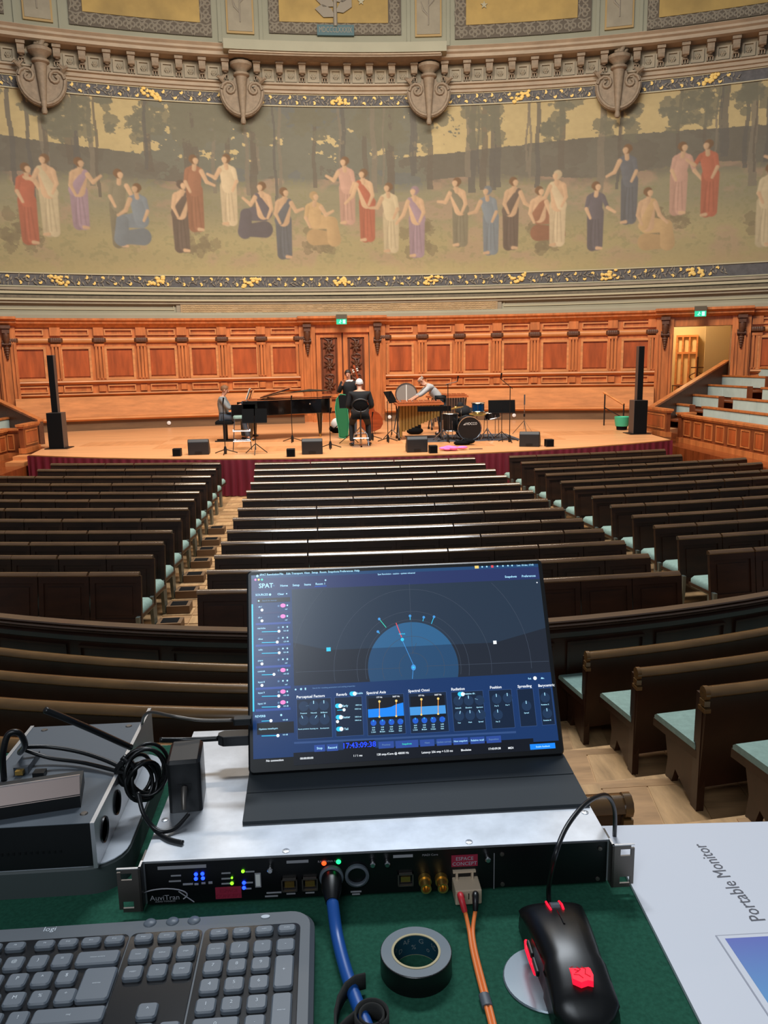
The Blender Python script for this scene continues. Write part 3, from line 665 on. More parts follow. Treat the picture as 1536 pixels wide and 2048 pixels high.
# ---- exit signs
def exit_sign(px, py, label):
    p = AW(px, py, 27.4); t = T('exit_sign', label, 'sign', (p[0], p[1], p[2]), -R_(math.degrees(math.atan2(p[0], p[1]-YW))))
    MB().bb(-.17, .17, -.06, .06, .03, .17).build('housing', 'exit_case', t)
    MB().bb(-.16, .16, -.03, .03, -.13, .03).build('light_panel', 'exit_green', t)
    q = MB(frame((0, -.035, -.05), (1, 0, 0), (0, 0, 1)))
    q.bb(.04, .12, -.06, .06, 0, .006); q.sphere((-.03, .045, .003), (.014, .014, .004), 8, 5); q.tube([(-.035, .03, 0), (-.05, -.01, 0), (-.03, -.06, 0)], .01, 5); q.tube([(-.05, -.01, 0), (-.085, -.04, 0)], .009, 5); q.tube([(-.035, .02, 0), (0, .0, 0)], .008, 5)
    q.build('running_figure', 'exit_white', t); MB().bb(-.02, .02, .05, .4, .1, .14).build('bracket', 'exit_case', t)
exit_sign(683, 640, 'green exit sign above the centre double door')
exit_sign(1401, 624, 'green exit sign above the open right doorway')
# ---- floors
zf = lambda y: z(-2.62-.23*(14.7-min(y, 14.7))/7.7)
q = MB(); q.add([(-9, 5.0, zf(5.0)), (9, 5.0, zf(5.0)), (9, 14.7, zf(14.7)), (-9, 14.7, zf(14.7)), (-9, 19, zf(14.7)), (9, 19, zf(14.7)), (-9, 5, -.6), (9, 5, -.6), (9, 19, -.6), (-9, 19, -.6)],
              [(0, 1, 2, 3), (3, 2, 5, 4), (6, 9, 8, 7), (0, 6, 7, 1)])
fl = struct(q.build('floor', 'hall_floor')); fl['_loc'] = [0, 0, 0]
me1 = me2 = None; rp = random.Random(9)         # parquet blocks in the two aisles
for side in (-1, 1):
    for i in range(34):
        y = 6.9+.28*i
        for j in range(2):
            x = (-2.31 if side < 0 else 2.41+.068*(14.7-y))+(-.17 if j == 0 else .17)
            if side > 0 and y < 6.9: continue
            o = MB().bb(x-.165, x+.165, y, y+.272, zf(y)-.02, zf(y)+.006+rp.uniform(0, .004)).build('parquet_block', 'aisle_wood' if (i+j) % 2 else 'aisle_wood_b', fl)
for s, nm in ((-1, 'left'), (1, 'right')):
    x0, x1 = (7.6, 17) if s > 0 else (-17, -7.25)
    struct(MB().bb(x0, x1, 9, 29, z(-2.9), z(-2.1)).build('floor_side_'+nm, 'side_floor'))
# ---- stage platform (bowed front)
RS, YS = 14.4, 30.3
def sy(x): return YS-math.sqrt(RS*RS-x*x)
xs_ = np.linspace(-7.15, 7.15, 41)
poly = [(x, sy(x)) for x in xs_]+[(7.3, 19.6), (9.6, 21.5), (12, 27.4), (-12, 27.4), (-9.6, 21.5), (-7.4, 19.6)]
st = struct(MB().prism(poly, z(-2.7), z(-1.86)).build('stage_platform', 'stage_wood')); st['_loc'] = [0, 0, 0]; st['label'] = 'pale oak stage platform with a bowed front'
for i in range(7):                            # plywood sheets laid over the front of the stage
    for j in range(4):
        x = -6.6+1.92*i; y = 17.4+1.05*j
        if (i+j) % 2 == 0 and sy(x) < y-.1 and sy(x+1.9) < y-.1: MB().bb(x, x+1.9, y, y+1.03, z(-1.862), z(-1.856)).build('deck_panel', 'stage_wood_b', st)
MB().prism([(x, sy(x)-.012) for x in xs_]+[(x, sy(x)+.05) for x in xs_[::-1]], z(-1.89), z(-1.857)).build('edge_strip', 'oak_light', st)
# ================================================================== HALL SEATING
ORD = ['first', 'second', 'third', 'fourth', 'fifth', 'sixth', 'seventh', 'eighth', 'ninth', 'tenth', 'eleventh', 'twelfth', 'thirteenth']
_mesh = {}
def shared(key, fn):
    if key not in _mesh:
        o = fn(); _mesh[key] = o.data; bpy.data.objects.remove(o)
    return _mesh[key]
def put(name, me, parent, loc, rz=0, mods=None):
    o = bpy.data.objects.new(name, me); COL.objects.link(o); o.parent = parent; o.location = loc; o.rotation_euler = (0, 0, rz); return o
PH = .85
def panel_mesh(w):                           # origin under the back, local -Y looks at the rear of the hall
    q = MB(); M = Matrix.Rotation(R_(-9), 4, 'X')
    q.bb(-w/2, w/2, -.012, .012, .30, .80, M); q.bb(-w/2, w/2, -.028, -.01, .73, .80, M); q.bb(-w/2, w/2, -.028, -.01, .30, .37, M)
    for s in (-1, 1): q.bb(s*w/2-(.05 if s > 0 else 0), s*w/2+(.05 if s < 0 else 0), -.027, -.01, .37, .73, M)
    q.bb(-w/2+.09, w/2-.09, -.02, -.01, .41, .69, M)
    return q.build('backrest', 'pew')
def rail_mesh(w):
    q = MB(); M = Matrix.Rotation(R_(-9), 4, 'X') @ Matrix.Translation((0, -.005, .82))
    prof = [(-.030, -.024), (-.040, -.012), (-.022, .009), (-.002, .022), (.022, .017), (.026, -.024)]
    n = len(prof); vs = [(-w/2, a, b) for a, b in prof]+[(w/2, a, b) for a, b in prof]
    q.add(vs, [tuple(range(n)), tuple(range(2*n-1, n-1, -1))]+[(i, n+i, n+(i+1) % n, (i+1) % n) for i in range(n)], M)
    return q.build('top_rail', 'pew_rail', smooth=50)
def cush_mesh(w): return MB().rbox((0, .26, .44), (w, .40, .07), .05, top=.03).build('seat_cushion', 'cushion', smooth=50)
def base_mesh(w): return MB().bb(-w/2, w/2, .06, .45, .375, .405).build('seat_board', 'pew')
def leg_mesh():
    return MB().prism([(.0, 0), (.09, 0), (.10, .36), (.42, .36), (.42, .40), (-.02, .40), (-.02, .2)], -.018, .018, Matrix(((0, 0, 1, 0), (1, 0, 0, 0), (0, 1, 0, 0), (0, 0, 0, 1)))).build('leg', 'iron')
def footrest_mesh():
    return MB().bb(-.13, .13, 0, .22, 0, .10).build('footrest', 'plinth')
def pad_mesh(): return MB().bb(-.09, .09, .03, .19, .10, .104).build('footrest_pad', 'black_matte')
def pew(x0, x1, yk, label, group, cut, end):
    zz = zf(yk); n = max(1, round((x1-x0)/.52)); w = (x1-x0)/n
    yc = lambda x: yk+(x*x-4)/56
    t = T('pew_bench', label, 'bench', ((x0+x1)/2, yk, zz), 0, group); ox = (x0+x1)/2
    w4 = round(w, 3)
    pm = shared(('p', w4), lambda: panel_mesh(w4-.008)); cm = shared(('c', w4), lambda: cush_mesh(w4-.03)); bmh = shared(('b', w4), lambda: base_mesh(w4-.01)); lm = shared('leg', leg_mesh)
    i = 0; seg = []
    while i < n:
        k = min(cut[(len(seg)+int(yk*3)) % len(cut)], n-i); seg.append((i, k)); i += k
    for i in range(n):
        x = x0+w*(i+.5); a = math.atan(x/28.0)
        L = (x-ox, yc(x)-yk, 0)
        put('backrest', pm, t, L, a); put('seat_cushion', cm, t, L, a); put('seat_board', bmh, t, L, a)
    for i in range(n+1):
        x = x0+w*i; x = min(max(x, x0+.03), x1-.03)
        if i % 2 == 0 or i == n: put('leg', lm, t, (x-ox, yc(x)-yk, 0), math.atan(x/28.0))
    for i, k in seg:
        for j in range(k):
            x = x0+w*(i+j+.5); ww = w+(.0 if j < k-1 else -.02)
            rm = shared(('r', round(ww, 3)), lambda: rail_mesh(ww)); put('top_rail', rm, t, (x-ox-(0 if j < k-1 else .01), yc(x)-yk, 0), math.atan(x/28.0))
    if end:
        xe = end*.15+(x1 if end > 0 else x0); fm = shared('foot', footrest_mesh)
        f = put('footrest', fm, t, (xe-ox-end*.02, yc(xe)-yk+.0, 0)); put('footrest_pad', shared('pad', pad_mesh), f, (0, 0, 0))
    return t
CY = [14.72, 13.98, 13.3, 12.66, 11.94, 11.29, 10.67, 10.06, 9.4, 8.83, 8.26, 7.69, 7.05]
for k, y in enumerate(CY):
    pew(-2.06+.05*min(k, 2), 2.08+.045*k+(.02 if k > 8 else 0), y, 'dark wooden pew row in the centre block, %s from the stage' % ORD[k], 'pew rows of the centre block', [2, 3, 2, 4], 0)
LY = [14.85, 14.13, 13.38, 12.68, 11.93, 11.35, 10.74, 10.07, 9.42, 8.87, 8.3, 7.66]
for k, y in enumerate(LY):
    pew(-5.98 if k < 2 else -6.75, -2.70+.012*min(k, 8), y, 'dark wooden pew row in the left block, %s from the stage' % ORD[k], 'pew rows of the left block', [2, 1, 3, 2], 1 if k > 2 else 0)
RY = [14.7, 13.95, 13.18, 12.64, 11.93, 11.4, 10.7, 10.07, 9.42, 8.85, 8.3, 7.66]
for k, y in enumerate(RY):
    pew(2.73+.046*k, 6.02 if k < 2 else 7.0, y, 'dark wooden pew row in the right block, %s from the stage' % ORD[k], 'pew rows of the right block', [1, 2, 1, 3], 0)
# ---- curved parapet in front of the raised tiers
def arcpts(y0, k, x0, x1, n=26): return [(x, y0+k*x*x) for x in np.linspace(x0, x1, n)]
def sweepxy(q, path, prof):                   # profile (offset toward the viewer, z) along a plan path
    m = len(prof); vs = []; fs = []; P = [Vector((a, b)) for a, b in path]
    for i, p in enumerate(P):
        t = (P[min(i+1, len(P)-1)]-P[max(i-1, 0)]).normalized(); nrm = Vector((t.y, -t.x))
        for o, zz in prof: c = p+nrm*o; vs.append((c.x, c.y, zz))
    for i in range(len(P)-1):
        for k in range(m): l = (k+1) % m; fs.append((i*m+k, (i+1)*m+k, (i+1)*m+l, i*m+l))
    fs += [tuple(reversed(range(m))), tuple((len(P)-1)*m+k for k in range(m))]
    return q.add(vs, fs)
pp = arcpts(5.62, .062, -4.6, 4.4)
par = struct(sweepxy(MB(), pp, [(-.04, z(-2.95)), (.03, z(-2.95)), (.03, z(-2.0)), (-.04, z(-2.0))]).build('wall_parapet', 'tier', smooth=30)); par['_loc'] = [0, 0, 0]; par['label'] = 'curved dark wooden parapet in front of the raised tiers'
for a, b, c, d in ((-.055, .04, -2.0, -1.986), (-.065, .05, -1.978, -1.960), (-.055, .038, -1.953, -1.935)):
    sweepxy(MB(), pp, [(a, z(c)), (b, z(c)), (b+.008, z((c+d)/2)), (b, z(d)), (a, z(d))]).build('parapet_rail', 'parapet_rail', par, smooth=30)
sweepxy(MB(), pp, [(.03, z(-2.06)), (.05, z(-2.06)), (.06, z(-2.02)), (.03, z(-2.0))]).build('rail_moulding', 'tier', par, smooth=30)
for i in range(12):
    x = -4.2+.74*i; xa, xb = x+.05, x+.69; q = MB()
    sub = lambda a, b: arcpts(5.62, .062, a, b, 4)
    sweepxy(q, sub(xa, xb), [(.03, z(-2.12)), (.05, z(-2.12)), (.05, z(-2.10)), (.03, z(-2.10))]); sweepxy(q, sub(xa, xb), [(.03, z(-2.45)), (.05, z(-2.45)), (.05, z(-2.43)), (.03, z(-2.43))])
    for e in (xa, xb-.02): sweepxy(q, sub(e, e+.02), [(.03, z(-2.43)), (.049, z(-2.43)), (.049, z(-2.12)), (.03, z(-2.12))])
    q.build('parapet_panel', 'tier', par)
# ---- tiers with long curved benches (left) and benches right of the aisle
TY = [5.12, 4.38, 3.66, 2.94, 2.2]; TK = [.066, .062, .058, .055, .05]; TZ = [-2.70, -2.53, -2.35, -2.18, -2.0]
stp = None
for k in range(6):
    zt = z(TZ[k] if k < 5 else -1.83); yb = (TY[k]+.37 if k < 5 else 2.1); kk = TK[min(k, 4)]
    y_next = TY[k]-.37 if k < 5 else -3.0
    P = arcpts(yb if k < 5 else TY[4]-.37, kk, -4.8, 5.2); vs = [(x, y) for x, y in P]
    q = MB(); n = len(vs)
    lo = 2.3-ZC; va = [(x, y, zt) for x, y in vs]+[(x, (y-.74 if k < 5 else -4.0), zt) for x, y in vs]+[(x, y, -.5) for x, y in vs]
    fs = [(i, i+1, n+i+1, n+i) for i in range(n-1)]+[(i+1, i, 2*n+i, 2*n+i+1) for i in range(n-1)]
    q.add(va, fs); s = struct(q.build('floor_tier_%d' % (k+1), 'aisle_wood')); s['_loc'] = [0, 0, 0]; s['label'] = 'wooden tier step, %s above the parapet' % ORD[k]
    rp2 = random.Random(k)                   # planks of the aisle
    if k < 5:
        y0p = TY[k]-.36; y1p = TY[k]+.36
        for j in range(9):
            a = .10+.262*j if k % 2 == 0 else .0+.262*j; sk = .12
            q = MB().prism([(a, y0p+kk*a*a), (a+.25, y0p+kk*a*a), (a+.25+sk, y1p+kk*a*a), (a+sk, y1p+kk*a*a)], zt-.01, zt+.004+rp2.uniform(0, .003)); q.build('plank', 'aisle_wood' if j % 2 else 'aisle_wood_b', s)
        MB().bb(.1, 2.3, y1p-.04, y1p+.03, zt-.03, zt+.006).build('step_nosing', 'aisle_wood_b', s)
def tier_bench(x0, x1, k, label, open_end, zoff=0):
    y0, kk, zt = TY[k], TK[k], z(TZ[k]); top = z([-2.0, -1.83, -1.65, -1.48, -1.30][k])
    xm = (x0+x1)/2; t = T('tier_bench', label, 'bench', (xm, y0, zt), 0, 'curved benches on the raised tiers')
    P = arcpts(y0, kk, x0, x1, 16); h = top-zt
    sweepxy(MB(), P, [(.0, zt+.14), (.03, zt+.14), (.06, top-.05), (.03, top-.05)]).build('backrest', 'tier', t, world=True, smooth=20)
    sweepxy(MB(), P, [(.015, top-.045), (.008, top-.022), (.022, top), (.05, top+.004), (.078, top-.012), (.085, top-.034), (.068, top-.048)]).build('top_rail', 'tier_rail', t, world=True, smooth=60)
    P2 = arcpts(y0, kk, x0, x1, 16)
    zs = zt+.33
    sweepxy(MB(), P2, [(-.42, zs-.045), (-.0, zs-.045), (-.0, zs), (-.42, zs)]).build('seat_board', 'tier', t, world=True, smooth=30)
    sweepxy(MB(), P2, [(-.41, zs), (-.02, zs), (-.02, zs+.02), (-.03, zs+.035), (-.39, zs+.035), (-.41, zs+.02)]).build('cushion', 'cushion', t, world=True, smooth=50)
    n = max(2, int((x1-x0)/.9)+1)
    for i in range(n):
        x = x0+.02+(x1-x0-.04)*i/(n-1); y = y0+kk*x*x
        MB().bb(x-.02, x+.02, y-.03, y+.04, zt, top-.05).build('post', 'tier', t, world=True)
        MB().prism([(y, zt+.33-.045), (y+.40, zt+.33-.045), (y+.34, zt+.12), (y+.36, zt), (y+.28, zt), (y+.24, zt+.10), (y, zt+.0)], x-.018, x+.018, Matrix(((0, 0, 1, 0), (1, 0, 0, 0), (0, 1, 0, 0), (0, 0, 0, 1)))).build('bracket', 'pew', t, world=True)
    e = x0 if open_end < 0 else x1; y = y0+kk*e*e
    q = MB(); q.tube([(e-.012, y-.05, top-.025), (e+.012, y-.05, top-.025)], .038, 10); q.box((e, y-.05, top-.075), (.03, .055, .03)); q.box((e, y-.05, top-.11), (.035, .07, .022))
    q.build('carved_end', 'tier_rail', t, world=True, smooth=40)
    return t
for k in range(5):
    tier_bench(-4.4 if k < 3 else -3.2, .13, k, 'long curved dark bench on the tier left of the aisle, %s behind the parapet' % ORD[k], 1)
for k in range(4):
    tier_bench([1.02, 1.08, 1.14, 1.22][k], 4.4, k, 'dark bench with green cushion on the tier right of the aisle, %s behind the parapet' % ORD[k], -1)
# ---- side stands with pale green backs
SX = [8.9, 9.75, 10.6, 11.45, 12.3, 13.15]; SZ = [-1.24, -1.04, -.80, -.56, -.34, -.1]
def stand_bench(X, zt, y0, y1, label, sgn):
    t = T('stand_bench', label, 'bench', (sgn*X, (y0+y1)/2, z(zt)-.72), 0, 'pale green benches of the side stands')
    s = sgn
    def slab(xa, xb, za, zb, ya, yb, nm, mt, bev=0):
        a, b = sorted((s*(xa-X), s*(xb-X))); MB().bb(a, b, ya-(y0+y1)/2, yb-(y0+y1)/2, za-zt+.72, zb-zt+.72).build(nm, mt, t, bev=bev)
    slab(X, X+.05, zt-.72, zt-.04, y0, y1, 'backrest', 'oak_shade'); slab(X-.05, X+.07, zt-.045, zt, y0, y1, 'top_rail', 'oak')
    n = max(1, round((y1-y0)/1.25))
    for i in range(n): slab(X-.03, X+.005, zt-.33, zt-.05, y0+.05+(y1-y0-.1)*i/n, y0+.05+(y1-y0-.1)*(i+1)/n-.012, 'padded_panel', 'stand_fabric', .006)
    slab(X-.42, X, zt-.44, zt-.40, y0, y1, 'seat', 'oak_shade')
    slab(X-.06, X+.08, zt-.72, zt, y0-.04, y0, 'end_panel', 'oak_shade')
    return t
ends = [(20.55, 22.1), (20.7, 22.9), (20.85, 23.6), (21.5, 24.2), (21.6, 24.4), (21.8, 24.6)]
for k in range(5):
    stand_bench(SX[k], SZ[k], *ends[k], 'short pale green padded bench of the right stand near the doorway, %s row up' % ORD[k], 1)
    stand_bench(SX[k], SZ[k], 13.0, 19.9+.15*k, 'long pale green padded bench of the right stand, %s row up' % ORD[k], 1)
for k in range(2):
    stand_bench(SX[k], SZ[k], *ends[k], 'short pale green padded bench of the left stand, %s row up' % ORD[k], -1)
for s, nm in ((1, 'right'), (-1, 'left')):
    q = MB()
    for k in range(6): a, b = sorted((s*(SX[k]-.55), s*17)); q.bb(a, b, 12.5, 24.9, z(-2.2), z(SZ[k]-.72))
    st_ = struct(q.build('floor_stand_'+nm, 'oak_shade'))
    # sloping capped wall along the doorway side
    A = Vector((s*7.7, 20.3, z(-1.30))); B = Vector((s*11.75, 24.4, z(-.16)))
    D = (B-A).normalized(); q = MB(); nrm = Vector((-D.y, D.x, 0)).normalized()*.06
    vs = [A-nrm, A+nrm, B+nrm, B-nrm]; q.add([(v.x, v.y, v.z) for v in vs]+[(v.x, v.y, z(-2.2)) for v in vs], [(0, 1, 2, 3), (7, 6, 5, 4), (0, 4, 5, 1), (1, 5, 6, 2), (2, 6, 7, 3), (3, 7, 4, 0)])
    w = struct(q.build('wall_stand_'+nm, 'oak_carved')); w['_loc'] = [0, 0, 0]; w['label'] = 'sloping oak side wall of the %s stand' % nm
    n2 = nrm*1.3; u = Vector((0, 0, .05)); vs = [A-n2, A+n2, B+n2, B-n2]
    MB().add([tuple(v) for v in vs]+[tuple(v+u) for v in vs], [(3, 2, 1, 0), (4, 5, 6, 7), (0, 1, 5, 4), (1, 2, 6, 5), (2, 3, 7, 6), (3, 0, 4, 7)]).build('sloping_rail', 'oak', w)
def partition(p0, p1, ht, zb, label, npan, nm='panelled_partition'):
    p0, p1 = Vector(p0), Vector(p1); L = (p1-p0).length; d = (p1-p0).normalized(); M = Matrix(((d.x, -d.y, 0, p0.x), (d.y, d.x, 0, p0.y), (0, 0, 1, zb), (0, 0, 0, 1)))
    t = T(nm, label, 'partition', (p0.x, p0.y, zb)); sg = 1
    MB(M).bb(0, L, -.05, .05, 0, ht-.05).build('body', 'oak_shade', t, world=True)
    MB(M).bb(-.05, L+.05, -.10, .10, ht-.05, ht).bb(-.03, L+.03, -.075, .075, ht-.09, ht-.05).build('cap_rail', 'oak', t, world=True)
    MB(M).bb(-.02, L+.02, -.08, .08, 0, .12).build('base_board', 'oak', t, world=True)
    w = L/npan
    for i in range(npan):
        q = MB(M); a, b = w*i+.09, w*(i+1)-.09
        for s in (-1, 1):
            y0, y1 = sorted((s*.05, s*.068)); q.bb(a, b, y0, y1, .18, .21).bb(a, b, y0, y1, ht-.17, ht-.14).bb(a, a+.03, y0, y1, .21, ht-.17).bb(b-.03, b, y0, y1, .21, ht-.17)
        q.build('panel_frame', 'oak', t, world=True)
        q = MB(M)
        for s in (-1, 1): y0, y1 = sorted((s*.05, s*.058)); q.bb(a+.04, b-.04, y0, y1, .22, ht-.18)
        q.build('panel', 'oak_panel', t, world=True)
    return t
partition((7.63, 20.3), (7.63, 19.05), .68, z(-1.92), 'short oak partition beside the right speaker column', 1)
partition((8.1, 19.5), (8.45, 19.5), .74, z(-2.1), 'narrow oak end post of the right stand front', 1)
partition((8.2, 19.4), (8.15, 11.0), .70, z(-2.1), 'long panelled oak front of the right stand', 15)
partition((-7.63, 19.7), (-7.63, 18.75), .66, z(-1.92), 'short oak partition beside the left speaker column', 1)
partition((-8.35, 19.6), (-8.0, 19.6), .70, z(-2.1), 'narrow oak end post of the left stand front', 1)
partition((-8.3, 19.5), (-8.25, 11.0), .68, z(-2.1), 'long panelled oak front of the left stand', 15)
for s, nm in ((-1, 'left'),):
    t = T('stage_steps', 'small wooden steps down from the %s end of the stage' % nm, 'steps', (s*7.5, 18.2, z(-2.1)), group='steps beside the stage')
    for i in range(2): MB().bb(-.2+.0*i, .2, -.35+.45*i, .1+.45*i, 0, .08+.08*i).build('tread', 'oak_light', t)
# curtain round the front of the stage
q = MB(); N = 520; a = np.linspace(-7.18, 7.18, N); vs = []
for lvl, (zz, amp) in enumerate(((z(-1.875), .002), (z(-1.95), .012), (z(-2.3), .028), (z(-2.6), .035))):
    for x in a: vs.append((x*1.0005, sy(min(7.15, abs(x)))-.035-amp*(1+math.sin(x*38+1.2*math.sin(x*7))), zz))
q.add(vs, [(l*N+i, l*N+i+1, (l+1)*N+i+1, (l+1)*N+i) for l in range(3) for i in range(N-1)])
c = q.build('stage_skirt', 'velvet', smooth=180); tag(c, 'dark red pleated curtain hanging along the stage front', 'curtain')
for s in (-1, 1):
    vs = []; 
    for zz in (z(-1.875), z(-2.62)):
        for i in range(40): y = sy(7.15)-.03+2.0*i/39; vs.append((s*(7.19+.02*math.sin(i*1.3)*(zz < z(-2))+.1*i/39), y, zz))
    tag(MB().add(vs, [(i, i+1, 41+i, 40+i) for i in range(39)]).build('side_skirt', 'velvet', smooth=180), 'dark red curtain on the %s end of the stage' % ('left' if s < 0 else 'right'), 'curtain')
# ================================================================== ON STAGE
S0 = z(-1.86)
def ST(px, py): q = AZ(px, py, S0); return (float(q[0]), float(q[1]), S0)
def sub_and_column(x, y, side):
    t = T('subwoofer', 'black subwoofer cabinet on the stage floor at the %s end' % side, 'speaker', (x, y, S0), 0, 'subwoofers carrying the speaker columns')
    MB().bb(-.17, .17, -.165, .17, .02, .835).build('cabinet', 'speaker_side', t, bev=.008); MB().bb(-.165, .165, -.175, -.165, .025, .83).build('grille', 'black_matte', t)
    MB().bb(-.26, .26, -.22, .3, 0, .02).build('base_plate', 'black', t)
    t = T('column_speaker', 'tall slim black column speaker standing on the %s subwoofer' % side, 'speaker', (x, y+.02, S0+.835), 0, 'slim column speakers')
    MB().bb(-.07, .07, -.08, .09, 0, 1.302).build('cabinet', 'speaker_side', t, bev=.006); MB().bb(-.067, .067, -.09, -.08, .01, 1.295).build('grille', 'black_matte', t)
    MB().lathe([(.02, -.0), (.02, .01)], n=8).build('pole_socket', 'black', t)
sub_and_column(-6.95, 19.15, 'left'); sub_and_column(7.0, 19.4, 'right')
def wedge(px, py, label, rz):
    t = T('stage_monitor', label, 'speaker', ST(px, py), rz, 'wedge monitors along the stage edge')
    # sloping grille faces away from the audience
    P = [(-.19, 0), (.15, 0), (.20, .09), (-.02, .31), (-.14, .33), (-.19, .27)]
    M = Matrix(((0, 0, 1, 0), (1, 0, 0, 0), (0, 1, 0, 0), (0, 0, 0, 1)))
    MB().prism(P, -.215, .215, M).build('cabinet', 'speaker', t, bev=.012); MB().add([(-.2, .203, .1), (.2, .203, .1), (.2, -.01, .315), (-.2, -.01, .315)], [(0, 1, 2, 3)]).build('grille', 'black_matte', t)
    MB().bb(-.07, .07, -.196, -.188, .03, .07).build('connector_plate', 'black', t)
wedge(399, 908, 'black wedge monitor on the stage edge, leftmost of four', .05); wedge(625, 907, 'black wedge monitor on the stage edge left of the seated man', 0)
wedge(833, 903, 'black wedge monitor on the stage edge beside the pink cloth', 0); wedge(1060, 892, 'black wedge monitor on the stage edge, rightmost of four', -.35)
for px, py, lb in ((355, 912, 'small black cube speaker left of the leftmost wedge monitor'), (582, 913, 'small black cube speaker right of the folding music stands'), (866, 906, 'small black cube speaker beside the pink cloth'), (1098, 893, 'small black cube speaker at the right end of the stage edge')):
    t = T('cube_speaker', lb, 'speaker', ST(px, py), 0, 'small cube speakers on the stage edge'); MB().bb(-.085, .085, -.09, .09, 0, .16).build('cabinet', 'black', t, bev=.008); MB().bb(-.07, .07, -.096, -.09, .015, .145).build('grille', 'black_matte', t)
def tripod(q, h, r=.3, hub=.12, w=.009, z0=.0, a0=.5):
    q.tube([(0, 0, hub*.4), (0, 0, h)], w, 6)
    for k in range(3):
        a = a0+k*2*math.pi/3; q.tube([(0, 0, hub), (r*math.cos(a), r*math.sin(a), z0+.012)], w*1.05, 5)
def mic_stand(px, py, h, label, boom=None, low=True):
    t = T('microphone_stand', label, 'stand', ST(px, py), 0, 'microphone stands on the stage'); q = MB(); tripod(q, h, .27, .1, .010); q.build('stand', 'black', t)
    MB().lathe([(.0, 0), (.03, 0), (.035, .1), (.02, .16), (0, .17)], n=8).build('hub', 'black', t)
    if boom:
        MB().tube([(-boom[0]*.25, -boom[1]*.25, h-boom[2]*.25), (boom[0], boom[1], h+boom[2])], .008, 5).build('boom', 'black', t)
        e = (boom[0], boom[1], h+boom[2])
    else: e = (0, 0, h)
    MB().tube([e, (e[0]+.02, e[1], e[2]+.13)], [.012, .02], 6).build('microphone', 'black_matte', t)
def music_stand(px, py, h, label, rz=0, double=False, w=.42, tilt=20, mt='black'):
    t = T('music_stand', label, 'stand', ST(px, py), rz, 'music stands on the stage'); q = MB(); tripod(q, h, .26, .22, .009); q.build('stand', mt, t)
    for i, dx in enumerate((-.135, .135) if double else (0,)):
        MB().box((dx, .03, h+.02), (w, .012, .3), rx=R_(-tilt)).build('desk', 'black_matte', t); MB().box((dx, -.0-.05, h-.12), (w, .05, .012)).build('ledge', 'black', t)
mic_stand(451, 908, 1.05, 'black microphone stand in front of the pianist')
music_stand(512, 908, .78, 'black folding music stands in front of the piano', 0, True, .25)
mic_stand(585, 884, .98, 'black microphone stand under the grand piano')
mic_stand(661, 897, 1.02, 'black microphone stand left of the seated man', (.02, 0, -.25))
mic_stand(745, 880, .55, 'short black microphone stand by the double bass')
music_stand(700, 888, .96, 'black music stand in front of the seated man', .2, False, .46)
music_stand(784, 877, 1.0, 'black music stand at the left end of the marimba', 1.1, False, .5, 30)
mic_stand(776, 884, .95, 'black microphone stand by the marimba', (.05, 0, .1))
mic_stand(896, 884, 1.34, 'black microphone stand with a boom left of the drum kit', (.22, 0, .05))
mic_stand(1019, 884, 1.26, 'black microphone stand with a long boom right of the drum kit', (-.22, 0, .18))
music_stand(1003, 882, .78, 'wide black music stand right of the drum kit', -.1, False, .62, 15)
t = T('light_stand', 'bare chrome tripod stand at the right of the drum kit', 'stand', ST(1048, 869)); q = MB(); tripod(q, .95, .3, .35, .009); q.tube([(0, 0, .75), (0, 0, 1.0)], .02, 6); q.build('tripod', 'chrome', t)
MB().tube([(0, 0, .45), (0, 0, .52)], .025, 8).build('collar', 'black', t)
# ---- grand piano (keyboard at the left, lid closed with its flap folded back)
px0 = ST(497, 880); t = T('grand_piano', 'black polished concert grand piano with its lid down', 'piano', (-2.72, 19.75, S0))
out = [(0, 0), (0, 1.42), (.5, 1.42), (1.95, 1.36), (2.12, 1.22), (2.17, 1.0), (2.12, .78), (1.9, .6), (1.55, .5), (1.15, .38), (.85, .14), (.62, .02), (.35, 0)]
def shift(p, dx=0, s=1.0): cx, cy = 1.0, .75; return [((x-cx)*s+cx+dx, (y-cy)*s+cy) for x, y in p]
MB().prism(out, .62, .98).build('case', 'piano', t, bev=.01)
MB().prism([p for p in shift(out, .02, 1.015) if p[0] > .3]+[(.42, 0.0)][:0], 1.0, 1.02).build('lid', 'piano', t)
MB().add([(.42, .05, 1.04), (.42, 1.42, 1.04), (1.15, 1.40, 1.26), (1.15, .2, 1.24), (.42, .05, 1.06), (.42, 1.42, 1.06), (1.13, 1.40, 1.285), (1.13, .2, 1.265)], [(3, 2, 1, 0), (4, 5, 6, 7), (0, 1, 5, 4), (1, 2, 6, 5), (2, 3, 7, 6), (3, 0, 4, 7)]).build('folded_flap', 'piano', t)
q = MB(); q.add([(.42, .0, 1.03), (.42, 1.43, 1.03), (1.6, 1.40, 1.20), (2.16, 1.1, 1.17), (1.6, .42, 1.18), (.9, .1, 1.16)], [(0, 5, 4, 3, 2, 1)]); q.add([(.42, .0, 1.015), (.42, 1.43, 1.015), (1.6, 1.40, 1.185), (2.16, 1.1, 1.155), (1.6, .42, 1.165), (.9, .1, 1.145)], [(0, 1, 2, 3, 4, 5)]); q.build('raised_lid', 'piano', t)
MB().bb(-.28, .02, .04, 1.38, .62, .70).build('key_bed', 'piano', t); MB().bb(-.28, .3, 0, .06, .62, .9).bb(-.28, .3, 1.36, 1.42, .62, .9).build('cheek', 'piano', t)
ky = MB().bb(-.24, -.09, .10, 1.32, .70, .722).build('keyboard', 'ivory', t)
q = MB()
for k in range(36):
    if k % 7 not in (2, 6): q.bb(-.19, -.09, .12+.033*k+.011, .12+.033*k+.026, .722, .735)
q.build('black_keys', 'black', ky)
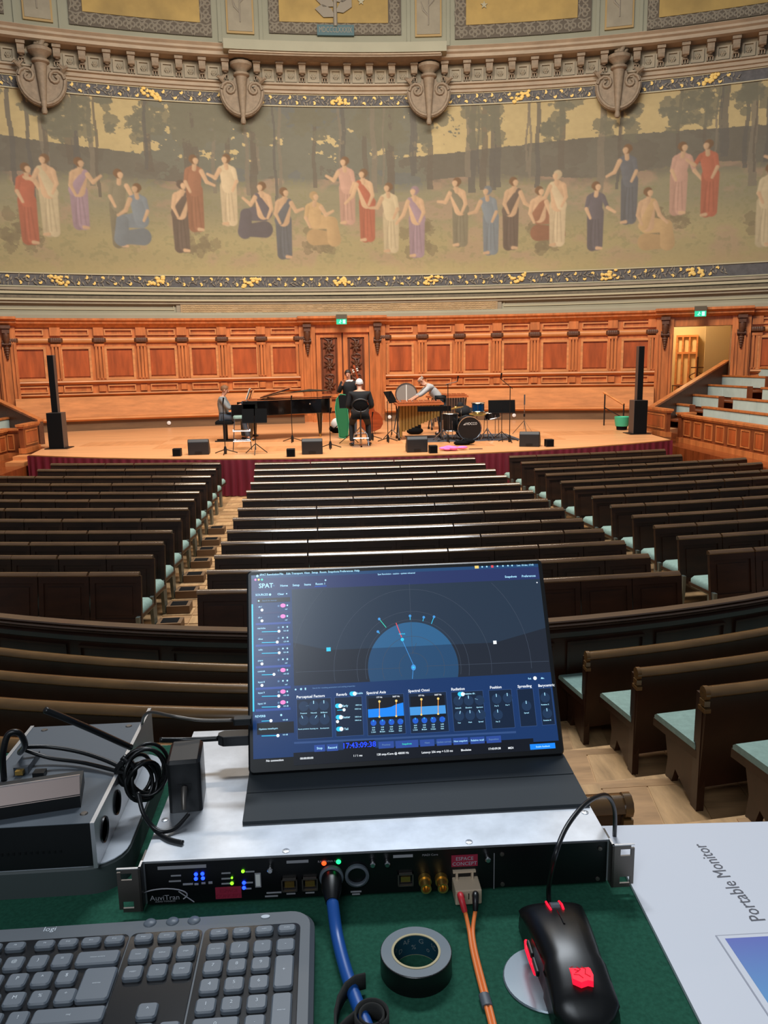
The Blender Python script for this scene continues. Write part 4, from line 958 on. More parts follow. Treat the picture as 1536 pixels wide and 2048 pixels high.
MB().bb(-.02, .01, .06, 1.36, .70, .86).build('fallboard', 'oak_panel', t)
MB().box((.17, .70, 1.12), (.02, .62, .24), ry=R_(20)).build('music_desk', 'piano', t)
for i, (x, y) in enumerate(((.16, .14), (.16, 1.28), (1.85, .95))):
    q = MB().lathe([(.0, .08), (.035, .08), (.04, .12), (.055, .3), (.075, .56), (.085, .60), (.085, .64), (0, .64)], (x, y, 0), 10); lg_ = q.build('leg', 'piano', t, smooth=40)
    MB().lathe([(0, 0), (.03, 0), (.035, .03), (.03, .07), (.03, .09), (0, .09)], (x, y, 0), 10).build('caster', 'brass', lg_, smooth=40)
q = MB()
for s in (-.07, .07): q.tube([(.22, .7+s, .1), (.22, .7+s*.6, .64)], .012, 6)
q.bb(.12, .3, .58, .82, .07, .12).build('pedal_lyre', 'piano', t); MB().bb(.02, .14, .62, .65, .06, .075).bb(.02, .14, .69, .72, .06, .075).bb(.02, .14, .76, .79, .06, .075).build('pedals', 'brass', t)
q = MB()
for x in (.9, 1.3, 1.62): q.sphere((x, .33+.13*(x-.9) if x < 1.3 else .45+.12*(x-1.3), .86), .02, 8, 5)
q.build('lid_knobs', 'chrome', t)
sh = MB().box((-.04, .64, 1.13), (.012, .2, .28), ry=R_(20)).box((-.04, .86, 1.13), (.012, .2, .28), ry=R_(20)).build('sheet_music', 'paper'); sh.location = (-2.6, 19.75, S0); tag(sh, 'white sheet music open on the piano desk', 'sheet music')
# piano bench
bp = (-3.20, 20.05, S0)
t = T('piano_bench', 'black cushioned piano bench under the seated pianist', 'bench', bp); MB().rbox((0, 0, .47), (.42, .58, .09), .04, top=.03).build('seat', 'black_matte', t, smooth=50)
for y in (-.2, .2):
    MB().bb(-.03, .03, y-.02, y+.02, .03, .43).build('leg', 'black', t); MB().bb(-.24, .24, y-.025, y+.025, 0, .03).build('foot', 'black', t)
# tall chrome stool with pale green seat
t = T('bar_stool', 'tall chrome stool with a pale green seat behind the music stand', 'stool', ST(485, 899), .1); MB().rbox((0, 0, .72), (.34, .32, .06), .06, top=.02).build('seat', 'cushion', t, smooth=50)
for sx in (-1, 1):
    for sy_ in (-1, 1): MB().tube([(sx*.14, sy_*.12, .7), (sx*.2, sy_*.2, 0)], .011, 6).build('leg', 'chrome', t)
q = MB()
for zz in (.2, .42): q.tube([(-.19, -.18, zz), (.19, -.18, zz)], .012, 6).tube([(-.19, .18, zz), (.19, .18, zz)], .01, 6)
q.build('footrest_bar', 'chrome', t)
# ---- people
def skin(name, nodes, edges, mt, parent, root, sub=2):
    keys = list(nodes); me = bpy.data.meshes.new(name); me.from_pydata([nodes[k][0] for k in keys], [(keys.index(a), keys.index(b)) for a, b in edges], []); me.update()
    o = bpy.data.objects.new(name, me); o.modifiers.new('s', 'SKIN')
    ly = me.skin_vertices[0].data if me.skin_vertices else None
    for i, k in enumerate(keys):
        r = nodes[k][1]; ly[i].radius = r if isinstance(r, tuple) else (r, r); ly[i].use_root = (k == root)
    s = o.modifiers.new('u', 'SUBSURF'); s.levels = sub; s.render_levels = sub
    m2 = bake(o)
    m2.shade_smooth(); m2.materials.clear(); m2.materials.append(M_[mt]); o = bpy.data.objects.new(name, m2); COL.objects.link(o); o.parent = parent; return o
def person(label, loc, rz, J, hair, shirt, trouser, shoe, bald=False, long_hair=False, sleeve=1.0, look=(0, 0)):
    """J: joints in the figure's own frame (x right, y forward, z up)."""
    t = T('person', label, 'person', loc, rz)
    V = lambda k: Vector(J[k]); N = {}; E = []
    hd = V('head'); nk = V('neck'); up = (hd-nk).normalized(); pel = V('pelvis'); ch = V('chest')
    fwd = Vector(J.get('face', (0, 1, 0))).normalized(); fwd = (fwd-up*fwd.dot(up)).normalized(); rt = fwd.cross(up)
    N['pelvis'] = (pel, (.125, .105)); N['waist'] = (pel.lerp(ch, .45), (.118, .092)); N['chest'] = (ch, (.145, .105)); N['sh'] = (ch.lerp(nk, .62), (.11, .085)); N['neck'] = (nk, .05)
    N['jaw'] = (hd-up*.05+fwd*.022, (.060, .062)); N['skull'] = (hd+up*.03, (.072, .088)); N['crown'] = (hd+up*.10-fwd*.008, (.052, .062))
    E += [('pelvis', 'waist'), ('waist', 'chest'), ('chest', 'sh'), ('sh', 'neck'), ('neck', 'jaw'), ('jaw', 'skull'), ('skull', 'crown')]
    for s in 'lr':
        a, b, c = V('sh'+s), V('el'+s), V('wr'+s)
        N['a'+s] = (a, .052); N['b'+s] = (a.lerp(b, .5), .045); N['c'+s] = (b, .037); N['d'+s] = (b.lerp(c, .45), .036); N['e'+s] = (c, .025)
        E += [('sh', 'a'+s), ('a'+s, 'b'+s), ('b'+s, 'c'+s), ('c'+s, 'd'+s), ('d'+s, 'e'+s)]
        d = (c-b).normalized(); side = Vector(J.get('palm', (1, 0, 0))); side = (side-d*side.dot(d)).normalized(); dn = d.cross(side)
        if dn.z > 0: dn = -dn
        palm = c+d*.055; N['p'+s] = (palm, (.036, .016)); E.append(('e'+s, 'p'+s))
        for f, (o, L) in enumerate(((-.030, .062), (-.010, .076), (.010, .072), (.029, .056))):
            k = 'f%d%s' % (f, s); N[k] = (palm+side*o+d*.04, .0095); N[k+'m'] = (palm+side*o*1.1+d*(.04+L*.5)+dn*.010, .0088); N[k+'t'] = (palm+side*o*1.1+d*(.04+L*.85)+dn*.034, .0075)
            E += [('p'+s, k), (k, k+'m'), (k+'m', k+'t')]
        sg = 1 if s == 'l' else -1
        N['t'+s] = (palm+side*sg*.035-d*.01, .012); N['u'+s] = (palm+side*sg*.055+d*.03+dn*.008, .010); E += [('p'+s, 't'+s), ('t'+s, 'u'+s)]
        h, k, n = V('hip'+s), V('kn'+s), V('an'+s); toe = V('to'+s)
        N['h'+s] = (h, .082); N['i'+s] = (h.lerp(k, .5), .068); N['k'+s] = (k, .052); N['l'+s] = (k.lerp(n, .35), .05); N['n'+s] = (n, .036); N['o'+s] = (toe, (.036, .026))
        E += [('pelvis', 'h'+s), ('h'+s, 'i'+s), ('i'+s, 'k'+s), ('k'+s, 'l'+s), ('l'+s, 'n'+s), ('n'+s, 'o'+s)]
    body = skin('body', N, E, 'skin_tone', t, 'pelvis')
    g = lambda k, f=1.0, add=0: (N[k][0], tuple(x*f+add for x in N[k][1]) if isinstance(N[k][1], tuple) else N[k][1]*f+add)
    ks = ['pelvis', 'waist', 'chest', 'sh']; C = {k: g(k, 1.22, .016) for k in ks}; CE = [('pelvis', 'waist'), ('waist', 'chest'), ('chest', 'sh')]
    C['col'] = (N['sh'][0].lerp(nk, .55), .062); CE.append(('sh', 'col'))
    for s in 'lr':
        for k in 'abcd': C[k+s] = g(k+s, 1.15, .016)
        CE += [('sh', 'a'+s), ('a'+s, 'b'+s), ('b'+s, 'c'+s)]
        cuff = N['c'+s][0].lerp(N['e'+s][0], .88 if sleeve >= 1 else max(sleeve, .12)); C['q'+s] = (cuff, .038 if sleeve >= 1 else .048)
        if sleeve >= 1: CE += [('c'+s, 'd'+s), ('d'+s, 'q'+s)]
        else: CE += [('c'+s, 'q'+s)]; del C['d'+s]
    skin('shirt', C, CE, shirt, t, 'pelvis')
    P = {'pelvis': (pel-Vector((0, 0, .01)), (.15, .13))}; PE = []
    for s in 'lr':
        for k in 'hikln': P[k+s] = g(k+s, 1.12, .014)
        PE += [('pelvis', 'h'+s), ('h'+s, 'i'+s), ('i'+s, 'k'+s), ('k'+s, 'l'+s), ('l'+s, 'n'+s)]
    skin('trousers', P, PE, trouser, t, 'pelvis')
    for s in 'lr':
        n, toe = V('an'+s), V('to'+s); d = (toe-n); d.z = 0; d = d.normalized() if d.length > 1e-4 else Vector((0, 1, 0)); gz = min(n.z, toe.z)-.035
        zg = J.get('sole', gz); skin('shoe', {'a': (Vector((n.x, n.y, zg+.05))-d*.05, .045), 'b': (Vector((n.x, n.y, zg+.045))+d*.06, (.046, .04)), 'c': (Vector((n.x, n.y, zg+.035))+d*.17, (.042, .03))}, [('a', 'b'), ('b', 'c')], shoe, t, 'a', 1)
    M = Matrix(((rt.x, fwd.x, up.x, hd.x), (rt.y, fwd.y, up.y, hd.y), (rt.z, fwd.z, up.z, hd.z), (0, 0, 0, 1)))
    for s in (-1, 1): MB(M).sphere((s*.032, .083, .02), (.012, .008, .008), 8, 5).build('eye', 'eye', t, smooth=True); MB(M).sphere((s*.078, -.005, .01), (.012, .022, .032), 8, 6).build('ear', 'skin_tone', t, smooth=True)
    MB(M).tube([(0, .082, .03), (0, .104, -.005), (0, .088, -.02)], [.008, .014, .008], 6).build('nose', 'skin_tone', t, smooth=True)
    MB(M).sphere((0, .082, -.045), (.024, .008, .006), 8, 5).build('mouth', 'lip', t, smooth=True)
    q = MB(M)                                # hair cap: shell over the skull, open at the face
    vs = []; fs = []; nn, mm_ = 20, 9
    for j in range(mm_+1):
        for i in range(nn):
            A = 2*math.pi*i/nn; front = max(0, math.sin(A)); back = max(0, -math.sin(A)); lim = math.pi*(.56-.27*front+.20*back) if not bald else math.pi*.52
            B = lim*j/mm_
            if bald: B = math.pi*.38+(math.pi*.24)*j/mm_*(1-.9*front)
            w = 1+.03*math.sin(7*A+5*B); w *= .93 if bald else 1; vs.append((.086*w*math.sin(B)*math.cos(A), -.008+.102*w*math.sin(B)*math.sin(A), .035+.098*w*math.cos(B)))
    for j in range(mm_):
        for i in range(nn): k = (i+1) % nn; fs.append((j*nn+i, j*nn+k, (j+1)*nn+k, (j+1)*nn+i))
    if not bald: fs.append(tuple(range(nn)))
    q.add(vs, fs)
    if long_hair: q.tube([(0, -.075, .06), (0, -.11, -.05), (0, -.10, -.18), (0, -.09, -.26)], [.06, .075, .06, .02], 10)
    q.build('hair', hair, t, smooth=True)
    return t
# pianist: sits facing right (+x), figure frame turned so that forward is world +x
Jp = dict(pelvis=(0, 0, .60), chest=(0, -.04, .93), neck=(0, -.02, 1.10), head=(0, .03, 1.24), face=(-.15, 1, -.3), shl=(-.17, -.03, 1.04), shr=(.17, -.03, 1.04), ell=(-.20, .12, .80), elr=(.20, .14, .80), wrl=(-.12, .36, .86), wrr=(.12, .38, .88),
          hipl=(-.09, .02, .58), hipr=(.09, .02, .58), knl=(-.12, .44, .56), knr=(.13, .46, .54), anl=(-.12, .42, .09), anr=(.13, .56, .09), tol=(-.12, .56, .05), tor=(.13, .70, .05), palm=(1, 0, 0), sole=0.0)
person('seated pianist in a grey top holding dark cloth at the keyboard', (bp[0], bp[1]-.02, S0), R_(-90), Jp, 'hair_brown', 'cloth_grey', 'jeans', 'trouser_dark', sleeve=.3)
q = MB(); N_ = 12
for i in range(5): q.sphere((.02*i, .0+.02*(i % 2), -.05*i), (.07, .13-.012*i, .06), 10, 7)
o = q.build('dark_cloth', 'navy_cloth', smooth=True); o.location = (-2.72, 20.0, S0+.92); tag(o, 'dark blue cloth held by the pianist over the keys', 'cloth')
# double bass player standing, facing the audience, partly behind the seated man
wb = ST(693, 874)
Jw = dict(pelvis=(0, 0, .90), chest=(0, .02, 1.24), neck=(0, .02, 1.42), head=(.02, .05, 1.555), face=(.2, 1, -.25), shl=(.17, .02, 1.35), shr=(-.17, .02, 1.35), ell=(.26, .14, 1.14), elr=(-.26, .08, 1.10), wrl=(.16, .28, 1.34), wrr=(-.06, .26, .98),
          hipl=(.09, 0, .88), hipr=(-.09, 0, .88), knl=(.11, .04, .48), knr=(-.11, .03, .48), anl=(.12, 0, .08), anr=(-.12, 0, .08), tol=(.14, .14, .04), tor=(-.14, .14, .04), palm=(1, 0, 0), sole=0.0)
person('standing double bass player with dark hair and a dark jacket', (wb[0]+.10, wb[1]+.1, S0), R_(180), Jw, 'hair_dark', 'cloth_black', 'jeans', 'trouser_dark', long_hair=True)
q = MB()
q.tube([(math.cos(a)*.085, math.sin(a)*.075, .0+.01*math.sin(3*a)) for a in np.linspace(0, 6.28, 14)[:-1]], .028, 7, closed=True); o = q.build('scarf', 'white', smooth=True); o.location = (wb[0]+.10, wb[1]+.08, S0+1.40); tag(o, 'pale scarf round the neck of the bass player', 'scarf')
# double bass leaning, scroll up and left, body lower right behind the man
b0 = ST(752, 868); t = T('double_bass', 'brown double bass held by the standing musician', 'double bass', (b0[0], b0[1], S0))
top = Vector((-.52, -.02, 1.70)); bot = Vector((-.04, 0, .08)); d = (top-bot).normalized(); x = d.cross(Vector((0, 1, 0))).normalized(); M = frame(bot, x, d)
half = [(0, 0), (.17, .02), (.27, .12), (.30, .27), (.25, .42), (.17, .50), (.16, .58), (.19, .68), (.22, .78), (.19, .92), (.11, 1.02), (.04, 1.10)]
pl = half+[(-a, b) for a, b in half[::-1]][:-1]
MB(M).prism(pl, -.1, .1).build('body', 'bass_wood', t, bev=.015)
MB(M).prism([(-.03, 1.05), (.03, 1.05), (.022, 1.6), (-.022, 1.6)], -.02, .05).build('neck', 'bass_wood', t); MB(M).prism([(-.035, .62), (.035, .62), (.022, 1.6), (-.022, 1.6)], .10, .125).build('fingerboard', 'black', t)
sc = MB(M).tube([(0, 1.6, .02), (0, 1.72, .0), (0, 1.76, .05), (0, 1.72, .08), (0, 1.69, .05)], [.028, .03, .03, .025, .015], 7).build('scroll', 'bass_wood', t, smooth=50)
q = MB(M)
for k in range(2):
    for s in (-1, 1): q.tube([(0, 1.62+.05*k, .02), (s*.075, 1.62+.05*k, .02)], [.008, .018], 6)
q.build('tuning_pegs', 'ivory', t); MB(M).prism([(-.07, .38), (.07, .38), (.05, .5), (-.05, .5)], .1, .15).build('bridge', 'oak_light', t); MB(M).prism([(-.04, .06), (.04, .06), (.03, .34), (-.03, .34)], .105, .13).build('tailpiece', 'black', t)
q = MB(M)
for s in (-.018, -.006, .006, .018): q.tube([(s, .3, .14), (s, .44, .155), (s*.8, 1.62, .11)], .0025, 4)
q.build('strings', 'chrome', t)
for s in (-1, 1): MB(M).prism([(s*.12, .36), (s*.14, .36), (s*.12, .56), (s*.10, .56)], .1, .104).build('sound_hole', 'black', t)
MB(M).tube([(0, 0, 0), (0, -.12, 0)], .008).build('endpin', 'chrome', t)
# green padded case upright behind the music stand
g0 = ST(690, 876); t = T('instrument_case', 'tall green padded instrument case standing beside the bass player', 'case', (g0[0]-.03, g0[1], S0))
prof = [(-.12, .03), (.0, 0), (.10, .05), (.13, .4), (.11, .7), (.14, .95), (.06, 1.08), (-.06, 1.10), (-.16, .98), (-.20, .75), (-.17, .45), (-.12, .2)]
MB(frame((0, 0, 0), (1, 0, 0), (0, 0, 1))).prism(prof, -.10, .10).build('shell', 'green_case', t, bev=.03); MB(frame((0, 0, 0), (1, 0, 0), (0, 0, 1))).tube([(a*1.01, b, .105) for a, b in prof], .008, 5, closed=True).build('zip', 'green_plastic', t)
# backpack
p = ST(676, 866); t = T('backpack', 'black and white backpack lying on the stage behind the microphone stand', 'backpack', p); MB().sphere((0, 0, .12), (.24, .14, .13), 14, 9).build('body', 'black_matte', t, smooth=True); MB().sphere((-.02, -.05, .24), (.17, .1, .17), 14, 9).build('top_pocket', 'white', t, smooth=True)
MB().tube([(-.12, -.12, .12), (0, -.19, .22), (.1, -.13, .3)], .025, 6, flat=.4).build('strap', 'black', t, smooth=True)
# seated man on a high chair seen from behind
cb = ST(722, 893); t = T('drum_throne', 'tall black chair with an oval backrest under the seated man', 'chair', (cb[0], cb[1], S0))
MB().rbox((0, 0, .66), (.40, .38, .08), .1, top=.03).build('seat', 'black_matte', t, smooth=50)
MB().tube([(.19*math.cos(a), -.27, .93+.14*math.sin(a)) for a in np.linspace(0, 6.28, 22)[:-1]], .014, 6, closed=True).build('backrest_ring', 'black', t, smooth=True)
MB().sphere((0, -.26, .93), (.17, .02, .12), 14, 8).build('backrest', 'black_matte', t, smooth=True); MB().tube([(0, -.18, .64), (0, -.27, .72), (0, -.28, .85)], .014, 6).build('backrest_bar', 'black', t)
MB().tube([(0, 0, .06), (0, 0, .64)], .022, 8).build('column', 'chrome', t); q = MB()
for sx in (-1, 1): q.tube([(0, 0, .45), (sx*.14, -.1, .28), (sx*.17, -.16, .02)], .01, 5).tube([(0, 0, .45), (sx*.14, .1, .28), (sx*.17, .16, .02)], .01, 5)
q.tube([(-.17, -.15, .2), (.17, -.15, .2)], .009, 5).tube([(-.1, 0, .3), (.1, 0, .3)], .009, 5).build('legs', 'chrome', t)
MB().bb(-.2, .2, -.2, -.15, 0, .03).bb(-.2, .2, .15, .2, 0, .03).bb(-.02, .02, -.2, .2, .005, .03).build('base', 'chrome', t)
Jm = dict(pelvis=(0, .02, .76), chest=(0, .06, 1.08), neck=(0, .10, 1.25), head=(.0, .16, 1.375), face=(0, 1, -.5), shl=(-.20, .07, 1.17), shr=(.20, .07, 1.17), ell=(-.27, .06, .90), elr=(.27, .06, .90), wrl=(-.17, .30, .84), wrr=(.17, .30, .84),
          hipl=(-.10, .05, .74), hipr=(.10, .05, .74), knl=(-.19, .33, .48), knr=(.19, .33, .48), anl=(-.19, .12, .09), anr=(.19, .12, .09), tol=(-.22, .25, .05), tor=(.22, .25, .05), sole=0.0)
person('white-haired man in a black sweater seated with his back to the hall', (cb[0], cb[1], S0), 0, Jm, 'hair_white', 'cloth_black', 'trouser_dark', 'black')
# percussionist bending over the marimba to the left
pb = ST(868, 872)
Jq = dict(pelvis=(0, 0, .90), chest=(0, .22, 1.16), neck=(0, .36, 1.30), head=(0, .47, 1.38), face=(0, .8, -.75), shl=(-.16, .28, 1.22), shr=(.18, .28, 1.22), ell=(-.20, .50, 1.04), elr=(.22, .50, 1.02), wrl=(-.16, .70, .92), wrr=(.16, .74, .90),
          hipl=(-.09, 0, .88), hipr=(.10, 0, .88), knl=(-.11, .02, .48), knr=(.12, -.02, .48), anl=(-.12, -.02, .08), anr=(.13, -.06, .08), tol=(-.12, .12, .04), tor=(.13, .08, .04), sole=0.0)
person('percussionist in a light grey shirt leaning over the marimba', (pb[0]+.20, pb[1]+.35, S0), R_(90), Jq, 'hair_grey', 'cloth_light', 'trouser_dark', 'black', bald=True, sleeve=.4)
# ---- marimba
def marimba(px, py, L, w0, w1, h, rz, label, name, tube_mat):
    t = T(name, label, 'instrument', ST(px, py), rz)
    MB().add([(-L/2, -w0/2, h-.05), (L/2, -w1/2, h-.05), (L/2, w1/2, h-.05), (-L/2, w0/2, h-.05), (-L/2, -w0/2, h), (L/2, -w1/2, h), (L/2, w1/2, h), (-L/2, w0/2, h)], [(0, 3, 2, 1), (4, 5, 6, 7), (0, 1, 5, 4), (1, 2, 6, 5), (2, 3, 7, 6), (3, 0, 4, 7)]).build('frame', 'bar_wood', t)
    n = 26
    for row, (ya, yb) in enumerate(((-.46, -.04), (.06, .44))):
        for k in range(n):
            if row == 1 and k % 7 in (2, 6): continue
            f = (k+.5)/n; x = -L/2+.04+(L-.08)*f; w = w0+(w1-w0)*f
            MB().bb(x-.36*L/n, x+.36*L/n, ya*w, yb*w, h+.012+.02*row, h+.034+.02*row).build('bar', 'bar_wood', t)
    for k in range(13):
        f = (k+.5)/13; x = -L/2+.08+(L-.16)*f; hh = h-.12-(.62-.42*f if k else .7)*(h/.9)
        MB().lathe([(0, hh), (.038, hh), (.038, h-.06), (0, h-.06)], (x, -.14, 0), 8).build('resonator', tube_mat, t, smooth=40)
    for s in (-1, 1):
        x = s*(L/2-.06); w = w0 if s < 0 else w1
        MB().tube([(x, -w*.42, h-.06), (x, w*.35, .06)], .017, 6).tube([(x, w*.42, h-.06), (x, -w*.35, .06)], .017, 6).build('crossed_legs', 'black', t)
        for y in (-.35, .35): MB().lathe([(0, 0), (.03, .0), (.03, .06), (0, .06)], (x, y*w, 0), 8).build('caster', 'black', t)
    return t
marimba(838, 878, 1.15, .85, .5, .88, 0, 'rosewood marimba with gold resonator tubes under the percussionist', 'marimba', 'resonator')
o = MB().rbox((0, 0, 0), (.78, .1, .12), .01).build('long_case', 'black_matte'); p = ST(864, 880); o.location = (p[0], p[1]-.42, S0+.77); tag(o, 'long black keyboard case resting along the marimba front', 'case')
marimba(895, 858, 1.1, .55, .38, .92, .1, 'vibraphone with metal bars between the marimba and the drum kit', 'vibraphone', 'chrome')
# gong drum
p = ST(815, 862); t = T('frame_drum', 'large translucent drum on a stand at the left end of the marimba', 'drum', (p[0], p[1]+.2, S0)); M = frame((0, 0, .98), (1, 0, 0), (0, 0, 1))
MB(M).tube([(.29*math.cos(a), .29*math.sin(a), 0) for a in np.linspace(0, 6.283, 29)[:-1]], .022, 6, closed=True).build('hoop', 'chrome', t, smooth=True); MB(M).lathe([(0, 0), (.28, 0), (.28, .01), (0, .01)], n=28).build('drumhead', 'clear_head', t)
MB(M).prism([(-.012, -.26), (.012, -.26), (.012, .26), (-.012, .26)], .012, .02).build('stripe', 'lettering', t)
MB().tube([(-.2, 0, .75), (-.3, .0, .3), (-.36, -.1, .02)], .014).tube([(.2, 0, .75), (.3, .0, .3), (.36, -.1, .02)], .014).tube([(0, .05, .7), (0, .25, .02)], .014).build('stand', 'black', t)
# black bag by the marimba
p = ST(829, 868); t = T('cloth_bag', 'black cloth bag slumped on the floor under the marimba', 'bag', (p[0], p[1]-.1, S0)); MB().sphere((0, 0, .09), (.22, .12, .10), 12, 8).sphere((.06, .02, .19), (.11, .09, .15), 10, 7).build('body', 'black_matte', t, smooth=True); MB().tube([(-.05, -.05, .2), (0, -.05, .34), (.1, -.04, .3)], .012).build('handle', 'black', t)
# ---- drum kit and rug
p = ST(930, 876); o = MB().rbox((0, 0, .006), (2.6, 1.7, .012), .02, top=.002).build('drum_rug', 'rug'); o.location = (p[0]-.1, p[1]+.0, S0); tag(o, 'grey rug under the drum kit', 'rug')
def drum(parent_label, loc, r, h, name, shell, head, rx=0, ry=0, label=None, grp=None, legs=0, S=None):
    t = T(name, label, 'drum', loc, 0, grp); M = Matrix.Rotation(ry, 4, 'Y') @ Matrix.Rotation(rx, 4, 'X')
    MB(M).lathe([(r, 0), (r, h)], n=28).build('shell', shell, t, smooth=40); MB(M).lathe([(0, h), (r*.96, h+.002), (r, h)], n=28).build('drumhead', head, t); MB(M).lathe([(0, 0), (r*.96, -.002), (r, 0)], n=28).build('drumhead', head, t)
    for zz in (0, h): MB(M).tube([(r*1.03*math.cos(a), r*1.03*math.sin(a), zz) for a in np.linspace(0, 6.283, 25)[:-1]], .012, 5, closed=True).build('hoop', 'chrome', t, smooth=True)
    for k in range(6): a = k*math.pi/3+.3; MB(M).tube([(r*1.04*math.cos(a), r*1.04*math.sin(a), .02), (r*1.04*math.cos(a), r*1.04*math.sin(a), h-.02)], .008, 5).build('tension_rod', 'chrome', t)
    for k in range(legs): a = k*2.1+.6; MB().tube([(r*1.05*math.cos(a), r*1.05*math.sin(a), h*.6), (r*1.15*math.cos(a), r*1.15*math.sin(a), -loc[2]+S0)], .009, 5).build('leg', 'chrome', t)
    return t
p = ST(940, 882); bd = drum('', (p[0], p[1]+.42, S0+.29), .27, .42, 'bass_drum', 'black', 'black', R_(90), 0, 'black bass drum with white lettering at the front of the kit')
bd.location = (p[0], p[1]+.48, S0+.29)
M = frame((0, -.428, .11), (1, 0, 0), (0, 0, 1)); q = MB(M); q.text('HOCCO', Matrix.Translation((.045, 0, 0)) @ Matrix.Scale(.8, 4, (1, 0, 0)), .062)
for k, hh in enumerate((.018, .028, .045)): q.bb(-.145+.016*k, -.135+.016*k, -.03, -.03+hh, 0, .002)
q.build('lettering', 'lettering', bd)
p = (p[0], p[1], S0)
drum('', (p[0]+.27, p[1]+.42, S0+.66), .15, .2, 'tom_drum', 'drum_blue', 'drumhead', 0, 0, 'blue sparkle tom drum mounted above the bass drum')
drum('', (p[0]-.40, p[1]+.45, S0+.22), .19, .40, 'floor_tom', 'black', 'drumhead', 0, 0, 'black floor tom at the left of the kit', legs=3)
drum('', (p[0]+.62, p[1]+.40, S0+.50), .19, .14, 'snare_drum', 'black', 'drumhead', 0, R_(-12), 'black snare drum on a stand at the right of the kit', legs=3)
t = T('cymbal', 'bronze cymbal on a stand lying low behind the bass drum', 'cymbal', (p[0]+.22, p[1]+.30, S0)); MB(Matrix.Rotation(R_(8), 4, 'X')).lathe([(0, .66), (.03, .655), (.04, .64), (.2, .62), (.205, .617)], n=24).build('disc', 'brass', t, smooth=40); q = MB(); tripod(q, .66, .22, .2, .009); q.build('stand', 'chrome', t)
t = T('cymbal', 'bronze cymbal on a stand left of the blue tom', 'cymbal', (p[0]-.12, p[1]+.55, S0)); MB(Matrix.Rotation(R_(-10), 4, 'Y')).lathe([(0, .80), (.03, .795), (.04, .78), (.19, .76), (.195, .757)], n=24).build('disc', 'brass', t, smooth=40); q = MB(); tripod(q, .80, .22, .2, .009); q.build('stand', 'chrome', t)
p2 = (p[0]+.05, p[1]+1.15, S0); t = T('drum_stool', 'black round drum stool behind the kit covered with a dark cloth', 'stool', p2); MB().sphere((0, 0, .62), (.2, .18, .16), 14, 9).sphere((.16, 0, .6), (.16, .15, .12), 12, 8).sphere((-.08, .02, .76), (.09, .08, .10), 10, 7).build('cloth', 'cloth_black', t, smooth=True); q = MB(); tripod(q, .5, .25, .25, .014); q.build('tripod', 'chrome', t)
for k, (x, y) in enumerate(((-.62, .15), (.42, .05))):
    t = T('kit_hardware', ['folded chrome stand hardware left of the bass drum', 'chrome snare stand legs right of the bass drum'][k], 'stand', (p[0]+x, p[1]+y, S0)); q = MB(); tripod(q, .5, .26, .26, .010); tripod(q, .4, .18, .3, .008, a0=1.3); q.build('tripod', 'chrome', t)
t = T('pedal_bag', 'black lidded bag on the rug before the bass drum', 'bag', ST(929, 890)); MB().sphere((-.05, 0, .05), (.2, .13, .06), 14, 7).sphere((.1, 0, .08), (.14, .11, .06), 12, 7).build('body', 'black_matte', t, smooth=True); MB().tube([(-.1, 0, .09), (0, 0, .15), (.1, 0, .12)], .014).build('handle', 'black', t)
q = MB(); rn = random.Random(4)
for k in range(9): q.sphere((rn.uniform(-.26, .22), rn.uniform(-.06, .08), .03+rn.uniform(0, .03)), (rn.uniform(.07, .13), .08, rn.uniform(.03, .06)), 10, 6)
p3 = ST(908, 901); o = q.build('pink_cloth', 'pink_cloth', smooth=True); o.location = p3; tag(o, 'crumpled pink cloth on the stage edge', 'cloth')
p3 = ST(948, 899); t = T('metal_rail', 'short flat metal rails lying beside the pink cloth', 'metal rail', p3); MB().bb(-.12, .17, -.05, -.02, 0, .02).bb(-.1, .19, .01, .04, 0, .02).build('rail', 'chrome', t)
# bucket and little handrail at the right
p3 = (7.05, 20.6, S0); t = T('bucket', 'dark bucket with a green liner behind the right subwoofer', 'bucket', p3); MB().lathe([(0, 0), (.13, 0), (.16, .24), (.155, .24), (.125, .01), (0, .01)], n=20).build('pail', 'black_matte', t, smooth=40)
MB().lathe([(.165, .1), (.185, .22), (.2, .34), (.19, .35), (.15, .3), (0, .26)], n=20).build('liner', 'green_plastic', t, smooth=40)
t = T('handrail', 'oak capped handrail beside the right subwoofer', 'handrail', (7.2, 21.6, S0)); MB().tube([(-.12, .55, .93), (.15, -.3, .62)], .035, 6).build('rail', 'oak_light', t); MB().tube([(-.1, .5, 0), (-.1, .5, .92)], .02, 6).tube([(-.1, .5, .5), (.16, -.3, .25)], .014, 6).tube([(.15, -.3, 0), (.15, -.3, .62)], .02, 6).build('post', 'black', t)
# small things on the right stand
t = T('stand_desk', 'small oak desk with papers high in the right stand', 'desk', (12.6, 22.2, z(-.32))); MB().bb(-.3, .5, -.3, .3, .0, .36).build('cabinet', 'oak', t); MB().box((.1, -.05, .42), (.5, .4, .03), rx=.3).build('top', 'oak_light', t)
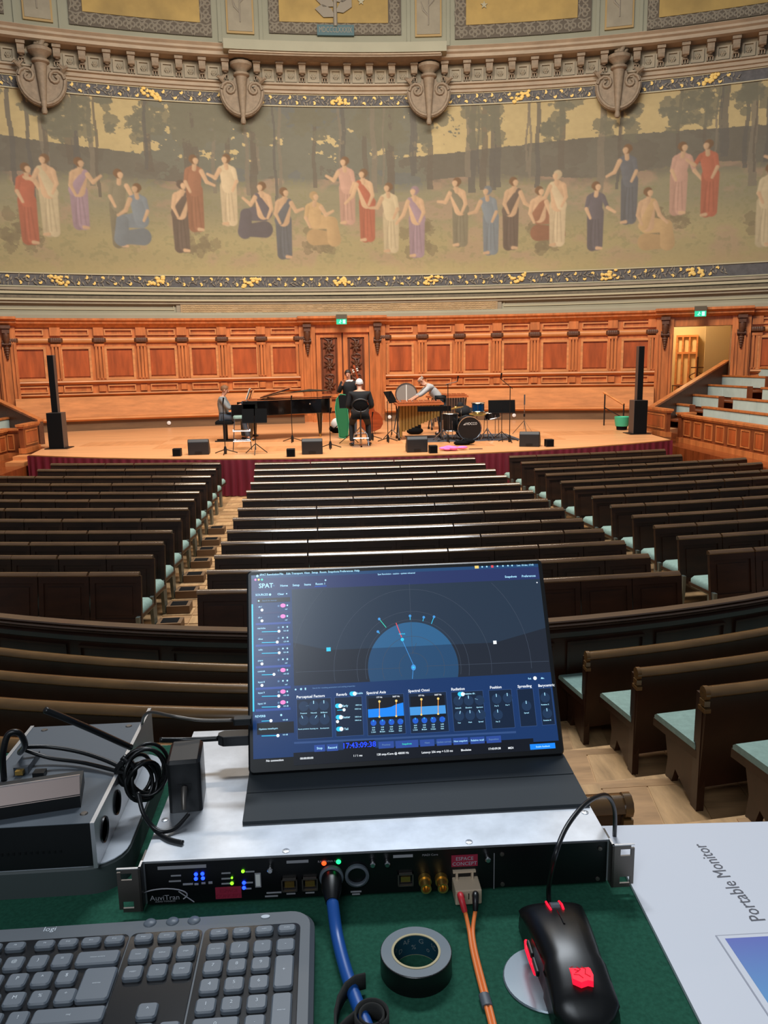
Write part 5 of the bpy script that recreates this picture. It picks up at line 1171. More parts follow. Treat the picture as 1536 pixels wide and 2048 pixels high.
# ================================================================== CONTROL DESK
ZT = z(-.507); ZR = z(-.457)
mat('felt', (40, 88, 70), 0.95, grain=(260, 260, 260), amt=0.2, spec=.1)
mat('table_board', (60, 44, 32), 0.6)
mat('carton', (226, 228, 236), 0.5)
mat('carton_ink', (96, 96, 104), 0.6)
mat('carton_line', (170, 172, 184), 0.6)
mat('zinc', (196, 200, 206), 0.38, metal=.75, grain=(30, 30, 30), amt=0.14, detail=6)
mat('ear_metal', (110, 104, 98), 0.4, metal=.8)
mat('edge_metal', (210, 212, 215), 0.3, metal=.7)
mat('face_black', (9, 9, 11), 0.35)
mat('print_grey', (150, 150, 154), 0.6)
mat('sticker', (150, 34, 60), 0.6)
mat('led_blue', (20, 50, 255), 0.4, emit=6)
mat('led_green', (120, 255, 30), 0.4, emit=3)
mat('led_teal', (30, 255, 120), 0.4, emit=3)
mat('led_red', (255, 60, 20), 0.4, emit=4)
mat('box_grey', (84, 92, 100), 0.5)
mat('box_black', (16, 17, 19), 0.45)
mat('device_white', (186, 192, 200), 0.45)
mat('device_body', (70, 78, 78), 0.6)
mat('taupe', (128, 112, 106), 0.4, metal=.4)
mat('cable_black', (16, 16, 17), 0.35)
mat('cable_blue', (30, 84, 162), 0.35)
mat('fibre', (244, 132, 62), 0.45)
mat('boot_red', (200, 40, 50), 0.45)
mat('beige', (196, 176, 150), 0.45)
mat('folio', (44, 50, 54), 0.7)
mat('bezel', (14, 15, 17), 0.35)
mat('key_body', (88, 94, 100), 0.5)
mat('key_field', (20, 20, 22), 0.15, coat=.6)
mat('key_cap', (100, 108, 117), 0.45)
mat('key_ink', (215, 222, 228), 0.6)
mat('mouse_black', (14, 14, 15), 0.33)
mat('mouse_glow', (255, 20, 50), 0.4, emit=1.6)
mat('disc_grey', (120, 132, 140), 0.3, metal=.3)
mat('tape_side', (12, 13, 14), 0.3)
mat('tape_face', (96, 108, 116), 0.5)
mat('card', (196, 180, 140), 0.8)
mat('core_blue', (14, 60, 76), 0.6)
mat('core_ink', (120, 130, 130), 0.7)
mat('velcro', (40, 40, 38), 0.95)
zb_ = z(-1.83)
t = T('desk_table', 'plain board table carrying the equipment under a green cloth', 'table', (-.9, .6, zb_))
L = [(-1.9, .12), (.05, .12), (.05, .770), (-.478, .770), (-.478, 1.03), (-1.9, 1.03)]
MB().prism([(x+.9, y-.6) for x, y in L], ZT-.03-zb_, ZT-.003-zb_).build('tabletop', 'table_board', t)
for x, y in ((-1.85, .17), (-1.85, .98), (.0, .17), (.0, .72)): MB().bb(x+.9-.025, x+.9+.025, y-.6-.025, y-.6+.025, 0, ZT-.03-zb_).build('leg', 'table_board', t)
o = MB().prism([(x, y) for x, y in L], ZT-.003, ZT).build('table_cloth', 'felt'); tag(o, 'green felt cloth laid over the desk table', 'cloth')
# ---- white carton lid
A = np.array([-.4523, .7776]); ax = np.array([.1837, -.0099]); ax /= np.linalg.norm(ax); ay = np.array([-ax[1], ax[0]])
Mc = frame((A[0], A[1], ZT+.0008), (ax[0], ax[1], 0), (ay[0], ay[1], 0))
t = T('cardboard_sleeve', 'white printed cardboard sleeve at the right edge of the desk', 'packaging', (0, 0, ZT))
MB(Mc).bb(0, .46, -.60, 0, 0, .0035).build('sheet', 'carton', t, world=True)
PB = AZ(1515, 1840, ZT+.004); PT = AZ(1398, 1692, ZT+.004); c = (PB+PT)/2; d = PT-PB; Lt = np.linalg.norm(d[:2])+.004
q = MB(frame((c[0]+.001, c[1], ZT+.0046), (d[0], d[1], 0), (-d[1], d[0], 0))); vs, fs = text_tris('Portable Monitor'); wdt = max(v[0] for v in vs)-min(v[0] for v in vs); q.add([(x*Lt/wdt, y*Lt/wdt*1.18, 0) for x, y, _ in vs], fs)
q.build('lettering', 'carton_ink', t, world=True)
gm = bpy.data.materials.new('print_blue'); gm.use_nodes = True; nt = gm.node_tree; g = nt.nodes.new('ShaderNodeNewGeometry'); s_ = nt.nodes.new('ShaderNodeSeparateXYZ'); mr = nt.nodes.new('ShaderNodeMapRange'); cr = nt.nodes.new('ShaderNodeValToRGB')
nt.links.new(g.outputs['Position'], s_.inputs[0]); nt.links.new(s_.outputs[1], mr.inputs[0]); mr.inputs[1].default_value = .605; mr.inputs[2].default_value = .50; nt.links.new(mr.outputs[0], cr.inputs[0]); nt.links.new(cr.outputs[0], nt.nodes['Principled BSDF'].inputs['Base Color'])
cr.color_ramp.elements[0].color = (*lin((104, 110, 196)), 1); cr.color_ramp.elements[1].color = (*lin((96, 176, 222)), 1); M_['print_blue'] = gm
B = AZ(1430, 1872, ZT+.004); Mb = frame((B[0], B[1], ZT+.0045), (1, -.02, 0), (.02, 1, 0))
MB(Mb).bb(0, .26, -.20, 0, 0, .0002).build('outline', 'carton_line', t, world=True); MB(Mb).bb(.0012, .26, -.20, -.0012, .0002, .0004).build('margin', 'carton', t, world=True); MB(Mb).bb(.0065, .26, -.20, -.005, .0004, .0006).build('blue_picture', gm, t, world=True)
# ---- rack unit
Pf = np.array([-.9237, .6925]); ang = R_(-1.1); Mr = Matrix.Translation((Pf[0], Pf[1], z(-.501))) @ Matrix.Rotation(ang, 4, 'Z')
Wd, Dp, Ht = .4445, .270, .044
t = T('rack_unit', 'slim steel rack audio interface lying across the middle of the desk', 'audio interface', (Pf[0], Pf[1], z(-.501)), 0); rk = t
G = Matrix.Rotation(ang, 4, 'Z')
MB(G).bb(0, Wd, 0, Dp, 0, Ht).build('chassis', 'zinc', t)
MB(G).bb(.002, Wd-.002, -.0015, 0, 0, Ht-.0012).build('front_panel', 'face_black', t)
for s, nm in ((-1, 'l'), (1, 'r')):
    x0 = 0 if s < 0 else Wd; M = G @ Matrix.Translation((x0, -.011, 0)) @ Matrix.Diagonal((s, 1, 1, 1)); q = MB(M)
    # plate with two open slots, built as strips
    q.bb(0, .008, 0, .002, 0, Ht).bb(.018, .0215, 0, .002, .003, Ht-.003).bb(.008, .018, 0, .002, 0, .004).bb(.008, .018, 0, .002, .011, .033).bb(.008, .018, 0, .002, .040, Ht).bb(0, .002, 0, .03, 0, Ht)
    q.build('rack_ear', 'ear_metal', t); MB(M).bb(0, .0215, .0, .0022, Ht, Ht+.0008).bb(0, .002, 0, .012, Ht, Ht+.0008).build('ear_edge', 'edge_metal', t)
nrm = np.array([math.sin(-ang), math.cos(ang), 0.0])
def RF(px, py):
    d = ray(px, py); p0 = np.array([Pf[0], Pf[1], 0]) - nrm*.0018; k = ((p0-CAM)@nrm)/(d@nrm); p = CAM+k*d-np.array([Pf[0], Pf[1], 0]); return (p[0]*math.cos(ang)+p[1]*math.sin(ang), p[2]-z(-.501))
def onface(px, py, dy=-.0018): x, zz = RF(px, py); return G @ Matrix(((1, 0, 0, x), (0, 0, -1, dy), (0, 1, 0, zz), (0, 0, 0, 1)))
K = .00047
def rt(q, px, py, w, h, th=.0004): M = onface(px, py); q.bb(-w*K/2, w*K/2, -h*K/2, h*K/2, 0, th, M)
q = MB()
for a in ((364, 1734, 96, 7), (595, 1723, 44, 6), (806, 1712, 40, 6), (516, 1760, 12, 32), (352, 1751, 20, 3), (350, 1762, 24, 3), (376, 1768, 20, 4), (393, 1768, 8, 4), (407, 1766, 8, 4), (421, 1765, 8, 5), (452, 1746, 18, 3), (452, 1757, 18, 3), (452, 1767, 18, 3), (500, 1743, 18, 3), (498, 1765, 16, 3), (497, 1777, 12, 3), (548, 1785, 30, 3), (543, 1792, 26, 3), (582, 1787, 18, 3), (620, 1785, 18, 3), (712, 1783, 22, 3), (712, 1788, 16, 3)): rt(q, *a)
for px, py, s in ((655, 1722, 'RAVENNA 64'), (860, 1709, 'MADI Core')): q.text(s, onface(px, py, -.0024), .0022)
q.build('panel_legends', 'print_grey', t)
q = MB(); q.text('AuviTran', onface(330, 1795, -.0024), .0052); q.text('AUDIO TOOLBOX', onface(331, 1802, -.0024), .0016)
x, zz = RF(332, 1793); q.tube([(x+.022*math.cos(a)-.002, -.0022, zz+.0075*math.sin(a)+.001) for a in np.linspace(2.6, -.6, 14)], .0007, 4, M=G); q.tube([(x+.026, -.0022, zz-.007), (x+.012, -.0022, zz+.005)], .0006, 4, M=G); q.build('maker_logo', 'print_grey', t)
for px, py, w, h in ((457, 1785, 52, 26), (929, 1721, 54, 26)):
    q = MB(); rt(q, px, py, w, h, .0003); o = q.build('sticker', 'sticker', t, label='red sticker reading ESPACE CONCEPT'); q = MB(); q.text('ESPACE', onface(px, py-4.5, -.0026), .0036); q.text('CONCEPT', onface(px, py+5.5, -.0026), .0036); q.build('sticker_text', 'boot_red' if px > 900 else 'sticker', o) if px < 900 else q.build('sticker_text', 'carton_line', o)
def led(px, py, m, r=.0016):
    MB(onface(px, py)).sphere((0, 0, .0005), (r, r, .0012), 10, 6).build('indicator_light', m, t, smooth=True)
for px, py in ((392, 1748), (405, 1747), (392, 1757), (406, 1756), (488, 1765), (488, 1775)): led(px, py, 'led_blue', .0019)
for px, py in ((486, 1742), (464, 1766)): led(px, py, 'led_green', .0017)
led(464, 1755, 'led_green', .001); led(648, 1726, 'led_red', .0024); led(677, 1723, 'led_teal', .0024)
def port(px, py, w, h, nm, m1='ear_metal'):
    M = onface(px, py, -.0018); a, b = w*K/2, h*K/2
    o = MB(M).bb(-a, a, b-.0012, b, 0, .003).bb(-a, a, -b, -b+.0012, 0, .003).bb(-a, -a+.0012, -b, b, 0, .003).bb(a-.0012, a, -b, b, 0, .003).build(nm, m1, t); MB(M).bb(-a*.6, a*.6, -b*.5, b*.3, 0, .0006).build('contacts', 'brass', o)
for px, py in ((579, 1768), (620, 1766), (811, 1757)): port(px, py, 32, 28, 'network_port')
for px, py in ((663, 1752), (714, 1749)): MB(onface(px, py)).lathe([(.0085, 0), (.0115, 0), (.0115, .003), (.0095, .004), (.0085, .003), (.0085, 0)], n=24, cap=False).build('round_socket', 'box_grey', t, smooth=30)
for px, py in ((849, 1757), (882, 1756)): MB(onface(px, py)).lathe([(0, 0), (.0062, 0), (.0062, .006), (.005, .006), (.005, .016), (.0035, .016), (.0035, .009), (0, .009)], n=18).build('coaxial_socket', 'brass', t, smooth=30)
for px, py in ((541, 1734), (745, 1723), (774, 1722), (974, 1713)): MB(onface(px, py)).lathe([(.0028, 0), (.0028, .006), (.002, .007), (0, .007)], n=14).build('thumb_screw', 'chrome', t, smooth=30)
for px, py in ((1004, 1708), (1005, 1768), (1200, 1697), (1195, 1757)): MB(onface(px, py)).lathe([(.0022, 0), (.002, .001), (0, .0012)], n=12).build('screw', 'ear_metal', t, smooth=30)
MB(onface(988, 1740)).bb(-.0003, .0003, -.02, .018, 0, .0004).build('seam', 'print_grey', t)
for px, py in ((572, 1702), (938, 1684), (1170, 1625), (330, 1640)):
    p = AZ(px, py, ZR); MB().lathe([(.0035, 0), (.0035, .0006), (.001, .001), (0, .0006)], (p[0]-Pf[0], p[1]-Pf[1], ZR-z(-.501)), 14).build('lid_screw', 'edge_metal', t, smooth=30)
p = AZ(430, 1482, ZR); MB(frame((p[0]-Pf[0]+.02, p[1]-Pf[1], ZR-z(-.501)+.0004), (1, 0, 0), (0, 1, 0)) @ Matrix.Rotation(math.pi, 4, 'Z')).text('AuviTran', I4, .005).build('lid_print', 'ear_metal', t)
MB(onface(516, 1760, -.0022)).bb(-.002, .002, -.006, .006, 0, .0003).build('barcode', 'lettering', t)
# ---- portable monitor
BL = AZ(497, 1550, ZR+.006); BR = AZ(1130, 1510, ZR+.006); X3 = (BR-BL); MW = np.linalg.norm(X3); X3 /= MW; nn_ = np.array([-X3[1], X3[0], 0]); ln = R_(27.5); Y3 = np.array([0, 0, 1])*math.cos(ln)+nn_*math.sin(ln); MH = .2335
Ms = frame((0, 0, 0), X3, Y3); base = (BL[0], BL[1], BL[2])
t = T('portable_monitor', 'thin portable monitor propped on its folio cover, showing audio software', 'monitor', base)
MB(Ms).rbox((MW/2, MH/2, -.0045), (MW, MH, .009), .006, top=.002).build('bezel', 'bezel', t, smooth=30)
fz = -(.006-.0002)
FL_ = AZ(485, 1645, ZR+.003); FR_ = AZ(1180, 1608, ZR+.003)
fv = [FL_-BL, FR_-BL, np.array([MW*X3[0], MW*X3[1]+.0, 0]), np.array([0, 0, 0])]
def quad(q, a, b, c, d, z0, z1):
    q.add([(p[0], p[1], z0) for p in (a, b, c, d)]+[(p[0], p[1], z1) for p in (a, b, c, d)], [(3, 2, 1, 0), (4, 5, 6, 7), (0, 1, 5, 4), (1, 2, 6, 5), (2, 3, 7, 6), (3, 0, 4, 7)]); return q
lp = lambda a, b, k: a+(b-a)*k
for k0, k1 in ((0, .60), (.62, 1.0)): quad(MB(), lp(fv[0], fv[3], k0), lp(fv[1], fv[2], k0), lp(fv[1], fv[2], k1), lp(fv[0], fv[3], k1), -.0056, -.0022).build('folio_flap', 'folio', t)
bk = [fv[3], fv[2], fv[2]+nn_*.15, fv[3]+nn_*.15]; quad(MB(), *bk, -.0058, -.0022).build('folio_base', 'folio', t)
a = fv[3]+nn_*.15; b = fv[2]+nn_*.15; up = Y3*MH*.62-np.cross(X3, Y3)*.011
MB().add([tuple(a+[0, 0, -.003]), tuple(b+[0, 0, -.003]), tuple(fv[2]+up), tuple(fv[3]+up), tuple(a+[0, .003, -.003]), tuple(b+[0, .003, -.003]), tuple(fv[2]+up+[0, .003, 0]), tuple(fv[3]+up+[0, .003, 0])], [(0, 1, 2, 3), (7, 6, 5, 4), (0, 4, 5, 1), (2, 6, 7, 3), (1, 5, 6, 2), (0, 3, 7, 4)]).build('folio_prop', 'folio', t)
def em(name, rgb, e=1.0, rough=.25): return mat(name, rgb, rough, emit=e, coat=.3)
em('ui_bg', (22, 52, 100)); em('ui_bar', (40, 52, 98)); em('ui_menu', (34, 70, 112)); em('ui_view', (32, 38, 50)); em('ui_view_top', (38, 52, 70)); em('ui_glow', (36, 72, 108)); em('ui_glow_top', (46, 96, 138)); em('ui_panel', (18, 34, 58)); em('ui_dark', (14, 18, 28)); em('ui_btn', (44, 74, 150)); em('ui_text', (170, 226, 250), 1.1); em('ui_dim', (96, 130, 170)); em('ui_line', (66, 76, 92)); em('ui_frame', (50, 78, 128)); em('ui_cyan', (50, 196, 236), 1.1); em('ui_blue', (24, 128, 232), 1.1); em('ui_blue2', (70, 150, 220)); em('ui_pink', (246, 130, 200), 1.1); em('ui_orange', (240, 160, 70), 1.0); em('ui_red', (226, 80, 90)); em('ui_white', (235, 240, 245), 1.1); em('ui_green', (60, 220, 190)); em('ui_yellow', (240, 210, 120)); em('ui_time', (30, 70, 255), 1.4); em('ui_knob', (30, 52, 82)); em('ui_sel', (30, 90, 200))
n3 = np.cross(X3, Y3)
def uv(cx, cy):
    d = ray(480+cx/2.2925, 1110+cy/2.2925); k = ((BL-CAM)@n3)/(d@n3); p = CAM+k*d-BL; return float(p@X3), float(p@Y3)
sm = None
LAY = {}
def lay(m, lv):
    k = (m, lv)
    if k not in LAY: LAY[k] = MB(Ms @ Matrix.Translation((0, 0, .0003+.00012*lv)))
    return LAY[k]
def R(m, lv, c0, c1):                        # flat rectangle between two opposite corners
    a, b = uv(*c0), uv(*c1); lay(m, lv).add([(a[0], a[1], 0), (b[0], a[1], 0), (b[0], b[1], 0), (a[0], b[1], 0)], [(0, 1, 2, 3)])
def RW_(m, lv, cx, cy, w, h): a = uv(cx, cy); lay(m, lv).add([(a[0]-w/2, a[1]-h/2, 0), (a[0]+w/2, a[1]-h/2, 0), (a[0]+w/2, a[1]+h/2, 0), (a[0]-w/2, a[1]+h/2, 0)], [(0, 1, 2, 3)])
def LN(m, lv, c0, c1, w=.0006):
    a, b = Vector(uv(*c0)), Vector(uv(*c1)); d = (b-a).normalized(); n = Vector((-d.y, d.x))*w/2; lay(m, lv).add([(p.x, p.y, 0) for p in (a-n, b-n, b+n, a+n)], [(0, 1, 2, 3)])
def DOT(m, lv, cx, cy, r, n=14, sx=1): a = uv(cx, cy); lay(m, lv).add([(a[0]+sx*r*math.cos(k*2*math.pi/n), a[1]+r*math.sin(k*2*math.pi/n), 0) for k in range(n)], [tuple(range(n))])
def TX(m, lv, cx, cy, s, h): a = uv(cx, cy); lay(m, lv).text(s, Matrix.Translation((a[0], a[1], 0)), h*1.12, .018)
def FR(m, lv, c0, c1, w=.0006):
    a, b = uv(*c0), uv(*c1); q = lay(m, lv)
    for x0, x1, y0, y1 in ((a[0], b[0], a[1]-w, a[1]), (a[0], b[0], b[1], b[1]+w), (a[0], a[0]+w, b[1], a[1]), (b[0]-w, b[0], b[1], a[1])): q.add([(x0, y0, 0), (x1, y0, 0), (x1, y1, 0), (x0, y1, 0)], [(0, 1, 2, 3)])
tl = uv(60, 90); br = uv(1462, 880); u0, v1 = tl; u1, v0 = br
u1 = MW-.0055; v0 = .0165; u0 = .0055; v1 = MH-.006
q = MB(Ms @ Matrix.Translation((0, 0, .0003))); q.add([(u0, v0, 0), (u1, v0, 0), (u1, v1, 0), (u0, v1, 0)], [(0, 1, 2, 3)]); screen = q.build('screen', 'ui_bg', t)
def AB(m, lv, x0, y0, x1, y1): lay(m, lv).add([(x0, y0, 0), (x1, y0, 0), (x1, y1, 0), (x0, y1, 0)], [(0, 1, 2, 3)])
vy = lambda cx, cy: uv(cx, cy)[1]
ux = lambda cx, cy: uv(cx, cy)[0]
AB('ui_menu', 1, u0, vy(60, 108), u1, v1); AB('ui_bar', 1, u0, vy(240, 158), u1, vy(60, 108))
vx0 = ux(243, 400); vt = vy(240, 158); vb = vy(245, 600); AB('ui_view', 1, vx0, vb, u1, vt)
wl = [uv(243, 402), uv(405, 436), uv(1168, 402), (u1, vy(1395, 335))]
lay('ui_view_top', 2).add([(vx0, vt, 0), (vx0, wl[0][1], 0), (*wl[1], 0), (*wl[2], 0), (*wl[3], 0), (u1, vt, 0)], [(0, 1, 2, 3, 4, 5)])
cc = uv(795, 516); R1 = abs(uv(582, 516)[0]-cc[0])
def arcpoly(m, lv, r, ymin, ymax, n=60, cy=None):
    cy = cc[1] if cy is None else cy; pts = []
    for k in range(n+1):
        yy = ymin+(ymax-ymin)*k/n
        if abs(yy-cy) <= r: pts.append((math.sqrt(r*r-(yy-cy)**2), yy))
    vs = [(cc[0]-x, y, 0) for x, y in pts]+[(cc[0]+x, y, 0) for x, y in pts]; k = len(pts); lay(m, lv).add(vs, [(i, k+i, k+i+1, i+1) for i in range(k-1)])
split = (wl[1][1]+wl[2][1])/2
arcpoly('ui_glow', 2, R1*.98, vb, min(split, cc[1]+R1)); arcpoly('ui_glow_top', 3, R1*.98, split, cc[1]+R1*.98)
for r in (.12, .26, .40, .47, .66, 1.0):
    rr = abs(uv(1335, 500)[0]-cc[0])*r; m = lay('ui_line', 4); n = 64
    for k in range(n):
        a0, a1 = -.6+(math.pi+1.2)*k/n, -.6+(math.pi+1.2)*(k+1)/n
        P = [(cc[0]+ra*math.cos(a), cc[1]+ra*math.sin(a)) for ra, a in ((rr-.0002, a0), (rr+.0002, a0), (rr+.0002, a1), (rr-.0002, a1))]
        if all(vx0 < x < u1 and vb < y < vt for x, y in P): m.add([(x, y, 0) for x, y in P], [(0, 1, 2, 3)])
for c0, c1 in (((255, 538), (740, 518)), ((850, 510), (1415, 487)), ((776, 130), (790, 450)), ((790, 455), (808, 405))): LN('ui_line', 4, c0, c1, .0004)
DOT('ui_blue2', 6, 795, 516, .0035, sx=.8); DOT('ui_cyan', 7, 795, 516, .0012); LN('ui_blue2', 5, (795, 505), (744, 392), .0006); LN('ui_blue2', 5, (793, 530), (790, 568), .0006); LN('ui_red', 5, (741, 378), (715, 312), .001)
DOT('ui_cyan', 6, 744, 388, .002); TX('ui_cyan', 6, 742, 362, 'clarinet', .0016)
for a, b in (((638, 294), (670, 333)), ((779, 280), (780, 298)), ((842, 286), (838, 304)), ((889, 284), (877, 316)), ((632, 352), (640, 360))): LN('ui_cyan' if a[0] != 638 else 'ui_green', 5, a, b, .0007); DOT('ui_blue2', 6, a[0], a[1], .0016)
RW_('ui_cyan', 5, 406, 433, .005, .0045); RW_('ui_white', 5, 1168, 401, .004, .004); DOT('ui_white', 5, 1361, 127, .0008)
for s, x in (('SPAT Revolution', 135), ('File', 190), ('Edit', 222), ('Transport', 262), ('View', 307), ('Setup', 343), ('Room', 381), ('Snapshots', 429), ('Preferences', 488), ('Help', 536)): TX('ui_text', 3, x, 96-.044*x, s, .0021)
DOT('ui_text', 3, 80, 97, .0015)
for k, m in enumerate(('ui_pink', 'ui_yellow', 'ui_green')): DOT(m, 3, 71+15*k, 114-.3*k, .0013)
TX('ui_text', 3, 717, 86, 'Spat Revolution - session - quintet rehearsal', .0016)
RW_('ui_yellow', 3, 1085, 56, .005, .0035); RW_('ui_red', 3, 1156, 53, .003, .003)
for x in (1110, 1131, 1180, 1205, 1228, 1247): DOT('ui_text', 3, x, 62-.044*(x-900)+2, .001)
TX('ui_text', 3, 1307, 47, 'Lun. 18 dec. 17:43', .0018)
TX('ui_text', 3, 119, 142, 'SPAT', .0048); TX('ui_dim', 3, 155, 142, '=', .003)
for s, x, y in (('Home', 202, 141), ('Setup', 257, 139), ('Items', 310, 136), ('Room 1', 369, 133), ('Snapshots', 1241, 100), ('Preferences', 1323, 97)): TX('ui_text', 3, x, y, s, .0023)
LN('ui_sel', 3, (343, 145), (397, 142), .0007); DOT('ui_text', 3, 392, 116, .001)
AB('ui_cyan', 3, u0, vy(66, 718), u0+.0018, vy(66, 226))
TX('ui_text', 3, 100, 183, 'SOURCES', .0022); DOT('ui_text', 3, 138, 182, .0014); TX('ui_text', 3, 187, 180, 'Clear', .0022); DOT('ui_text', 3, 214, 178, .0008)
R('ui_dark', 2, (78, 200), (230, 214)); DOT('ui_text', 3, 86, 211, .001); TX('ui_dim', 3, 135, 209, 'Search for sources', .0014)
names_ = ['ob l', 'ob r', 'marimba', 'vibes', 'cello', 'piano', 'contrab', 'Input 8', 'Input 9', 'Input 10']; vals = ['-inf', '-inf', '0.0 dB', '-2.0 dB', '0.0 dB', '-inf', '-6.0 dB', '-inf', '-0.5 dB', '0.0 dB']; knob = [101, 101, 179, 171, 180, 101, 156, 101, 178, 178]
for k in range(10):
    y = 238+49.3*k; mute = k in (0, 1, 6, 8, 9)
    R('ui_btn' if k % 2 else 'ui_bar', 2, (72, y+26), (232, y+28)); TX('ui_text', 3, 92+(len(names_[k])-4)*2, y, names_[k], .0017); DOT('ui_dim', 3, 177, y-4, .0012)
    if mute: DOT('ui_pink', 3, 197, y-6, .0024, sx=1.3)
    else: DOT('ui_text', 3, 197, y-6, .001)
    DOT('ui_text', 3, 217, y-7, .001); TX('ui_text', 3, 211, y+11, vals[k], .0014)
    if knob[k] > 110: LN('ui_cyan', 3, (100, y+16), (knob[k], y+14), .0008)
    DOT('ui_white', 4, knob[k], y+15-.02*(knob[k]-100), .0017)
TX('ui_text', 3, 93, 740, 'REVERB', .0022); DOT('ui_text', 3, 189, 734, .0012)
for y, x in ((760, 142), (828, 174)): LN('ui_cyan', 3, (99, y+2), (x, y), .0008); DOT('ui_white', 4, x, y, .0018); TX('ui_text', 3, 208, y-4, '0.0 dB', .0014)
R('ui_dark', 4, (78, 772), (248, 815)); TX('ui_text', 5, 130, 797, 'Options reverb.prn', .0017)
# lower half: parameter panels
TX('ui_dim', 3, 430, 606, 'Search for resetting parameters and setting properties', .0014); DOT('ui_text', 3, 255, 617, .001); DOT('ui_text', 3, 280, 615, .0012); RW_('ui_text', 3, 300, 614, .0015, .0025)
TX('ui_text', 3, 1328, 567, 'Rel.', .0017); DOT('ui_white', 3, 1352, 565, .0022); DOT('ui_text', 3, 1384, 565, .0009); TX('ui_text', 3, 1387, 565, 'Abs.', .0016)
PN = [(258, 425, 845, 'Perceptual Factors', 324, 649), (432, 568, 835, 'Reverb', 466, 640), (576, 762, 828, 'Spectral Axis', 624, 631), (770, 960, 818, 'Spectral Omni', 820, 622), (966, 1130, 810, 'Radiation', 999, 615), (1138, 1262, 800, 'Position', 1172, 607), (1268, 1362, 792, 'Spreading', 1304, 602), (1366, 1446, 786, 'Barycentric', 1404, 598)]
for xa, xb, yb, s, tx, ty in PN:
    yt = ty+13; R('ui_panel', 2, (xa, yt), (xb, yb-8)); FR('ui_frame', 3, (xa, yt), (xb, yb-8), .0005); TX('ui_white', 3, tx, ty, s, .0027)
def KN(x, y, lab, m='ui_knob', ln_='ui_text', r=.0058, ang_=0, dy=32, lh=.0013):
    DOT(m, 4, x, y+6, r); a = uv(x, y+6); lay(ln_, 5).add([(a[0]-.0004+math.sin(ang_)*r*.4, a[1]+r*.4*math.cos(ang_), 0), (a[0]+.0004+math.sin(ang_)*r*.4, a[1]+r*.4*math.cos(ang_), 0), (a[0]+.0004+math.sin(ang_)*r, a[1]+r*math.cos(ang_), 0), (a[0]-.0004+math.sin(ang_)*r, a[1]+r*math.cos(ang_), 0)], [(0, 1, 2, 3)])
    TX('ui_text', 5, x, y+dy+6, lab, lh)
for i, (x, s) in enumerate(((292, 'Presence'), (338, 'Warmth'), (385, 'Brilliance'))): KN(x, 688-2*i, s, ang_=[1.5, 0, 0][i])
for i, (x, s) in enumerate(((292, 'Room presence'), (340, 'Running rev.'), (388, 'Envelopment'))): KN(x, 752-2*i, s, ang_=[-.4, .6, 0][i], dy=40, lh=.0012)
def TG(x, y): DOT('ui_cyan', 4, x-6, y, .0025); DOT('ui_cyan', 4, x+6, y, .0025); RW_('ui_cyan', 4, x, y, .004, .005); DOT('ui_white', 5, x+8, y, .0023)
TG(518, 636); TX('ui_text', 4, 548, 634, 'Enable', .0018)
for x, y, s in ((452, 692, 'Early'), (455, 744, 'Cluster'), (457, 798, 'Tail')): TG(x, y); TX('ui_text', 4, x+30, y, s, .0021)
LN('ui_cyan', 4, (446, 712), (476, 710), .0008); DOT('ui_white', 5, 477, 710, .0018); DOT('ui_white', 5, 447, 764, .0018)
for x, y in ((543, 688), (540, 706), (541, 742), (541, 758)): TX('ui_text', 4, x, y, '100.0 ms', .0013)
for (xa, xb, ya, yb, pk) in ((588, 752, 658, 750, True), (780, 944, 650, 740, False)):
    R('ui_dark', 4, (xa, ya), (xb, yb))
    a = uv(xa, yb-4); b = uv(xb, yb-10); h0 = uv(xa, yb-42); hm = uv((xa+xb)/2, yb-48); h1 = uv(xb, yb-66 if pk else yb-44)
    y0_ = a[1]; m = lay('ui_blue' if pk else 'ui_blue2', 5)
    cur = [(a[0], h0[1]), (hm[0], h0[1]+(.0006 if pk else 0)), (hm[0]+.006, h0[1]+(.0015 if pk else 0)), (hm[0]+.012, h0[1]+(.004 if pk else 0)), (b[0], h0[1]+(.0055 if pk else 0))]
    m.add([(x, y, 0) for x, y in cur]+[(x, y0_, 0) for x, y in cur], [(i, i+1, 6+i, 5+i) for i in range(4)])
    for xx in (xa+51, xa+128): LN('ui_orange', 6, (xx, yb-74-(xx-xa)*.04), (xx, yb-6-(xx-xa)*.04), .0008); DOT('ui_yellow', 7, xx, yb-76-(xx-xa)*.04, .0014); DOT('ui_yellow', 7, xx, yb-6-(xx-xa)*.04, .0012)
    TX('ui_white', 6, xa+50, ya-5, '177 Hz', .0015); TX('ui_white', 6, xa+127, ya-9, '5657 Hz', .0015)
    for i in range(4): KN(xa+24+41*i, yb+14-2*i, ['0.00', '0.00', '0.00', '0.00'][i], 'ui_sel', 'ui_cyan', .0034, [0, 0, -.5, 1.3][i], 22, .0013); TX('ui_text', 5, xa+24+41*i, yb+52-2*i, ['Axis', 'Axis', 'Axis', 'Axis'][i], .0013); TX('ui_text', 5, xa+24+41*i, yb+62-2*i, ['L.Gain', 'M.Gain', 'H.Gain', 'Gain'][i], .0013)
TG(1013, 638); TX('ui_text', 4, 1053, 636, 'Relative dir.', .0017)
for i, (x, s) in enumerate(((1000, 'Azimuth'), (1048, 'Elevation'), (1098, 'Aperture'))): KN(x, 664-2*i, s, ang_=[.5, 0, -1.2][i])
for i, (x, s) in enumerate(((1005, 'Yaw'), (1055, 'Pitch'), (1104, 'Spread'))): KN(x, 732-3*i, s, ang_=[.3, 0, -.4][i])
for x, y, s in ((1176, 654, 'Pos X'), (1226, 650, 'Pos Y'), (1182, 726, 'Pos Z'), (1313, 686, 'Spread'), (1398, 648, 'Rotation X'), (1408, 720, 'Rotation Z')): KN(x, y, s)
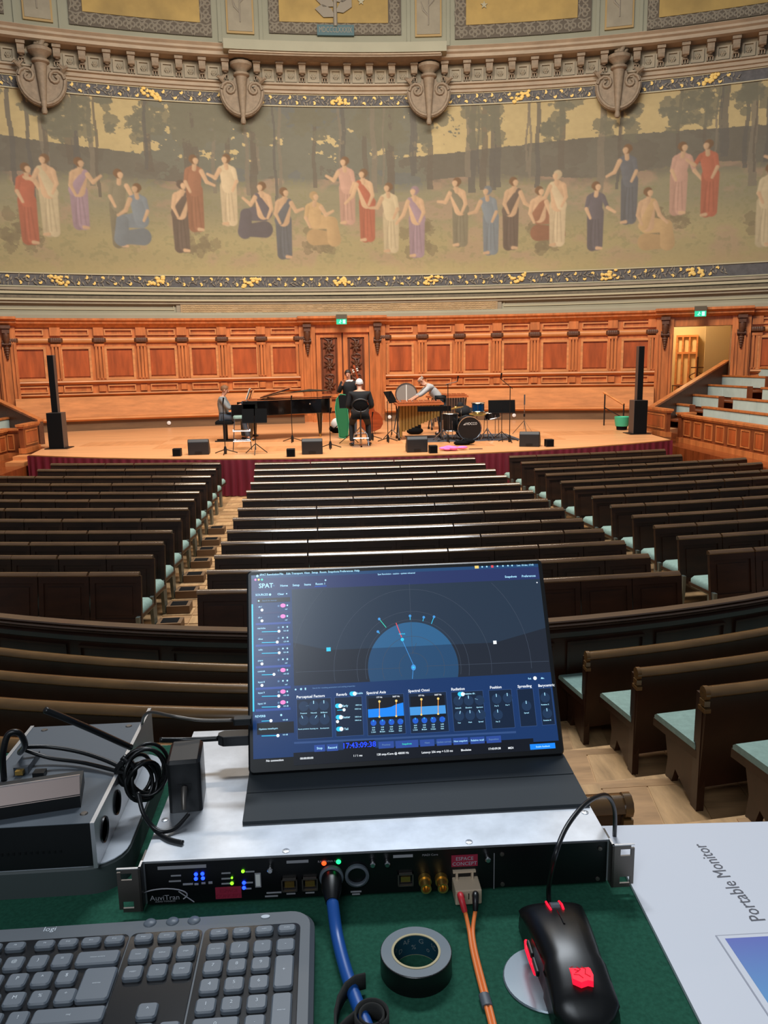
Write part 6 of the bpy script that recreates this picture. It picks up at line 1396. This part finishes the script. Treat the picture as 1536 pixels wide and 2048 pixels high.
LN('ui_frame', 3, (248, 862), (1265, 812), .0022)
AB('ui_dark', 2, u0+.045, vy(470, 952), u1-.03, vy(480, 893))
R('ui_dark', 3, (474, 856), (620, 886)); TX('ui_time', 4, 546, 872, '17:43:09:38', .0052)
for xa, xb, yc, s in ((340, 390, 886, 'Stop'), (398, 450, 883, 'Record')): R('ui_btn', 3, (xa, yc-14), (xb, yc+14)); TX('ui_text', 4, (xa+xb)/2, yc, s, .0022)
for xa, xb, yc, s, m in ((634, 706, 870, 'Previous', 'ui_dim'), (712, 818, 866, 'Snapshots', 'ui_green'), (824, 892, 861, 'Next', 'ui_dim'), (900, 970, 857, 'Update current', 'ui_dim'), (976, 1046, 853, 'New snapshot', 'ui_text'), (1054, 1122, 849, 'Relative recall', 'ui_text'), (1128, 1198, 845, 'Reposition', 'ui_dim')): R('ui_btn', 3, (xa, yc-13), (xb, yc+14)); TX(m, 4, (xa+xb)/2, yc, s, .0017)
for x, y, s in ((160, 942, 'No connection'), (306, 932, '00:00:00:00'), (540, 920, '1 / 1 ms'), (700, 911, '128 smp./Core @ 48000 Hz'), (904, 902, 'Latency: 256 smp = 5.33 ms'), (1036, 894, 'Blocksize'), (1166, 888, '17:43:09:38'), (1241, 885, 'MIDI')): TX('ui_white', 4, x, y, s, .0020)
R('ui_blue', 3, (1328, 868), (1446, 886)); TX('ui_text', 4, 1388, 878, 'Enable feedback', .0016)
for k, (m, lv) in enumerate(sorted(LAY)): LAY[(m, lv)].build({'ui_text': 'interface_text', 'ui_white': 'interface_text', 'ui_dim': 'interface_text', 'ui_line': 'range_rings'}.get(m, 'interface_shapes'), m, screen, kind='stuff')
# ---- keyboard
t = T('computer_keyboard', 'dark grey wireless keyboard at the left front of the desk', 'keyboard', (-1.0, .57, ZT))
kx = -1.0; ky_ = .57
MB().rbox((-1.0035-kx, .566-ky_, .0085), (.480, .184, .017), .022, top=.004, seg=6).build('body', 'key_body', t, smooth=40)
fd = [((-1.245, -.9245), (.49, .6375)), ((-.9235, -.8612), (.49, .6375)), ((-.8597, -.776), (.49, .6375))]
for (a, b), (c, d) in fd: MB().rbox(((a+b)/2-kx, (c+d)/2-ky_, .0172), (b-a, d-c, .0012), .006, top=.0003).build('glossy_field', 'key_field', t, smooth=40)
AZK = lambda cx, cy: AZ(cx/2.4, 1780+cy/2.4, ZT+.020)
keys = []
def krow(xs, y, labs, w=.0158, h=.0150):
    for x, l in zip(xs, labs): keys.append((x, y, w, h, l))
# rows measured on the key tops
krow([-.8465, -.8268, -.8071, -.7874], .6272, ['calc', 'vol-', 'vol+', 'mute'], .0158, .0095)
nx = [-.8463, -.8268, -.8071, -.7877]
krow(nx, .6065, ['verr num', '/', '*', '-'], h=.0155); krow(nx[:3], .5868, ['7', '8', '9']); krow(nx[:3], .5665, ['4', '5', '6']); krow(nx[:3], .5463, ['1', '2', '3'])
keys += [(-.7877, .5766, .0158, .0355, '+'), (-.7877, .536, .0158, .0355, 'entree'), (-.8366, .5262, .0353, .0155, '0'), (-.8071, .5262, .0158, .0155, '.')]
vx = [-.9107, -.8910, -.8712]
krow(vx, .6272, ['impr', 'arret', 'pause'], .0158, .0095); krow(vx, .6065, ['inser', 'debut', 'page']); krow(vx, .5868, ['suppr', 'fin', 'page'])
keys += [(-.8905, .5455, .0158, .0155, '^'), (-.8905, .5258, .0158, .0155, 'v'), (-.9102, .5258, .0158, .0155, '<'), (-.8708, .5258, .0158, .0155, '>')]
fx = [AZK(551, 237)[0]-.0195*k for k in range(4)]+[AZK(551, 237)[0]-.083-.0195*k for k in range(4)]
krow(fx, .6272, ['F12', 'F11', 'F10', 'F9', 'F8', 'F7', 'F6', 'F5'], .0165, .0095)
bx = AZK(470, 326)[0]; keys.append((bx, .6065, .0352, .0155, 'retour arriere')); rx = AZK(300, 335)[0]; krow([rx-.0195*k for k in range(8)], .6065, ['=', ')', '@', '9', '8', '7', '6', '5'])
ex = AZK(468, 450)[0]; keys.append((ex-.0005, .5770, .0262, .0352, 'entree')); r3 = AZK(320, 420)[0]; krow([r3-.0195*k for k in range(8)], .5868, ['$', '^', 'P', 'O', 'I', 'U', 'Y', 'T'])
r4 = AZK(315, 508)[0]; krow([r4-.0195*k for k in range(8)], .5665, ['*', '%', 'M', 'L', 'K', 'J', 'H', 'G'])
r5 = AZK(330, 602)[0]; keys.append((r5, .5463, .0540, .0155, 'maj')); krow([r5-.0377-.0195*k for k in range(6)], .5463, ['!', ':', ';', ',', 'N', 'B'])
r6 = r5+.017; keys += [(r6, .5262, .0200, .0155, 'ctrl'), (r6-.024, .5262, .0200, .0155, 'fn'), (r6-.048, .5262, .0200, .0155, 'alt gr'), (r6-.12, .5262, .110, .0155, '')]
kmesh = {}
q = MB()
for x, y, w, h, l in keys:
    k = (w, h)
    if k not in kmesh: o = MB().rbox((0, 0, 0), (w, h, .0045), .0032, top=.0012).build('key', 'key_cap', smooth=40); kmesh[k] = o.data; bpy.data.objects.remove(o)
    put('key', kmesh[k], t, (x-kx, y-ky_, .0195))
    if l:
        s = .0034 if len(l) == 1 else .0017
        if len(l) > 6: s = .0015
        q.text(l, Matrix.Translation((x-kx, y-ky_+(.0 if len(l) > 1 else .001), .0219)), s)
        if len(l) == 1 and l.isdigit(): q.text('-', Matrix.Translation((x-kx, y-ky_-.004, .0219)), .0016)
q.build('key_legends', 'key_ink', t, kind='stuff')
p = AZ(100, 1858, ZT+.0172); MB().text('logi', Matrix.Translation((p[0]-kx, p[1]-ky_, .01715)), .0056).build('maker_mark', 'key_ink', t)
for px, py in ((300, 1845), (345, 1842), (388, 1840), (531, 1833)):
    p = AZ(px, py, ZT+.0175); small = px == 531
    MB().lathe([(.0058, 0), (.0058, .0003), (.0045, .0016), (0, .002)] if not small else [(.004, 0), (.004, .001), (0, .0014)], (p[0]-kx, p[1]-ky_, .0168), 18, sy=1 if not small else .55).build('media_button', 'key_cap' if not small else 'key_ink', t, smooth=50)
# ---- mouse and disc
mc = (-.5535, .5665, ZT); t = T('computer_mouse', 'black gaming mouse with red glowing lights at the right front of the desk', 'mouse', mc, R_(-2))
nu, na = 22, 18; vs = []
for i in range(nu+1):
    u = i/nu; y = .064-.128*u; w = .0295+.0035*math.sin(u*3.3+2.2)*1.0+(.002 if u > .6 else 0); hgt = .020+.019*math.sin(math.pi*min(1, .12+u*.80))
    k = 1.0 if .04 < u < .93 else (.9 if u < .5 else max(.35, 1-(u-.93)*9)); w *= k; hgt *= (.82 if u < .03 else 1)*(1 if u < .9 else 1-(u-.9)*4)
    for j in range(na+1):
        a = math.pi*j/na; cx = math.cos(a); cz = math.sin(a); ex = .55
        vs.append((w*math.copysign(abs(cx)**ex, cx)*(1-.10*(cz < .5)), y+(.006*abs(cx)**3 if u < .05 else 0), .002+hgt*cz**.62))
m = na+1; fs = [(i*m+j, i*m+j+1, (i+1)*m+j+1, (i+1)*m+j) for i in range(nu) for j in range(na)]+[tuple(range(m)), tuple(nu*m+j for j in reversed(range(m)))]+[(i*m, (i+1)*m, (i+1)*m+na, i*m+na) for i in range(nu)]
MB().add(vs, fs).build('shell', 'mouse_black', t, smooth=50)
hz = lambda u: .002+(.020+.019*math.sin(math.pi*min(1, .12+u*.80)))
MB().tube([(-.004, .050, hz(.11)-.003), (.004, .050, hz(.11)-.003)], .0055, 14).build('scroll_wheel', 'box_grey', t, smooth=40)
for s in (-1, 1): MB().tube([(s*.0058, .058, hz(.05)+.0006), (s*.0062, .050, hz(.11)+.0012), (s*.0055, .042, hz(.17)+.0006)], .0011, 6).build('wheel_light', 'mouse_glow', t)
MB().tube([(0, .041, hz(.18)), (0, .034, hz(.235)), (0, .018, hz(.36)+.0002)], .0009, 6).build('button_split', 'face_black', t)
MB().tube([(-.0295, .030, .016), (-.0315, .018, .0175), (-.0312, .002, .018), (-.0305, -.010, .018)], .0017, 6).build('side_light', 'mouse_glow', t)
for y0_ in (.012, -.008): MB().box((-.030, y0_, .023), (.003, .017, .005)).build('side_button', 'mouse_black', t, bev=.001)
zc_ = hz(.72)+.0006; q = MB(Matrix.Translation((-.001, -.033, zc_-.0005)) @ Matrix.Rotation(R_(-9), 4, 'X') @ Matrix.Diagonal((.95, 1.15, 1, 1)))
q.prism([(-.008, .011), (-.003, .0105), (.000, .009), (.006, .009), (.0095, .003), (.0095, -.004), (.007, -.011), (.003, -.0095), (-.003, -.0115), (-.0085, -.007), (-.0075, .0)], -.004, .0006)
q.build('glowing_emblem', 'mouse_glow', t)
q = MB(Matrix.Translation((-.001, -.033, zc_+.0004)) @ Matrix.Rotation(R_(-9), 4, 'X'))
for P in ([(-.006, .006), (-.002, .007), (.001, .003), (-.002, .0)], [(.002, .007), (.005, .003), (.003, -.003), (.006, -.007)], [(-.006, -.003), (-.002, -.004), (0, -.008)], [(-.004, .003), (-.001, .001), (-.004, -.001)]): q.tube([(a, b, 0) for a, b in P], .00035, 4)
q.build('emblem_lines', 'boot_red', t)
o = MB().lathe([(0, 0), (.0365, 0), (.037, .001), (.036, .002), (0, .002)], n=40).build('desk_disc', 'disc_grey', smooth=30); o.location = (-.5715, .571, ZT); mcz = o; tag(o, 'flat grey metal disc half hidden under the mouse', 'disc')
for ob in (o,): ob.location = (-.570, .571, ZT)
# ---- insulating tape
p = AZ(832, 1902, ZT+.019); t = T('tape_roll', 'roll of black electrical tape lying flat on the green cloth', 'tape', (p[0], p[1], ZT))
MB().lathe([(.0205, .019), (.0297, .019), (.0302, .0185), (.0302, .0005), (.0297, 0), (.0205, 0)], n=56, cap=False).build('tape', 'tape_side', t, smooth=35); MB().lathe([(.0202, .0191), (.0294, .0192)], n=56, cap=False).build('tape_face', 'tape_face', t)
MB().lathe([(.0188, 0), (.0207, 0), (.0207, .0195), (.0188, .0195), (.0188, 0)], n=56, cap=False).build('core', 'card', t, smooth=35); MB().lathe([(.01875, .0188), (.01875, .0003)], n=56, cap=False).build('core_print', 'core_blue', t, smooth=180)
q = MB()
for i, s in enumerate(('AD', 'o', 'G', '%', 'AF', 'D', 'o')):
    a = R_(30+20*i); q.text(s, frame((.0185*math.cos(a), .0185*math.sin(a), .0135-.006*(i % 2)), (math.sin(a), -math.cos(a), 0), (0, 0, 1)), .0045)
q.build('core_lettering', 'core_ink', t)
# ---- cables
def cable(name, pts, r, m, label, cat='cable', k=6, n=8):
    o = MB().tube(smooth_path(pts, k), r, n).build(name, m, smooth=180); tag(o, label, cat); return o
Q = lambda px, py, dz: tuple(AZ(px, py, ZT+dz))
x, zz = RF(663, 1752); c0 = G @ Vector((x, -.003, zz)); c0 = (c0.x+Pf[0], c0.y+Pf[1], c0.z+z(-.501))
t = T('network_cable', 'blue network cable plugged into the rack interface', 'cable', c0)
def loc_(P): return [(a-c0[0], b-c0[1], c-c0[2]) for a, b, c in P]
MB().tube([(0, .004, 0), (0, -.016, -.002), (0, -.030, -.005)], [.0098, .0095, .006], 14).build('connector', 'face_black', t, smooth=40)
MB().tube(smooth_path(loc_([(c0[0], c0[1]-.026, c0[2]-.004), Q(666, 1812, .020), Q(674, 1870, .009), Q(690, 1935, .0065), Q(712, 2000, .0065), Q(742, 2075, .007)]), 8), .0056, 12).build('jacket', 'cable_blue', t, smooth=180)
# velcro tie
t = T('cable_tie', 'curled black velcro strap round the blue cable at the front edge', 'cable tie', Q(715, 2052, 0)); o0 = Q(715, 2052, 0)
q = MB()
def strip(P, w, th=.0012):
    P = [Vector(p) for p in P]; vs = []
    for p in P: vs += [tuple(p), tuple(p+Vector((0, 0, w)))]
    q.add(vs, [(2*i, 2*i+2, 2*i+3, 2*i+1) for i in range(len(P)-1)])
cx, cy = .011, -.006
strip([(cx+.0135*math.cos(a), cy+.0145*math.sin(a), .001) for a in np.linspace(-1, 5.3, 26)], .016); strip([(cx+.010*math.cos(a), cy+.011*math.sin(a), .001) for a in np.linspace(-1, 5.3, 26)], .015)
o = q.build('loop', 'velcro', t, smooth=180); s = o.modifiers.new('s', 'SOLIDIFY'); s.thickness = .0015
q = MB(); strip([(.008, .034, .004), (-.001, .032, .004), (-.009, .026, .003), (-.015, .014, .002), (-.018, .0, .001), (-.018, -.016, .001), (-.012, -.03, .001)], .014)
strip([(-.018, -.016, .001), (-.009, -.006, .001), (.0, .002, .001), (.004, .008, .001)], .013)
o = q.build('tail', 'velcro', t, smooth=180); s = o.modifiers.new('s', 'SOLIDIFY'); s.thickness = .002
# optical fibre pair
x, zz = RF(930, 1765); g0 = G @ Vector((x, -.002, zz)); g0 = (g0.x+Pf[0], g0.y+Pf[1], g0.z+z(-.501))
t = T('fibre_cable', 'orange twin optical fibre cable plugged into the rack interface', 'cable', g0); loc2 = lambda P: [(a-g0[0], b-g0[1], c-g0[2]) for a, b, c in P]
MB().bb(-.0125, .0125, -.020, .002, -.009, .006).build('duplex_plug', 'beige', t, bev=.001); MB().bb(-.0095, -.0075, -.004, .004, .006, .013).bb(.0055, .0075, -.004, .004, .006, .013).bb(-.012, .01, -.0025, .002, .012, .014).build('plug_latch', 'beige', t); MB().bb(-.0004, .0004, -.0205, -.0195, -.003, .003).build('slot_mark', 'face_black', t)
for s, m, P in ((-1, 'boot_red', [(g0[0]-.0065, g0[1]-.018, g0[2]-.002), Q(921, 1792, .022), Q(930, 1824, .012)]), (1, 'cable_black', [(g0[0]+.0065, g0[1]-.018, g0[2]-.002), Q(951, 1790, .022), Q(951, 1822, .012)])): MB().tube(smooth_path(loc2(P), 4), [.0032, .0032, .0031, .0031, .003, .003, .0028, .0027, .0024], 10).build('strain_relief', m, t, smooth=60)
for s, P in ((-1, [Q(930, 1822, .012), Q(938, 1860, .005), Q(944, 1900, .0032), Q(958, 1960, .003), Q(974, 2020, .003), Q(990, 2085, .003)]), (1, [Q(951, 1820, .012), Q(946, 1860, .005), Q(951, 1900, .0032), Q(966, 1960, .003), Q(982, 2020, .003), Q(998, 2085, .003)])): MB().tube(smooth_path(loc2(P), 6), .0019, 8).build('fibre', 'fibre', t, smooth=180)
a, b = loc2([Q(968, 1990, .003), Q(975, 2014, .003)]); MB().tube([a, b], .0046, 10, flat=.7).build('tape_band', 'box_grey', t, smooth=60)
p = [Q(1098, 1806, .018), Q(1098, 1770, .035), Q(1110, 1712, .075), Q(1130, 1660, .085), Q(1160, 1618, .090), Q(1190, 1595, .086), Q(1215, 1592, .070), Q(1229, 1620, .045), Q(1229, 1672, .004)]
cable('mouse_cable', p, .0023, 'cable_black', 'black mouse cable arching from the mouse over the end of the rack unit')
# ---- left stack of devices
t = T('router', 'pale device with rounded corners under the black converter box', 'device', (-1.05, .80, ZT)); zg = z(-.4775)-ZT
MB().rbox((-1.065+1.05, .835-.80, zg/2), (.230, .230, zg), .035, top=.003, seg=6).build('body', 'device_body', t, smooth=40); MB().rbox((-1.065+1.05, .835-.80, zg+.0003), (.228, .228, .0012), .034, top=.0004, seg=6).build('top_cover', 'device_white', t, smooth=40)
zk0, zk1 = z(-.4762), z(-.4305)
t = T('converter_box', 'black metal converter box with silver side plates on the left of the desk', 'device', (-1.04, .83, zk0)); hk = zk1-zk0
MB().bb(-.066, .0635, -.110, .110, 0, hk-.0006).build('case', 'box_black', t); MB().bb(-.066, .0635, -.110, .110, hk-.0006, hk).build('lid', 'box_grey', t)
MB().bb(.0635, .0675, -.114, .146, 0, hk+.002).build('side_plate', 'edge_metal', t); MB().bb(-.070, -.066, -.114, .112, 0, hk+.001).build('side_plate', 'edge_metal', t)
for y in (-.085, -.035, .03): 
    o = MB(frame((.0675, y, hk/2), (0, 1, 0), (0, 0, 1))).lathe([(.0, 0), (.0115, 0), (.0125, .0015), (.013, 0)], n=22).build('round_socket', 'face_black', t, smooth=40)
q = MB()
for k in range(18): q.bb(-.062+.0055*k, -.060+.0055*k, -.1105, -.110, .016, .019)
q.build('vent_slots', 'face_black', t); 
for x, y in ((.052, -.093), (-.05, .1), (.05, .1)): MB().lathe([(.004, 0), (.003, .001), (0, .001)], (x, y, hk), 12).build('lid_screw', 'ear_metal', t)
t = T('drive_case', 'small black drive with a silvery brown front resting on the converter box', 'drive', (-1.055, .765, zk1), R_(12)); MB().bb(-.060, .056, -.028, .022, 0, .014).build('body', 'box_black', t); MB().box((-.002, -.021, .019), (.116, .004, .019), rx=R_(-38)).build('front_plate', 'taupe', t); MB().box((-.002, -.0125, .0262), (.116, .003, .0018), rx=R_(-10)).build('top_edge', 'edge_metal', t)
t = T('usb_stick', 'dark memory stick with a gold plug leaning on the drive', 'memory stick', tuple(AZ(45, 1545, zk1+.0))); MB().bb(-.0075, .0075, -.004, .034, 0, .008).build('body', 'box_grey', t); MB().bb(-.004, .004, -.010, -.004, .002, .0065).build('plug', 'brass', t)
p = AZ(80, 1552, zk1); o = MB().bb(-.006, .006, -.005, .005, 0, .006).build('square_button', 'face_black'); o.location = p; tag(o, 'tiny black square plug behind the silvery drive front', 'plug')
# power adapter
p = AZ(368, 1628, ZR); t = T('power_adapter', 'black power adapter brick standing on the rack unit', 'adapter', (p[0], p[1]+.028, ZR), R_(4)); MB().rbox((0, 0, .0285), (.034, .05, .057), .004, top=.003, rx=R_(0)).build('case', 'cable_black', t, smooth=40); MB().bb(-.0135, .0135, -.022, .021, .0568, .0573).build('top_label', 'box_black', t)
MB().bb(-.007, .007, -.0256, -.025, .025, .032).build('socket', 'face_black', t); MB().tube([(0, -.025, .028), (0, -.035, .022), (.0, -.040, .012)], [.0035, .003, .0025], 8).build('plug', 'ear_metal', t, smooth=60)
# coil of cable between the devices
rn = random.Random(8); c = AZ(287, 1535, ZR+.030); q = MB()
for k in range(8):
    r = rn.uniform(.018, .027); tz, tx = rn.uniform(-.5, .5), rn.uniform(-.35, .35); M = Matrix.Translation((rn.uniform(-.006, .006), rn.uniform(-.01, .01), rn.uniform(-.003, .003)+r-.03)) @ Matrix.Rotation(tz+.5, 4, 'Z') @ Matrix.Rotation(tx, 4, 'X')
    q.tube([(r*.82*math.cos(a), 0, r*math.sin(a)) for a in np.linspace(0, 6.283, 29)[:-1]], .0021, 7, closed=True, M=M)
q.tube(smooth_path([(-.018, -.004, .012), (-.026, -.006, .0), (-.018, -.008, -.014), (-.008, -.008, .002), (-.02, -.004, .016)], 5), .004, 7)
o = q.build('cable_coil', 'cable_black', smooth=180); o.location = c; tag(o, 'tangled coil of black cable between the converter box and the adapter', 'cable')
C3 = lambda px, py, h: tuple(AZ(px, py, z(h)))
cable('loose_cable', [C3(90, 1420, -.33), C3(130, 1436, -.345), C3(190, 1462, -.375), C3(262, 1495, -.41)], .0034, 'cable_black', 'thick black cable rising from the coil past the converter box')
cable('loose_cable', [C3(50, 1494, -.405), C3(100, 1494, -.41), C3(160, 1504, -.415), C3(215, 1522, -.42), C3(262, 1545, -.425)], .0024, 'cable_black', 'upper thin black cable crossing the lid of the converter box')
cable('loose_cable', [C3(50, 1500, -.415), C3(100, 1516, -.424), C3(170, 1526, -.426), C3(255, 1548, -.426)], .0022, 'cable_black', 'lower thin black cable lying on the lid of the converter box')
cable('loose_cable', [C3(276, 1585, -.42), C3(286, 1625, -.435), C3(304, 1652, -.448), C3(326, 1663, -.4525), C3(352, 1655, -.4525), C3(378, 1628, -.445)], .0022, 'cable_black', 'black lead looping from the coil to the foot of the adapter')
cable('loose_cable', [C3(290, 1632, -.44), C3(312, 1662, -.4535), C3(338, 1678, -.4545), C3(366, 1685, -.4545)], .0022, 'cable_black', 'short cable end lying on the rack unit before the adapter')
cable('screen_cable', [C3(284, 1448, -.43), C3(288, 1432, -.40), C3(304, 1424, -.385), C3(345, 1432, -.38), C3(400, 1440, -.385), C3(466, 1440, -.385)], .0018, 'ear_metal', 'thin grey cable running to the upper port of the monitor')
p = C3(482, 1441, -.385); o = MB().rbox((0, 0, 0), (.020, .010, .007), .002).build('usb_plug', 'box_black'); o.location = (p[0]+.002, p[1], p[2]); tag(o, 'slim black plug in the upper side port of the monitor', 'plug')
cable('video_cable', [C3(320, 1480, -.42), C3(360, 1480, -.425), C3(400, 1479, -.425), C3(436, 1477, -.425)], .0032, 'cable_black', 'thick black video cable behind the power adapter')
p = C3(468, 1476, -.425); o = MB().prism([(-.018, -.004), (-.012, -.009), (.018, -.009), (.018, .009), (-.012, .009), (-.018, .004)], -.006, .006).build('video_plug', 'cable_black', bev=.001); o.location = (p[0]+.0, p[1], p[2]); tag(o, 'black video connector in the left side of the monitor', 'plug')
cable('loose_cable', [C3(8, 1560, -.43), C3(6, 1510, -.40), C3(16, 1470, -.38), C3(38, 1466, -.38), C3(50, 1490, -.40), C3(40, 1505, -.42)], .0034, 'cable_black', 'looped black cable at the left edge above the converter box')
bpy.data.scenes.remove(TS)
